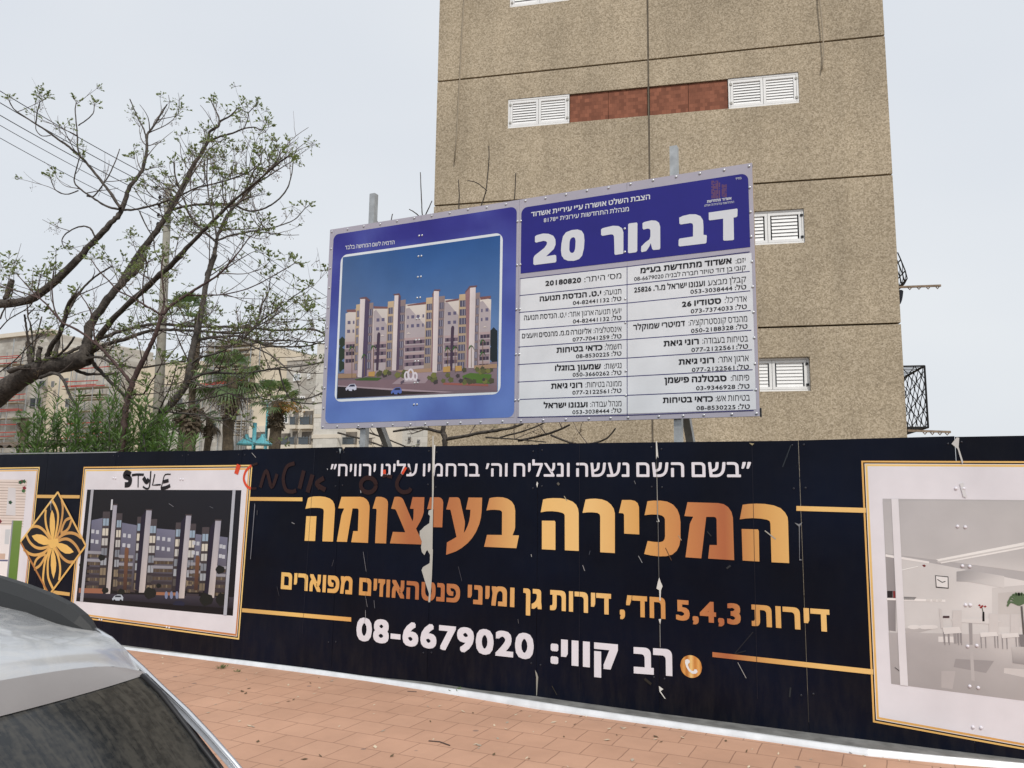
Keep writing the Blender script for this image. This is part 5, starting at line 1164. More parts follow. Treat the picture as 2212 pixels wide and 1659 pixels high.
# blocks under construction behind the trees
lb = thing('apartment_block', 'weathered stone apartment block under red-railed scaffolding at the far left', 'building', tuple(onY(60, 1000, 48).xy) + (-.16,))
far_block(lb, 'stone_wing', X3(-400), X3(300), Y3(578), M['stone'], 48); far_block(lb, 'cream_wing', X3(301), X3(480), Y3(632), M['cream'], 48.5); far_block(lb, 'middle_wing', X3(481), X3(760), Y3(660), M['stone'], 48)
far_block(lb, 'parapet', X3(-420), X3(310), Y3(566), M['cream_pale'], 47.7, 1, Y3(590))
for q_ in ((250, 815, 295, 862), (190, 925, 272, 990), (415, 800, 440, 842), (60, 830, 110, 880), (235, 1050, 268, 1100), (160, 1150, 190, 1220), (420, 930, 450, 990), (330, 820, 350, 860), (20, 700, 70, 750), (340, 1080, 380, 1140)):
    far_win(lb, *z3(*q_[:2]), *z3(*q_[2:]), Y=48, frame_m='zinc_grey')
mb_ = thing('apartment_block', 'cream apartment block with a grey stair tower rising behind the palms', 'building', tuple(onY(420, 1000, 50).xy) + (-.16,))
far_block(mb_, 'cream_wing', X3(740), X3(1345), Y3(735), M['cream'], 50); far_block(mb_, 'stair_tower', X3(1340), X3(1605), Y3(570), M['grey_wall'], 49.5); far_block(mb_, 'tower_side', X3(1605.5), X3(1665), Y3(575), M['cream'], 49.6)
far_block(mb_, 'front_wing', X3(1000), X3(1500), Y3(860), M['stone'], 49.3, .6); far_block(mb_, 'end_wing', X3(1500.5), X3(1640), Y3(1010), M['stone'], 49.2)
for q_ in ((1145, 930, 1180, 980), (1060, 1060, 1095, 1110), (1240, 930, 1290, 1000), (1400, 930, 1450, 1000), (1240, 1080, 1290, 1150), (1345, 1090, 1400, 1150)): far_win(mb_, *z3(*q_[:2]), *z3(*q_[2:]), Y=49.3, frame_m='zinc_grey')
def scaffold(label, x0, x1, ytop, ybot, reds, planks, Y, seed):
    r = random.Random(seed); a_, b_ = onY(x0, ytop, Y), onY(x1, ybot, Y)
    s = thing('scaffold', label, 'scaffold', ((a_.x + b_.x) / 2, Y, -.16), 'scaffolds on the far buildings')
    n = max(3, int((b_.x - a_.x) / 1.9)); k = MB()
    for i in range(n + 1):
        x = a_.x + (b_.x - a_.x) * i / n
        for yy in (0, -1.0): k.bar((x + r.uniform(-.05, .05), Y + yy, -.16), (x + r.uniform(-.05, .05), Y + yy, a_.z + r.uniform(-.2, .9)), .06, .06)
    k.build('standard', M['galv'], s)
    for y in reds:
        z_ = onY((x0 + x1) / 2, y, Y - 1).z; i0 = r.uniform(0, .25); i1 = r.uniform(.7, 1); k = MB()
        k.bar((a_.x + (b_.x - a_.x) * i0, Y - 1.06, z_), (a_.x + (b_.x - a_.x) * i1, Y - 1.06, z_ + r.uniform(-.1, .1)), .05, .07); k.build('guard_rail', M['red'], s)
    for y in planks:
        z_ = onY((x0 + x1) / 2, y, Y - 1).z; k = MB(); i0 = r.uniform(0, .3); i1 = r.uniform(.65, 1)
        k.box((a_.x + (b_.x - a_.x) * i0, Y - 1, z_), (a_.x + (b_.x - a_.x) * i1, Y - .1, z_ + .06)); k.build('plank', M['plank'], s)
scaffold('red-railed scaffold against the stone block at the far left edge', X3(-60), X3(205), Y3(640), Y3(1250), [Y3(v) for v in (655, 672, 700, 790, 822, 915, 928, 945, 1000, 1015, 1095, 1150, 1178)], [Y3(v) for v in (712, 835, 960, 1060, 1190)], 47.2, 1)
scaffold('wide scaffold with red rails and pale planks behind the oleanders', X3(470), X3(745), Y3(640), Y3(1250), [Y3(v) for v in (735, 812, 842, 848, 1090, 1160, 1185)], [Y3(v) for v in (860, 905, 925, 935, 1010, 1115, 1200)], 47, 2)
scaffold('pale planked scaffold wrapped round the grey stair tower', X3(1335), X3(1660), Y3(560), Y3(900), [Y3(836), Y3(826)], [Y3(v) for v in (590, 618, 652, 678, 703, 718, 742, 758)], 48.6, 3)
scaffold('small scaffold with two red rails beside the right-hand palms', X3(1515), X3(1610), Y3(985), Y3(1200), [Y3(995), Y3(1015)], [Y3(v) for v in (1030, 1075, 1090, 1110, 1130, 1165)], 48.0, 4)
# shed roof at the left edge
sd = thing('shed', 'rusty corrugated iron shed roof showing above the hoarding at far left', 'shed', tuple(onY(30, 975, 9).xy) + (0,))
k = MB(); a_, b_ = onY(-160, 966, 8.2), onY(118, 972, 8.2); n = 60
for i in range(n):
    xa, xb = a_.x + (b_.x - a_.x) * i / n, a_.x + (b_.x - a_.x) * (i + 1) / n; za, zb2 = .03 * math.sin(i * 1.6), .03 * math.sin((i + 1) * 1.6)
    k.face([(xa, 8.2, a_.z + za - .02), (xb, 8.2, a_.z + zb2 - .02), (xb, 10.4, a_.z + .25 + zb2), (xa, 10.4, a_.z + .25 + za)])
M['rusty'] = mat('rusty_sheet', (.10, .085, .075), .8, .2, col2=(.22, .16, .12), vscale=3)
k.build('roof', M['rusty'], sd); k = MB(); k.box((a_.x + .2, 8.5, -.02), (b_.x - .2, 10.2, a_.z - .1)); k.build('wall', M['grey_wall'], sd)

# ================================================================== POLE, WIRES, LAMPS
PY = 19.0
pt, pb = onY(365, 398, PY), onY(338, 960, PY)
up = thing('utility_pole', 'concrete utility pole with insulator crossarms standing behind the large tree', 'pole', (pb.x, PY, -.02))
k = MB(); px_ = (pt.x + pb.x) / 2
k.tube([(pb.x + (pt.x - pb.x) * -.35, PY, -.02), (pt.x, PY, pt.z)], [.20, .105], 10); k.build('shaft', M['concrete'], up, True)
wire_h = []
for j, (y, w_) in enumerate(((408, .55), (430, .3), (447, .3), (468, .3), (487, .3))):
    z_ = onY(363, y, PY).z; wire_h.append(z_)
    k = MB(); k.bar((pt.x - w_, PY - .1, z_), (pt.x + w_, PY - .1, z_), .05, .05)
    k.build('crossarm', M['galv'], up)
    for sx in (-1, 1):
        k = MB(); k.tube([(pt.x + sx * w_ * .9, PY - .1, z_), (pt.x + sx * w_ * .9, PY - .1, z_ + .05), (pt.x + sx * w_ * .9, PY - .1, z_ + .07), (pt.x + sx * w_ * .9, PY - .1, z_ + .14)], [.03, .06, .06, .03], 8); k.build('insulator', M['dark'], up)
zw = fr(0, 250, 3.16)
names = ('topmost', 'second highest', 'middle', 'fourth', 'lowest')
for j, ((ya, yb), (ex, ey)) in enumerate(zip(((320, 1320), (470, 1370), (628, 1400), (755, 1560), (915, 1650)), ((706, 634), (706, 662), (706, 690), (640, 655), (560, 640)))):
    a0 = zw(-200, ya - 200 * (.505)); p0 = onY(*a0, 13.2); p1 = Vector((pt.x + .1 * (j % 2), PY - .1, wire_h[j] + .1)); 
    # keep the wire on the line seen in the photograph as it passes left of the pole
    yl = zw(0, ya)[1]; sl = (p1 - p0)
    pts = [p0 + sl * t + Vector((0, 0, -.22 * 4 * t * (1 - t) * .35)) for t in [i / 16 for i in range(17)]]
    e = onY(ex + 60, ey + 44, 38); s2 = e - p1
    pts += [p1 + s2 * t + Vector((0, 0, -.5 * 4 * t * (1 - t) * .3)) for t in [i / 12 for i in range(1, 13)]]
    k = MB(); k.tube(pts, .013 if j < 3 else .010, 5); o = k.build('power_line', M['wire'], None)
    tag(o, f'{names[j]} of the five black overhead wires running to the concrete pole', 'wire', 'overhead wires')
ly = 26.0
c0 = onY(549.5, 936, ly); lt_ = thing('street_lamp', 'turquoise twin street lamp with two cone shades above the hoarding', 'street lamp', (c0.x, ly, -.16))
k = MB(); k.tube([(c0.x, ly, -.16), (c0.x, ly, onY(549, 939, ly).z + .5)], [.085, .085], 10); k.build('post', M['turq'], lt_, True)
for sx, px2 in ((-1, 532), (1, 567)):
    q_ = onY(px2, 959, ly); k = MB()
    k.bar((c0.x, ly, q_.z + .1), (q_.x, ly, q_.z + .1), .05, .05); k.build('arm', M['turq'], lt_)
    k = MB(); k.tube([(q_.x, ly, q_.z - .06), (q_.x, ly, q_.z), (q_.x, ly, q_.z + .26), (q_.x, ly, q_.z + .42)], [.37, .40, .12, .06], 16); k.build('lamp_shade', M['turq'], lt_)
ly = 30.0
c0 = onY(579, 872, ly); lt_ = thing('street_lamp', 'tall pale turquoise street lamp with long upswept arms beside the palm', 'street lamp', (c0.x, ly, -.16))
k = MB(); k.tube([(c0.x, ly, -.16), (c0.x, ly, c0.z)], [.10, .06], 10); k.build('post', M['turq'], lt_, True)
for P in ([(578, 885), (575, 868), (565, 860), (552, 853)], [(579, 885), (582, 872), (590, 866), (629, 859)]):
    k = MB(); k.tube([onY(x, y, ly) for x, y in P], .045, 6); k.tube([onY(*P[-2], ly) * .5 + onY(*P[-1], ly) * .5 + Vector((0, 0, .02)), onY(*P[-1], ly) + Vector((0, 0, .02))], .075, 6); k.build('arm', M['lamp_white'] if 'lamp_white' in M else M['zinc_white'], lt_, True)
# ================================================================== TREES
def cr3(P, n=5):
    P = [Vector(p) for p in P]; o = []
    for k in range(len(P) - 1):
        p0, p1, p2, p3 = P[max(k - 1, 0)], P[k], P[k + 1], P[min(k + 2, len(P) - 1)]
        for j in range(n):
            t = j / n
            o.append(.5 * ((2 * p1) + (p2 - p0) * t + (2 * p0 - 5 * p1 + 4 * p2 - p3) * t * t + (3 * p1 - p0 - 3 * p2 + p3) * t ** 3))
    o.append(P[-1]); return o
y4 = fr(0, 250, 3.16); y5 = fr(600, 300, 3.0157); y6 = fr(0, 1000, 3.3185); y7 = fr(700, 1000, 3.3185)
class Tree:
    def __init__(s, name, label, cat, base, bark, seed):
        s.root = thing(name, label, cat, base); s.bark = bark; s.r = random.Random(seed)
        s.tips = []; s.lines = []; s.tw = MB(); s.lf = MB(); s.be = MB()
    def limb(s, tr, pts, w0, w1, Y0, Y1, name='limb', tipleaf=True, n=8, twigs=1.0, extra=None):
        r = s.r; L_ = len(pts); P = []
        for k, (x, y) in enumerate(pts):
            t = k / max(1, L_ - 1); Y = Y0 + (Y1 - Y0) * t
            P.append(onY(*tr(x, y), Y))
        if extra: P = [Vector(e) for e in extra] + P
        Q = cr3(P, 6); N_ = len(Q)
        sc_ = depth(P[-1]) / F_PX
        rad = []
        for k in range(N_):
            t = k / (N_ - 1); rad.append(max(.0055, (w0 + (w1 - w0) * t ** .8) * .37 * sc_ * (1 + (.10 if w0 < 30 else .03) * r.uniform(-1, 1))))
        Q = [q + Vector((r.uniform(-1, 1), r.uniform(-1, 1), r.uniform(-1, 1))) * rad[i] * (.22 if w0 < 30 else .07) if 0 < i < N_ - 1 else q for i, q in enumerate(Q)]
        m = MB(); m.tube(Q, rad, n); m.build(name, s.bark, s.root, True)
        s.lines.append((Q, rad, twigs)); 
        if tipleaf: s.tips.append((Q[-1], (Q[-1] - Q[-3]).normalized()))
        return Q
    def leaf(s, p, d, L_, m=0):
        r = s.r; d = d.normalized(); sd = d.cross(Vector((r.uniform(-1, 1), r.uniform(-1, 1), r.uniform(-1, 1)))).normalized()
        up = d.cross(sd); w_ = L_ * .30
        s.lf.face([p, p + d * L_ * .45 + sd * w_, p + d * L_ + up * L_ * .12, p + d * L_ * .4 - sd * w_], m)
    def cluster(s, p, d, size=.15, n=8):
        r = s.r; d = (d + Vector((0, 0, .5))).normalized()
        for k in range(n):
            v = (d * .6 + Vector((r.uniform(-1, 1), r.uniform(-1, 1), r.uniform(-.7, .9)))).normalized()
            L_ = size * r.uniform(.5, 1.1); e = p + v * L_ + Vector((0, 0, -.15 * L_))
            s.tw.tube([p, (p + e) / 2 + Vector((0, 0, .03 * L_)), e], [.003, .0025, .0015], 3)
            for j in range(r.choice((3, 4, 5, 6))):
                t = r.uniform(.5, 1); q = p.lerp(e, t)
                s.leaf(q, v + Vector((r.uniform(-.9, .9), r.uniform(-.9, .9), r.uniform(-.6, .5))), r.uniform(.025, .055) * size / .15)
    def berries(s, p, n=7):
        r = s.r; e = p + Vector((r.uniform(-.06, .06), r.uniform(-.06, .06), -r.uniform(.06, .14)))
        s.tw.tube([p, p.lerp(e, .5) + Vector((r.uniform(-.02, .02), 0, .02)), e], .0018, 3)
        for k in range(n):
            c = e + Vector((r.uniform(-.06, .06), r.uniform(-.06, .06), r.uniform(-.09, .03))); q = .0085 * r.uniform(.8, 1.15)
            s.tw.tube([e, c], .0012, 3, 0, False)
            o6 = [c + Vector(v) * q for v in ((1, 0, 0), (0, 1, 0), (-1, 0, 0), (0, -1, 0), (0, 0, 1), (0, 0, -1))]
            i = len(s.be.v); s.be.v += [tuple(x) for x in o6]
            for a_, b_ in ((0, 1), (1, 2), (2, 3), (3, 0)):
                s.be.f += [[i + a_, i + b_, i + 4], [i + b_, i + a_, i + 5]]; s.be.m += [0, 0]
    def twig(s, p, d, L_, r0, lev=0, leafp=.8, size=.15):
        r = s.r; n = 6; P = [p]; dd = d.normalized(); bend = Vector((r.uniform(-.25, .25), r.uniform(-.25, .25), r.uniform(.02, .22)))
        for k in range(n):
            dd = (dd + bend * .5 + Vector((r.uniform(-.16, .16), r.uniform(-.16, .16), r.uniform(-.12, .12)))).normalized(); P.append(P[-1] + dd * L_ / n)
        s.tw.tube(P, [r0 * (1 - .55 * k / n) for k in range(n + 1)], 4)
        if r.random() < leafp: s.cluster(P[-1], dd, size * r.uniform(.6, 1.1), r.choice((4, 5, 6, 7)))
        if r.random() < .55: s.berries(P[r.choice((3, 4, 5))], r.choice((4, 6, 8, 9)))
        if lev < 1:
            for k in range(r.choice((0, 1, 1, 2))):
                i = r.choice((2, 3, 4)); s.twig(P[i], dd + Vector((r.uniform(-1, 1), r.uniform(-1, 1), r.uniform(-.3, .8))), L_ * r.uniform(.35, .65), r0 * .6, lev + 1, leafp, size)
    def bough(s, p, d, L_, r0, leafp, size):
        # a longer side branch: sags out, then sweeps up at its end, with twigs along it
        r = s.r; n = 9; P = [p]; dd = d.normalized(); side = Vector((r.uniform(-.3, .3), r.uniform(-.3, .3), 0))
        for k in range(n):
            t = k / n
            dd = (dd + side * .16 + Vector((r.uniform(-.1, .1), r.uniform(-.1, .1), -.10 + .42 * t + r.uniform(-.06, .06)))).normalized(); P.append(P[-1] + dd * L_ / n)
        e_ = P[-1] - CAM; ex, ey = 1106 + F_PX * e_.dot(RIGHT) / e_.dot(FWD), 829.5 - F_PX * e_.dot(UP) / e_.dot(FWD)
        if ey < 190 or (ex > 600 and ey < 520) or ex > 800: return      # keeps the crown's outline
        s.tw.tube(P, [r0 * (1 - .68 * k / n) for k in range(n + 1)], 5)
        s.cluster(P[-1], dd, size * 1.1, 9)
        for k in range(r.choice((2, 3, 4))):
            i = r.randint(3, n - 1); t = (P[i + 1] - P[i]).normalized()
            s.twig(P[i], t * .6 + Vector((r.uniform(-.8, .8), r.uniform(-.8, .8), r.uniform(-.1, .9))), L_ * r.uniform(.22, .45), r0 * .5, 1, leafp, size)
        if r.random() < .6: s.berries(P[6], 8)
    def finish(s, dens=1.0, size=.15, leafp=.8, lmin=.28, lmax=.8, boughs=.0):
        r = s.r
        for Q, rad, tg in s.lines:
            L_ = sum((b - a).length for a, b in zip(Q, Q[1:])); cnt = int(L_ * boughs * min(tg, 1) + r.random() * .9) if tg > .15 else 0
            for _ in range(cnt):
                i = int(r.uniform(.2, .92) * (len(Q) - 2)); t = (Q[i + 1] - Q[i]).normalized()
                s.bough(Q[i], t * .7 + Vector((r.uniform(-.9, .9), r.uniform(-.9, .9), r.uniform(-.4, .5))), r.uniform(.55, 1.35), min(.012, max(.006, rad[i] * .6)), leafp, size)
        for Q, rad, tg in s.lines:
            L_ = sum((b - a).length for a, b in zip(Q, Q[1:])); cnt = int(L_ * 2.1 * dens * tg + r.random())
            for _ in range(cnt):
                i = int(r.uniform(.25, 1) * (len(Q) - 2)); t = (Q[i + 1] - Q[i]).normalized()
                d = t * .5 + Vector((r.uniform(-1, 1), r.uniform(-1, 1), r.uniform(-.25, 1)))
                s.twig(Q[i], d, r.uniform(lmin, lmax), min(.010, rad[i] * .7), 0, leafp, size)
        for p, d in s.tips: s.cluster(p, d, size * 1.1, 9)
        cro = s.tw.build('twig_growth', M['twig'], s.root); 
        if s.lf.f: s.lf.build('foliage', M['leaf'], s.root)
        if s.be.f: s.be.build('fruit', M['berry'], s.root)
YA = 9.4
bA = onY(-230, 985, YA)
A_ = Tree('tree', 'large leaning dark-barked tree with sparse new leaves and yellow berries arching in from the left', 'tree', (bA.x, YA, -.02), M['bark_a'], 3)
A_.limb(z3, [(-640, 1290), (-380, 1180), (-150, 1010), (0, 905), (90, 830), (190, 770), (330, 722), (450, 700), (560, 668)], 84, 48, YA, YA, 'trunk', False, 12, 0, [(bA.x - .1, YA, -.02), (bA.x, YA, .9)])
A_.limb(z3, [(540, 660), (556, 570), (600, 430), (700, 290), (800, 170), (870, 110), (930, 10)], 27, 20, YA, YA + .5, twigs=.7, tipleaf=False)
A_.limb(z2, [(780, 1330), (900, 1150), (1030, 970), (1090, 870), (1160, 740), (1240, 590), (1330, 440), (1352, 362), (1410, 320), (1420, 290), (1480, 260), (1530, 210)], 20, 3.2, YA + .5, YA + 1.1, twigs=.7)
A_.limb(z2, [(1410, 310), (1412, 265), (1390, 220), (1358, 150)], 4.5, 3, YA + 1, YA + 1.1, twigs=.4)
A_.limb(z3, [(590, 630), (640, 530), (780, 365), (1000, 165), (1170, 10)], 22, 15, YA, YA - .8, twigs=.7, tipleaf=False)
A_.limb(z2, [(1150, 1170), (1270, 1040), (1380, 930), (1500, 810), (1690, 650), (1800, 560), (1850, 520)], 15, 3.5, YA - .8, YA - 1.2, twigs=1)
A_.limb(z2, [(1330, 430), (1420, 390), (1500, 368), (1575, 338), (1640, 330), (1690, 345), (1722, 290)], 7, 2.6, YA + .9, YA + 1.3, twigs=.5)
A_.limb(z2, [(1575, 338), (1600, 270), (1605, 235), (1650, 190)], 3.4, 2.4, YA + 1.2, YA + 1.3, twigs=.4)
A_.limb(z3, [(-330, 350), (-120, 330), (0, 322), (110, 312), (220, 282), (380, 155), (510, 25)], 34, 20, YA - .5, YA - .2, twigs=.5, tipleaf=False, extra=None)
A_.limb(z2, [(370, 1310), (520, 1160), (620, 1050), (720, 945), (785, 865), (830, 730), (880, 660), (920, 595), (948, 470), (950, 380), (985, 330), (1030, 260), (1078, 182)], 20, 3.4, YA - .2, YA + .6, twigs=.7, tipleaf=False)
A_.limb(z2, [(948, 430), (930, 350), (890, 270), (838, 148)], 5, 3, YA + .4, YA + .5, twigs=.2, tipleaf=False)
A_.limb(z2, [(775, 850), (700, 735), (600, 610), (520, 520), (430, 445), (350, 390), (290, 345), (230, 308), (160, 262), (90, 212), (60, 160)], 9, 3, YA, YA - .6, twigs=.25)
A_.limb(z2, [(232, 308), (240, 235), (258, 165)], 3.5, 2.6, YA - .4, YA - .5, twigs=.3)
A_.limb(z2, [(325, 382), (270, 385), (235, 350), (230, 300)], 3, 2.2, YA - .4, YA - .5, twigs=.2, tipleaf=False)
A_.limb(z2, [(520, 525), (500, 460), (500, 400), (492, 300), (485, 220), (492, 170)], 5, 2.6, YA - .3, YA - .2, twigs=.4)
A_.limb(z2, [(505, 318), (560, 280), (600, 240), (608, 190)], 3.6, 2.4, YA - .25, YA - .1, twigs=.3)
A_.limb(z2, [(770, 858), (690, 840), (600, 785), (515, 725), (480, 680), (490, 610), (512, 530)], 7, 3, YA, YA - .3, twigs=.5)
A_.limb(z2, [(505, 738), (430, 762), (360, 735), (328, 665)], 4, 2.4, YA - .2, YA - .4, twigs=.3)
A_.limb(z2, [(560, 772), (610, 770), (690, 660), (740, 560), (772, 470)], 5, 2.6, YA - .1, YA + .2, twigs=.4, tipleaf=False)
A_.limb(z2, [(800, 862), (870, 860), (1000, 830), (1150, 775), (1270, 720), (1400, 690), (1500, 660), (1600, 620), (1640, 590)], 8, 3, YA + .1, YA - .5, twigs=1.2)
A_.limb(z2, [(1095, 868), (1170, 845), (1280, 828), (1400, 825), (1500, 828), (1600, 868), (1700, 855), (1790, 800), (1850, 730), (1880, 640), (1890, 560)], 9, 3, YA + .4, YA + .9, twigs=1.0)
A_.limb(z2, [(1085, 900), (1150, 800), (1230, 650), (1290, 560), (1350, 470), (1440, 410)], 6, 2.6, YA + .3, YA + .8, twigs=1)
A_.limb(z2, [(900, 870), (940, 960), (990, 1050), (1000, 1130), (1060, 1230)], 4.5, 3, YA + .2, YA - .2, twigs=.8)
A_.limb(z2, [(615, 1040), (580, 980), (520, 970), (440, 1005), (400, 1055), (415, 1108)], 6, 2.4, YA - .2, YA - .4, twigs=.5)
A_.limb(z2, [(1125, 560), (1130, 640), (1180, 780), (1230, 900), (1290, 980), (1390, 1060)], 5, 4, YA + .3, YA - .3, twigs=.8, tipleaf=False)
A_.limb(z3, [(300, 690), (330, 600), (400, 480), (440, 330), (490, 255)], 17, 10, YA, YA - .5, twigs=.5, tipleaf=False)
A_.limb(z3, [(355, 670), (370, 590), (395, 480), (450, 350), (520, 240), (610, 150), (720, 80)], 14, 4, YA + .1, YA + .6, twigs=.6)
A_.limb(z3, [(200, 740), (190, 650), (180, 565)], 17, 14, YA - .1, YA - .1, 'limb', False, 8, .0)
A_.limb(z3, [(185, 570), (170, 480), (158, 390)], 7, 5, YA - .1, YA - .2, twigs=.3, tipleaf=False)
A_.limb(z3, [(205, 640), (210, 560), (195, 450), (180, 395), (225, 350)], 6, 4, YA - .1, YA + .1, twigs=.4, tipleaf=False)
A_.limb(z3, [(215, 690), (225, 590), (250, 480), (270, 405)], 6, 3.5, YA - .1, YA + .2, twigs=.4, tipleaf=False)
A_.limb(z3, [(245, 700), (250, 650), (262, 600)], 15, 14, YA - .2, YA - .2, 'limb', False, 8, 0)
A_.limb(z3, [(300, 682), (370, 655), (430, 605), (480, 535)], 9, 6, YA - .1, YA - .4, twigs=.3, tipleaf=False)
A_.limb(z3, [(380, 668), (450, 632), (520, 600), (600, 575)], 11, 8, YA, YA + .4, twigs=.5, tipleaf=False)
A_.limb(z3, [(590, 650), (600, 700), (660, 770), (740, 850), (820, 925), (930, 1010), (1100, 1110), (1210, 1190)], 15, 6, YA, YA + .7, twigs=.5, tipleaf=False)
A_.limb(z3, [(540, 690), (600, 668), (660, 670), (730, 710), (800, 720), (900, 735), (1050, 712), (1200, 690)], 10, 5, YA, YA - .4, twigs=.9)
A_.limb(z3, [(610, 620), (700, 580), (800, 552), (900, 515), (1000, 492), (1100, 490), (1250, 495), (1500, 512), (1620, 495)], 15, 6, YA, YA + .6, twigs=1, tipleaf=False)
A_.limb(z3, [(650, 545), (760, 505), (870, 475), (1000, 452), (1150, 462), (1280, 468), (1450, 470), (1600, 478), (1800, 492), (2000, 485), (2095, 515)], 12, 5, YA, YA + 1.1, twigs=1.1)
A_.limb(z3, [(1610, 500), (1660, 440), (1690, 330), (1735, 240), (1742, 150)], 6, 2.6, YA + .6, YA + .7, twigs=.7)
A_.limb(z3, [(1620, 500), (1700, 420), (1800, 350), (1900, 270), (1990, 215)], 6, 2.6, YA + .6, YA + .9, twigs=1)
A_.limb(z3, [(440, 720), (540, 770), (640, 775), (760, 775)], 11, 7, YA + .1, YA + .5, twigs=.4, tipleaf=False)
A_.limb(z3, [(260, 800), (340, 770), (400, 800), (450, 910), (500, 1000), (500, 1090)], 12, 5, YA - .2, YA - .5, twigs=.4, tipleaf=False)
A_.limb(z3, [(60, 760), (120, 735), (190, 730)], 16, 12, YA - .3, YA - .2, twigs=.3, tipleaf=False)
A_.limb(z3, [(0, 485), (60, 420), (190, 340), (230, 260)], 4, 2.6, YA - .3, YA - .4, twigs=.8)
A_.limb(z3, [(40, 290), (60, 220), (80, 165)], 17, 14, YA - .4, YA - .4, 'limb', False, 8, .3)
A_.limb(z3, [(0, 760), (80, 700), (160, 620), (240, 540), (280, 500)], 4, 2.4, YA - .4, YA - .6, twigs=.9)
A_.limb(z3, [(0, 420), (40, 340), (110, 330), (180, 300)], 5, 3, YA - .4, YA - .4, twigs=.6, tipleaf=False)
A_.finish(1.5, .17, .55, boughs=.9)

YB = 8.2
bB = onY(*z3(775, 1300), YB)
T2 = Tree('tree', 'slender reddish-barked young tree rising just behind the hoarding left of the oleanders', 'tree', (bB.x, YB, -.02), M['bark_b'], 5)
T2.limb(z3, [(775, 1300), (795, 1130), (812, 1000), (835, 890), (870, 790), (940, 650), (985, 565), (1012, 495), (1040, 400)], 24, 11, YB, YB, 'trunk', False, 9, .2, [(bB.x - .05, YB, -.02), (bB.x - .03, YB, 1.2)])
T2.limb(z3, [(842, 828), (780, 750), (700, 660), (650, 605), (560, 530), (470, 475), (400, 440), (330, 360), (260, 290), (150, 250), (0, 208)], 10, 3.4, YB, YB - .5, twigs=.35)
T2.limb(z3, [(1050, 390), (1120, 320), (1200, 268), (1290, 210), (1400, 140), (1480, 60), (1560, -40), (1610, -110)], 11, 3, YB, YB + .5, twigs=1)
T2.limb(z3, [(1040, 400), (1060, 300), (1050, 200), (1042, 80), (1060, 0)], 6, 4, YB, YB + .2, twigs=.6)
T2.limb(z3, [(1035, 390), (960, 345), (850, 280), (760, 235), (700, 170), (640, 110), (590, 40)], 6, 3, YB, YB - .3, twigs=.6)
T2.limb(z3, [(395, 440), (350, 350), (335, 200), (350, 100)], 5, 2.6, YB - .25, YB - .3, twigs=.5)
T2.limb(z3, [(258, 290), (245, 220), (262, 140)], 4, 2.6, YB - .4, YB - .4, twigs=.5)
T2.limb(z3, [(255, 288), (180, 210), (110, 130)], 4, 2.6, YB - .4, YB - .5, twigs=.6)
T2.limb(z3, [(640, 590), (610, 540), (600, 430), (570, 340), (510, 250)], 6, 3, YB - .15, YB - .3, twigs=.5)
T2.limb(z3, [(860, 905), (920, 905), (960, 850), (1010, 770), (1050, 690)], 6, 3, YB, YB - .2, twigs=.7)
T2.limb(z3, [(960, 345), (930, 330), (920, 240), (930, 130), (950, 60)], 5, 2.6, YB, YB - .2, twigs=.5)
T2.limb(z3, [(1200, 268), (1350, 265), (1450, 260), (1620, 215), (1800, 120), (1900, 60)], 5, 2.6, YB + .2, YB + .5, twigs=.8)
T2.finish(1.2, .18, .6, boughs=.8)

YC = 8.8
bC = onY(*z3(925, 1300), YC)
T3 = Tree('tree', 'grey-barked slanting tree with long low side branches beside the billboard', 'tree', (bC.x, YC, -.02), M['bark_c'], 9)
T3.limb(z3, [(925, 1290), (945, 1190), (1000, 1090), (1080, 1000), (1150, 915), (1195, 850), (1222, 760), (1235, 650), (1255, 560), (1290, 420), (1320, 250), (1345, 130), (1390, 0)], 30, 13, YC, YC, 'trunk', False, 10, .25, [(bC.x - .1, YC, -.02), (bC.x - .06, YC, 1.1)])
T3.limb(z2, [(1335, 1290), (1380, 1150), (1398, 1060), (1420, 990), (1475, 885), (1560, 790), (1640, 700), (1720, 620), (1790, 540), (1812, 470)], 13, 3, YC, YC + .4, twigs=.8, tipleaf=False)
T3.limb(z2, [(1400, 1060), (1480, 1030), (1600, 1005), (1700, 990), (1800, 965), (1900, 925), (1970, 850)], 7, 2.6, YC + .1, YC + .5, twigs=1)
T3.limb(z2, [(1395, 1070), (1340, 1020), (1230, 910), (1190, 800), (1140, 680), (1120, 560)], 7, 3, YC, YC - .5, twigs=.8)
T3.limb(z2, [(1400, 1050), (1380, 930), (1350, 800), (1335, 640), (1340, 540)], 6, 2.6, YC, YC + .2, twigs=.8)
T3.limb(z2, [(1475, 885), (1440, 780), (1438, 660)], 5, 2.6, YC + .1, YC - .1, twigs=.5)
T3.limb(z2, [(1560, 790), (1620, 640), (1680, 560), (1690, 500), (1715, 460)], 4.5, 2.4, YC + .2, YC + .3, twigs=.5, tipleaf=False)
T3.limb(z2, [(1640, 700), (1740, 640), (1800, 600), (1890, 545)], 4.5, 2.4, YC + .3, YC + .5, twigs=.9)
T3.limb(z3, [(1195, 860), (1230, 810), (1300, 778), (1370, 766), (1500, 770), (1600, 766), (1720, 748), (1800, 735), (1950, 722), (2090, 698)], 10, 4.5, YC, YC + .5, twigs=.5)
T3.limb(z3, [(1245, 590), (1280, 558), (1350, 540), (1450, 533), (1530, 530), (1640, 560), (1720, 592), (1820, 598), (1900, 598), (2000, 590), (2090, 560)], 11, 4, YC, YC + .8, twigs=1.1)
T3.limb(z3, [(1225, 720), (1290, 670), (1400, 640), (1480, 600), (1560, 550), (1640, 480), (1740, 420), (1800, 380)], 8, 3, YC, YC - .4, twigs=1.1)
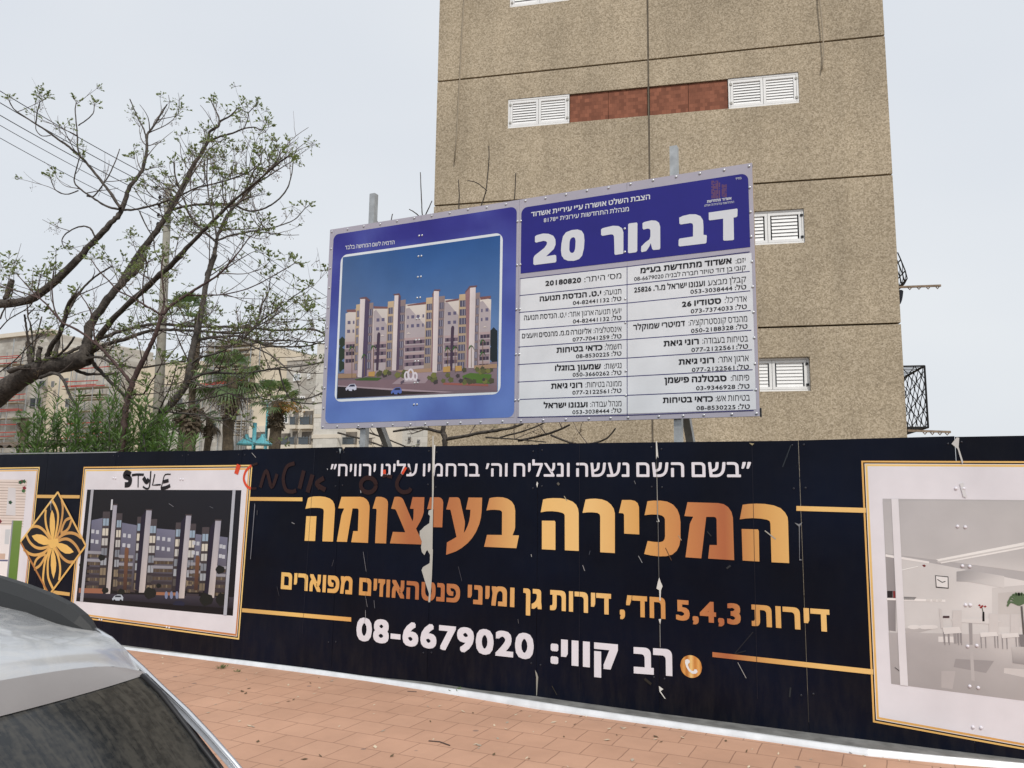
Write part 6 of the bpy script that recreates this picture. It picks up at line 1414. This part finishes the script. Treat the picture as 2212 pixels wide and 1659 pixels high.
T3.limb(z3, [(1560, 560), (1640, 600), (1740, 650), (1830, 720), (1900, 800), (1930, 858)], 5, 2.4, YC + .3, YC + .6, twigs=.9, tipleaf=False)
T3.limb(z3, [(1640, 560), (1760, 560), (1900, 562), (2090, 580)], 5, 3, YC + .4, YC + .7, twigs=1.2)
T3.limb(z3, [(1200, 850), (1240, 820), (1340, 860), (1450, 850), (1560, 800)], 6, 3, YC, YC - .3, twigs=.6)
T3.limb(z3, [(1000, 1080), (1050, 960), (1100, 860), (1140, 720)], 7, 3.4, YC, YC - .4, twigs=.6)
T3.limb(z3, [(960, 980), (1100, 1020), (1200, 1030), (1300, 1040), (1420, 1075), (1510, 1050)], 7, 3, YC, YC - .3, twigs=.7)
T3.limb(z3, [(1110, 970), (1200, 960), (1350, 930), (1480, 900), (1560, 930), (1700, 920), (1800, 880)], 5, 2.6, YC + .1, YC + .6, twigs=.9)
T3.limb(z3, [(1800, 740), (1830, 850), (1880, 940), (1980, 965), (2080, 960)], 5, 3.5, YC + .4, YC + .8, twigs=.5)
T3.limb(z3, [(1880, 935), (1990, 930), (2080, 895)], 4, 4, YC + .5, YC + .9, twigs=.4)
T3.finish(2.2, .155, .42, boughs=2.4)

# pollarded bare tree behind the billboard
ident = lambda x, y: (x, y)
YD = 10.0
bD = onY(962, 965, YD)
T4 = Tree('tree', 'nearly bare pollarded tree with upright shoots behind the billboard', 'tree', (bD.x, YD, -.02), M['bark_a'], 21)
T4.limb(ident, [(962, 975), (960, 945), (958, 925), (970, 850), (985, 760)], 20, 12, YD, YD, 'trunk', False, 9, 0, [(bD.x, YD, -.02), (bD.x, YD, 1.3)])
for P, w0 in (([(985, 760), (1010, 600), (1030, 480), (1046, 425), (1050, 410), (1056, 350), (1056, 315)], 5), ([(1052, 412), (1030, 395), (1010, 390)], 3), ([(985, 760), (985, 600), (991, 450), (992, 420), (990, 388)], 5), ([(985, 760), (1060, 600), (1100, 470), (1111, 430), (1114, 374)], 5),
              ([(985, 760), (940, 600), (915, 480), (911, 440), (908, 372)], 5), ([(915, 480), (900, 462), (884, 452)], 4), ([(914, 475), (926, 450), (933, 434)], 4), ([(985, 760), (900, 600), (850, 500), (845, 480), (848, 462)], 5), ([(850, 510), (816, 480), (814, 470)], 3)):
    T4.limb(ident, P, w0, 2.6, YD, YD + rnd.uniform(-.4, .4), twigs=.0, tipleaf=False)
for P, w0, w1 in (([(958, 935), (910, 925), (850, 932)], 10, 6), ([(962, 950), (1040, 935), (1100, 925), (1130, 915)], 11, 7), ([(1050, 945), (1100, 948), (1180, 955)], 6, 3), ([(1120, 952), (1190, 935), (1230, 918)], 8, 6), ([(1080, 945), (1150, 925), (1190, 905)], 6, 4), ([(1190, 940), (1250, 960), (1305, 950), (1330, 925)], 6, 5), ([(730, 935), (780, 948), (830, 965), (880, 985)], 6, 5), ([(770, 925), (840, 950), (900, 975)], 5, 4)):
    T4.limb(ident, P, w0, w1, YD, YD + rnd.uniform(-.5, .5), twigs=.9, tipleaf=False)
T4.finish(.9, .08, .25, .12, .4)

# ================================================================== OLEANDERS
def lance(m, p, d, L_, w_, up, mi=0):
    d = d.normalized(); sd = d.cross(up).normalized() * w_ / 2; n = sd.cross(d).normalized()
    a0 = p; a1 = p + d * L_ * .3; a2 = p + d * L_ * .65 - n * L_ * .03; a3 = p + d * L_ - n * L_ * .10
    m.face([a0, a1 + sd * .85, a1, ], mi) if False else None
    m.face([a0, a1 - sd, a2 - sd * .85, a3, a2 + sd * .85, a1 + sd], mi)
def oleander(x, ytops, Y, label, seed):
    r = random.Random(seed); b = onY(x, 980, Y); t = thing('oleander_bush', label, 'bush', (b.x, Y, -.02), 'oleanders behind the hoarding')
    st = MB(); lf = MB(); sp_ = MB()
    for (tx, ty) in ytops:
        for k in range(3):
            e = onY(tx + r.uniform(-12, 12), ty + (r.uniform(20, 75) if k else 0), Y + r.uniform(-.35, .35)); b0 = Vector((b.x + r.uniform(-.25, .25), Y + r.uniform(-.2, .2), -.02))
            mid = b0.lerp(e, .55) + Vector((r.uniform(-.12, .12), r.uniform(-.1, .1), .1)); Q = cr3([b0, mid, e], 14)
            st.tube(Q, [.014 * (1 - .75 * i / (len(Q) - 1)) for i in range(len(Q))], 5)
            for i in range(6, len(Q)):
                if Q[i].z < 1.55: continue
                tn = (Q[i] - Q[i - 1]).normalized(); nl = 4
                for j in range(nl):
                    a_ = 2 * PI * (j + .5 * (i % 2)) / nl + r.uniform(-.5, .5); u_ = tn.orthogonal().normalized(); v_ = tn.cross(u_)
                    rad_ = u_ * math.cos(a_) + v_ * math.sin(a_); d = tn * r.uniform(.35, .95) + rad_ * r.uniform(.6, 1)
                    lance(lf, Q[i], d, r.uniform(.12, .22), r.uniform(.018, .030), tn)
            for j in range(5): 
                d = (Q[-1] - Q[-2]).normalized() + Vector((r.uniform(-.5, .5), r.uniform(-.5, .5), r.uniform(0, .5))); lance(lf, Q[-1], d, r.uniform(.08, .14), .016, Vector((1, .3, 0)))
    st.build('stem', M['bark_c'], t); lf.build('foliage', M['oleander'], t)
oleander(110, [(92, 838), (118, 870), (70, 905), (100, 900), (132, 890)], 8.0, 'leftmost oleander bush with pale pointed leaves behind the floor plan picture', 1)
oleander(175, [(160, 850), (178, 868), (196, 885), (150, 900), (200, 905)], 7.8, 'bushy oleander left of the slender reddish trunk', 2)
oleander(232, [(222, 862), (240, 870), (250, 905), (215, 900)], 8.0, 'oleander directly against the left side of the reddish trunk', 3)
oleander(262, [(262, 800), (270, 860), (280, 830), (285, 880), (255, 880)], 8.5, 'tallest oleander, its shoots crossing the reddish trunk', 4)
oleander(312, [(312, 830), (306, 890), (325, 905), (318, 870)], 7.9, 'oleander between the reddish trunk and the grey slanting trunk', 5)
oleander(352, [(340, 905), (360, 912), (350, 890), (372, 925)], 8.1, 'low oleander at the foot of the grey slanting trunk', 6)
oleander(60, [(62, 925), (50, 945), (78, 930)], 8.2, 'short sparse oleander nearest the shed roof', 7)
oleander(395, [(400, 945), (420, 950), (385, 950)], 8.3, 'lowest bright green oleander just right of the grey trunk', 8)

# ================================================================== PALMS
def palm(name, label, x, ycrown, ybase, Y, tw, frond_px, seed, droop=.6, nf=26, skirt=0, dates=0, up=.2):
    r = random.Random(seed); c = onY(x, ycrown, Y); b = onY(x, 985, Y); k_ = depth(c) / F_PX
    t = thing(name, label, 'palm', (b.x, Y, -.16), 'palms beyond the hoarding'); rt = tw * .5 * k_
    m = MB(); n = 16; Q = [Vector((b.x + .04 * math.sin(i), Y, -.16 + (c.z + .16) * i / n)) for i in range(n + 1)]
    m.tube(Q, [rt * (1 + .12 * (i % 2)) for i in range(n + 1)], 9)
    zs = onY(x, ybase, Y).z                      # shaggy old leaf bases under the crown
    for i in range(150):
        z_ = r.uniform(max(.5, zs), zs + (c.z - zs) * .55) if skirt == 0 else r.uniform(zs, c.z); a_ = r.uniform(0, 2 * PI); d = Vector((math.cos(a_), math.sin(a_), 0)); p = Vector((b.x, Y, z_)) + d * rt * .9
        m.bar(p, p + d * rt * r.uniform(.3, .9) + Vector((0, 0, r.uniform(-.5, .25) * rt * 2)), rt * .35, rt * .12)
    m.build('trunk', M['dry'], t)
    L_ = frond_px * k_; m = MB(); dm = MB()
    for i in range(nf):
        a_ = 2 * PI * i / nf * 2.4 + r.uniform(-.3, .3); el = r.uniform(-.5, 1.35) + up - .2; d = Vector((math.cos(a_) * math.cos(el), math.sin(a_) * math.cos(el), math.sin(el)))
        dry = el < -.45; tgt = dm if dry else m
        p1 = c + d * L_ * .5 + Vector((0, 0, -droop * .06 * L_)); tgt.tube([c, c + d * L_ * .25, p1], [.02, .016, .012], 4)
        side = d.cross(Vector((0, 0, 1))); side = side.normalized() if side.length > .1 else Vector((1, 0, 0)); upv = side.cross(d).normalized()
        for j in range(15):
            f_ = (j - 7) / 7 * 1.25; v = (d * math.cos(f_) + side * math.sin(f_)).normalized(); l2 = L_ * .55 * (1 - .25 * abs(f_) / 1.25) * r.uniform(.85, 1.1)
            e1 = p1 + v * l2 * .6 - Vector((0, 0, .05 * droop * l2)); e2 = p1 + v * l2 * .95 - Vector((0, 0, droop * .5 * l2)); w_ = v.cross(upv).normalized() * l2 * .035
            tgt.face([p1, e1 + w_ * 1.4, e2, e1 - w_ * 1.4])
    m.build('crown', M['palm'], t)
    if dm.f: dm.build('dry_fronds' if False else 'dead_crown', M['dry'], t)
    if dates:
        m = MB()
        for i in range(3):
            for j in range(16):
                s0 = c + Vector((r.uniform(.0, .25), r.uniform(-.2, .2), -.1)); e = c + Vector((L_ * r.uniform(.25, 1.0), r.uniform(-.5, .5), -L_ * r.uniform(.12, .38)))
                m.tube([s0, s0.lerp(e, .6) + Vector((0, 0, .12)), e], .008, 3)
                for q_ in range(4):
                    p = s0.lerp(e, r.uniform(.55, 1)) + Vector((r.uniform(-.06, .06), 0, r.uniform(-.05, .1))); m.box(p - Vector((.025,) * 3), p + Vector((.025,) * 3))
        m.build('date_cluster', mat('ripe_dates', (.36, .21, .07), .7, .2, var=.3), t)
palm('palm_tree', 'palm with shaggy trunk and orange date clusters left of the billboard', XR(500), YR(500), YR(760), 30, 24, 70, 1, .6, 24, 0, 1, .3)
palm('palm_tree', 'leafy fan palm with drooping fronds left of the turquoise lamps', z3(1465, 0)[0], z3(0, 800)[1], z3(0, 1060)[1], 25, 22, 92, 2, 1.15, 30, 0, 0, .0)
palm('palm_tree', 'tallest fan palm standing behind the grey slanting trunk', z3(1215, 0)[0], z3(0, 400)[1], z3(0, 700)[1], 24, 14, 66, 3, .5, 24, 0, 0, .55)
palm('palm_tree', 'squat palm with a dark dead skirt beside the oleanders', z3(1200, 0)[0], z3(0, 1010)[1], z3(0, 1120)[1], 23, 36, 40, 4, 1.2, 26, 1, 0, -.25)
palm('palm_tree', 'small distant palm in front of the far left scaffold', z3(140, 0)[0], z3(0, 1060)[1], z3(0, 1150)[1], 30, 13, 26, 5, .9, 22, 0, 0, .1)
palm('palm_tree', 'thin palm with yellow hanging fronds next to the twin lamp', z3(1335, 0)[0], z3(0, 1060)[1], z3(0, 1180)[1], 26, 14, 44, 6, 1.3, 18, 0, 0, -.3)
# ================================================================== PARKED CAR (its rear corner reaches into the picture)
car = thing('parked_car', 'dusty silver estate car with a black roof rail parked in the lower left corner', 'car', (-2.9, .8, -.13))
def car_paint():
    m = mat('dusty_silver_paint', (.55, .57, .60), .24, .5, .5, coat=.6); t = m.node_tree; b = t.nodes['Principled BSDF']
    tc = N(t, 'ShaderNodeTexCoord'); n = N(t, 'ShaderNodeTexNoise'); n.inputs['Scale'].default_value = 9; n.inputs['Detail'].default_value = 7; n.inputs['Roughness'].default_value = .62; n.inputs['Distortion'].default_value = 1.2
    mr = N(t, 'ShaderNodeMapRange'); mr.inputs[1].default_value = .45; mr.inputs[2].default_value = .75; mr.inputs[3].default_value = .08; mr.inputs[4].default_value = .6
    d = N(t, 'ShaderNodeBsdfPrincipled'); d.inputs['Base Color'].default_value = (.54, .525, .50, 1); d.inputs['Roughness'].default_value = .75
    mx = N(t, 'ShaderNodeMixShader'); o = t.nodes['Material Output']
    t.links.new(tc.outputs['Object'], n.inputs['Vector']); t.links.new(n.outputs['Fac'], mr.inputs[0]); t.links.new(mr.outputs[0], mx.inputs[0]); t.links.new(b.outputs[0], mx.inputs[1]); t.links.new(d.outputs[0], mx.inputs[2]); t.links.new(mx.outputs[0], o.inputs[0])
    return m
def dirty_glass():
    # rain runs through the dust on the rear window, down the slope
    m = mat('dusty_rear_glass', (.012, .014, .016), .12, .5); t = m.node_tree; b = t.nodes['Principled BSDF']
    tc = N(t, 'ShaderNodeTexCoord'); mp = N(t, 'ShaderNodeMapping'); mp.inputs['Scale'].default_value = (9, 58, 9); mp.inputs['Rotation'].default_value = (0, 0, R(4))
    n = N(t, 'ShaderNodeTexNoise'); n.inputs['Scale'].default_value = 1; n.inputs['Detail'].default_value = 5; n.inputs['Roughness'].default_value = .6; n.inputs['Distortion'].default_value = 1.0
    n2 = N(t, 'ShaderNodeTexNoise'); n2.inputs['Scale'].default_value = 75; n2.inputs['Detail'].default_value = 6
    a = N(t, 'ShaderNodeMath', operation='ADD'); sc2 = N(t, 'ShaderNodeMath', operation='MULTIPLY'); sc2.inputs[1].default_value = .6
    mr = N(t, 'ShaderNodeMapRange'); mr.inputs[1].default_value = .66; mr.inputs[2].default_value = .94; mr.inputs[3].default_value = .01; mr.inputs[4].default_value = .17
    d = N(t, 'ShaderNodeBsdfPrincipled'); d.inputs['Base Color'].default_value = (.22, .20, .165, 1); d.inputs['Roughness'].default_value = .9; d.inputs['Specular IOR Level'].default_value = .1
    mx = N(t, 'ShaderNodeMixShader'); o = t.nodes['Material Output']; Lk = t.links.new
    Lk(tc.outputs['Object'], mp.inputs[0]); Lk(mp.outputs[0], n.inputs['Vector']); Lk(tc.outputs['Object'], n2.inputs['Vector']); Lk(n2.outputs['Fac'], sc2.inputs[0]); Lk(n.outputs['Fac'], a.inputs[0]); Lk(sc2.outputs[0], a.inputs[1])
    Lk(a.outputs[0], mr.inputs[0]); Lk(mr.outputs[0], mx.inputs[0]); Lk(b.outputs[0], mx.inputs[1]); Lk(d.outputs[0], mx.inputs[2]); Lk(mx.outputs[0], o.inputs[0])
    return m
PAINT = car_paint(); DGL = dirty_glass()
M['seal'] = mat('black_trim', (.018, .018, .02), .5, .4); M['chrome'] = mat('bright_trim', (.75, .76, .78), .18, .5, .9)
M['pillar'] = mat('silver_pillar', (.40, .41, .43), .28, .5, .7)
M['brow'] = mat('tail_brow_reflection', (.36, .34, .335), .4, .4, .3, var=.06, vscale=5)  # brownish grey puts the pavement's reflection into the silver lip's colour
YC0 = .80
# long profile: x, height on the centre line, half width, height lost at the edge
prof = [(-5.35, .45, .70, .02), (-5.30, .62, .78, .03), (-5.1, .72, .82, .05), (-4.6, .82, .84, .06), (-4.25, .88, .83, .06), (-4.1, .92, .80, .05), (-3.75, 1.14, .70, .05), (-3.4, 1.34, .64, .05), (-3.15, 1.43, .62, .045), (-2.8, 1.46, .615, .04), (-2.45, 1.455, .615, .04),
        (-2.15, 1.44, .612, .038), (-2.0, 1.428, .61, .036), (-1.85, 1.408, .61, .035), (-1.74, 1.398, .611, .034), (-1.68, 1.391, .612, .034, .008), (-1.635, 1.381, .613, .035, .02), (-1.602, 1.369, .614, .034, .034), (-1.585, 1.358, .615, .032, .040), (-1.576, 1.348, .616, .030, .042), (-1.572, 1.340, .616, .028, .040)]
def top_grid(pr, name, m, parent, v0=-1, v1=1, nv=24, dz=0):
    b = MB(); rows_ = []
    for q_ in pr:
        x, z_, hw, dr = q_[:4]; d6 = q_[4] if len(q_) > 4 else 0
        rows_.append([(x - (.035 * abs(v) ** 3 if x > -1.9 else 0), YC0 + hw * v, z_ - dr * abs(v) ** 2.6 - d6 * abs(v) ** 9 + dz) for v in [v0 + (v1 - v0) * i / nv for i in range(nv + 1)]])
    b.v = [p for r_ in rows_ for p in r_]
    for k in range(len(rows_) - 1):
        for i in range(nv):
            a_ = k * (nv + 1) + i; b.f.append([a_, a_ + 1, a_ + nv + 2, a_ + nv + 1]); b.m.append(0)
    return b.build(name, m, parent, True)
top_grid(prof[:6], 'bonnet', PAINT, car); top_grid([(-4.1, .925, .80, .05), (-3.75, 1.145, .70, .05), (-3.4, 1.345, .64, .05)], 'windscreen', M['glass_dark'], car, -.93, .93)
top_grid(prof[7:], 'roof', PAINT, car)
brow = [(-1.572, 1.340, .616, .028, .040), (-1.562, 1.308, .616, .008, .016), (-1.555, 1.274, .616, -.008)]
top_grid(brow, 'tail_brow', M['brow'], car, -.97, .97)
slope = [(-1.556, 1.272, .618, -.009), (-1.498, 1.245, .62, -.004), (-1.435, 1.204, .62, 0), (-1.369, 1.154, .622, 0), (-1.318, 1.115, .624, 0), (-1.22, 1.03, .63, .005), (-1.12, .93, .66, .01)]
top_grid(slope, 'rear_window', DGL, car, -.945, .945)
for sgn in (-1, 1):
    pp = [(-1.762, 1.360, .618, 0), (-1.692, 1.338, .62, 0), (-1.623, 1.303, .62, 0), (-1.578, 1.281, .62, 0), (-1.512, 1.244, .622, 0), (-1.428, 1.201, .623, 0), (-1.356, 1.157, .625, 0), (-1.289, 1.110, .63, 0), (-1.19, 1.03, .64, 0), (-1.09, .93, .67, .01)]
    top_grid(pp, 'rear_pillar', M['pillar'], car, .955 * sgn, 1.0 * sgn, 4, .004)
    m = MB(); m.tube([(x - .035, YC0 + sgn * (hw * .985), z_ - dr + .011) for x, z_, hw, dr in pp], .006, 6); m.build('trim_strip', M['chrome'], car, True)
    m = MB(); m.tube([(x - .029, YC0 + sgn * hw * .950, z_ - dr * .87 + .003) for x, z_, hw, dr in slope], .006, 5); m.build('window_seal', M['seal'], car, True)
top_grid([(-1.118, .928, .70, .03), (-1.03, .86, .74, .03), (-.98, .74, .77, .03), (-.97, .55, .78, .03)], 'tailgate', PAINT, car)
top_grid([(-.965, .56, .80, .03), (-.91, .50, .82, .03), (-.90, .30, .82, .03), (-.95, .12, .80, .03)], 'bumper', PAINT, car)
full = prof + brow[1:] + slope[1:] + [(-1.03, .86, .74, .03), (-.98, .74, .77, .03), (-.95, .40, .80, .03)]
for sgn in (-1, 1):
    # body side below the waist, side glass above it
    b = MB(); g = MB(); n = len(full); R1 = []
    for q4 in full:
        x, z_, hw, dr = q4[:4]
        e = z_ - dr - (q4[4] if len(q4) > 4 else 0) - .004; bz2 = min(.93, e - .01); bw = max(hw, .80 if -5.0 < x < -2.2 else .72) if bz2 > .5 else hw
        if x > -2.1: x -= .037; R1.append([(x, YC0 + sgn * (hw - .006), e), (x, YC0 + sgn * (hw - .02), e * .5 + bz2 * .5), (x, YC0 + sgn * hw, bz2), (x, YC0 + sgn * hw, bz2 * .6), (x, YC0 + sgn * (hw - .02), min(.12, bz2 - .05))]); continue
        R1.append([(x, YC0 + sgn * hw, e), (x, YC0 + sgn * (hw * .72 + bw * .28), e * .45 + bz2 * .55), (x, YC0 + sgn * bw, bz2), (x, YC0 + sgn * (bw + .03), bz2 * .6), (x, YC0 + sgn * (bw - .02), min(.12, bz2 - .05))])
    for k in range(n - 1):
        for j in range(4):
            q_ = [R1[k][j], R1[k + 1][j], R1[k + 1][j + 1], R1[k][j + 1]]
            (g if j < 2 and -3.9 < full[k][0] < -2.3 else b).face(q_)
    b.build('body_side', PAINT, car, True); g.build('side_window', M['glass_dark'], car, True)
    # roof rail
    rp = [(-4.0 + .5, 1.345, 1.352), (-3.3, 1.385, 1.43), (-3.0, 1.405, 1.485), (-2.6, 1.41, 1.50), (-2.35, 1.408, 1.492), (-2.15, 1.398, 1.474), (-2.045, 1.388, 1.459), (-1.944, 1.374, 1.441), (-1.87, 1.362, 1.422), (-1.82, 1.352, 1.400), (-1.785, 1.346, 1.376), (-1.765, 1.342, 1.356)]
    m = MB(); yc = YC0 + sgn * .605; ring = []
    for k, (x, zl, zh) in enumerate(rp):
        w_ = .030 * (1 if 1 < k < len(rp) - 2 else .55)
        ring.append([(x, yc - w_, zl - .02), (x, yc - w_ * .9, zl * .35 + zh * .65), (x, yc - w_ * .35, zh), (x, yc + w_ * .35, zh), (x, yc + w_ * .9, zl * .35 + zh * .65), (x, yc + w_, zl - .02)])
    for k in range(len(ring) - 1):
        for j in range(5): m.face([ring[k][j], ring[k + 1][j], ring[k + 1][j + 1], ring[k][j + 1]])
    m.face(ring[0]); m.face(ring[-1])
    M.setdefault('rail_black', mat('matt_black_rail', (.022, .023, .024), .55, .4, bump=.15, bscale=400)); m.build('roof_rail', M['rail_black'], car, True)
for x in (-4.55, -1.75):
    for sgn in (-1, 1):
        yy = YC0 + sgn * .80; m = MB(); c = [(x + .31 * math.cos(2 * PI * k / 28), .18 + .31 * math.sin(2 * PI * k / 28)) for k in range(28)]
        ci = [(x + .21 * math.cos(2 * PI * k / 28), .18 + .21 * math.sin(2 * PI * k / 28)) for k in range(28)]
        for k in range(28):
            l = (k + 1) % 28
            for yq in (-.09, .09): m.face([(c[k][0], yy + yq, c[k][1]), (c[l][0], yy + yq, c[l][1]), (ci[l][0], yy + yq, ci[l][1]), (ci[k][0], yy + yq, ci[k][1])])
            m.face([(c[k][0], yy - .09, c[k][1]), (c[l][0], yy - .09, c[l][1]), (c[l][0], yy + .09, c[l][1]), (c[k][0], yy + .09, c[k][1])])
        wh = m.build('wheel', M['rubber'], car); m = MB()
        m.prism([(p[0], yy + sgn * .05, p[1]) for p in ci], (0, -sgn * .1, 0), 1)
        for k in range(5):
            a_ = 2 * PI * k / 5; m.bar((x, yy + sgn * .07, .18), (x + .2 * math.cos(a_), yy + sgn * .07, .18 + .2 * math.sin(a_)), .03, .06)
        m.build('rim', [M['galv'], M['dark']], wh)
# ================================================================== LITTLE THINGS ON THE PAVEMENT
r = random.Random(4)
def scatter(name, label, cat, pts, m, fn):
    b = MB()
    for p in pts: fn(b, p)
    o = b.build(name, m); tag(o, label, cat, kind='stuff'); return o
pts = []
for _ in range(330):
    x = r.uniform(-8.5, 3); y = 6.38 - abs(r.gauss(0, .9)) if r.random() < .6 else r.uniform(3.2, 6.3)
    pts.append(Vector((x, min(y, 6.4 - .03 * max(0, x + 4) * 1.6), .002)))
def bit(b, p):
    a_ = r.uniform(0, PI); L_ = r.uniform(.008, .028); w_ = L_ * r.uniform(.25, .7); d = Vector((math.cos(a_), math.sin(a_), 0)); s_ = Vector((-d.y, d.x, 0)); h = Vector((0, 0, r.uniform(.003, .012)))
    b.face([p - d * L_, p + s_ * w_ + h * .5, p + d * L_ + h, p - s_ * w_ + h * .4], r.choice((0, 0, 1, 2)))
scatter('litter', 'dry petals, leaf scraps and crumbs strewn along the foot of the hoarding', 'litter', pts, [mat('pale_petal', (.62, .52, .38), .8), mat('brown_leaf', (.13, .09, .05), .9), mat('grey_crumb', (.40, .34, .27), .9)], bit)
def weed(label, x, y, n, size):
    p = onZ(x, y, 0); t = MB()
    for k in range(n):
        a_ = r.uniform(0, 2 * PI); d = Vector((math.cos(a_), math.sin(a_), r.uniform(.4, 1.6))).normalized(); q_ = p + Vector((r.uniform(-.03, .03), r.uniform(-.02, .02), 0))
        t.tube([q_, q_ + d * size * .5], .0015, 3); lance(t, q_ + d * size * .4, d, size * .6, size * .22, Vector((.3, .8, .2)))
    o = t.build('weed', M['oleander']); tag(o, label, 'weed', 'weeds in the paving joints')
weed('bright green weed sprouting against the middle of the zinc skirting', 983, 1499, 14, .07)
weed('flat grass tuft in the pavers near the car', 478, 1444, 26, .05)
weed('tiny weed tuft right of the flat grass tuft', 513, 1451, 14, .03)
def twig_on(label, P, rad):
    m = MB(); m.tube([onZ(x, y, .006) for x, y in P], rad, 5); tag(m.build('stick', M['twig']), label, 'twig')
twig_on('thin dark curved twig lying alone on the pavers', [(926, 1600), (950, 1602), (972, 1610)], .004)
twig_on('short pale twig lying near the skirting left of the green weed', [(880, 1493), (900, 1494)], .003)
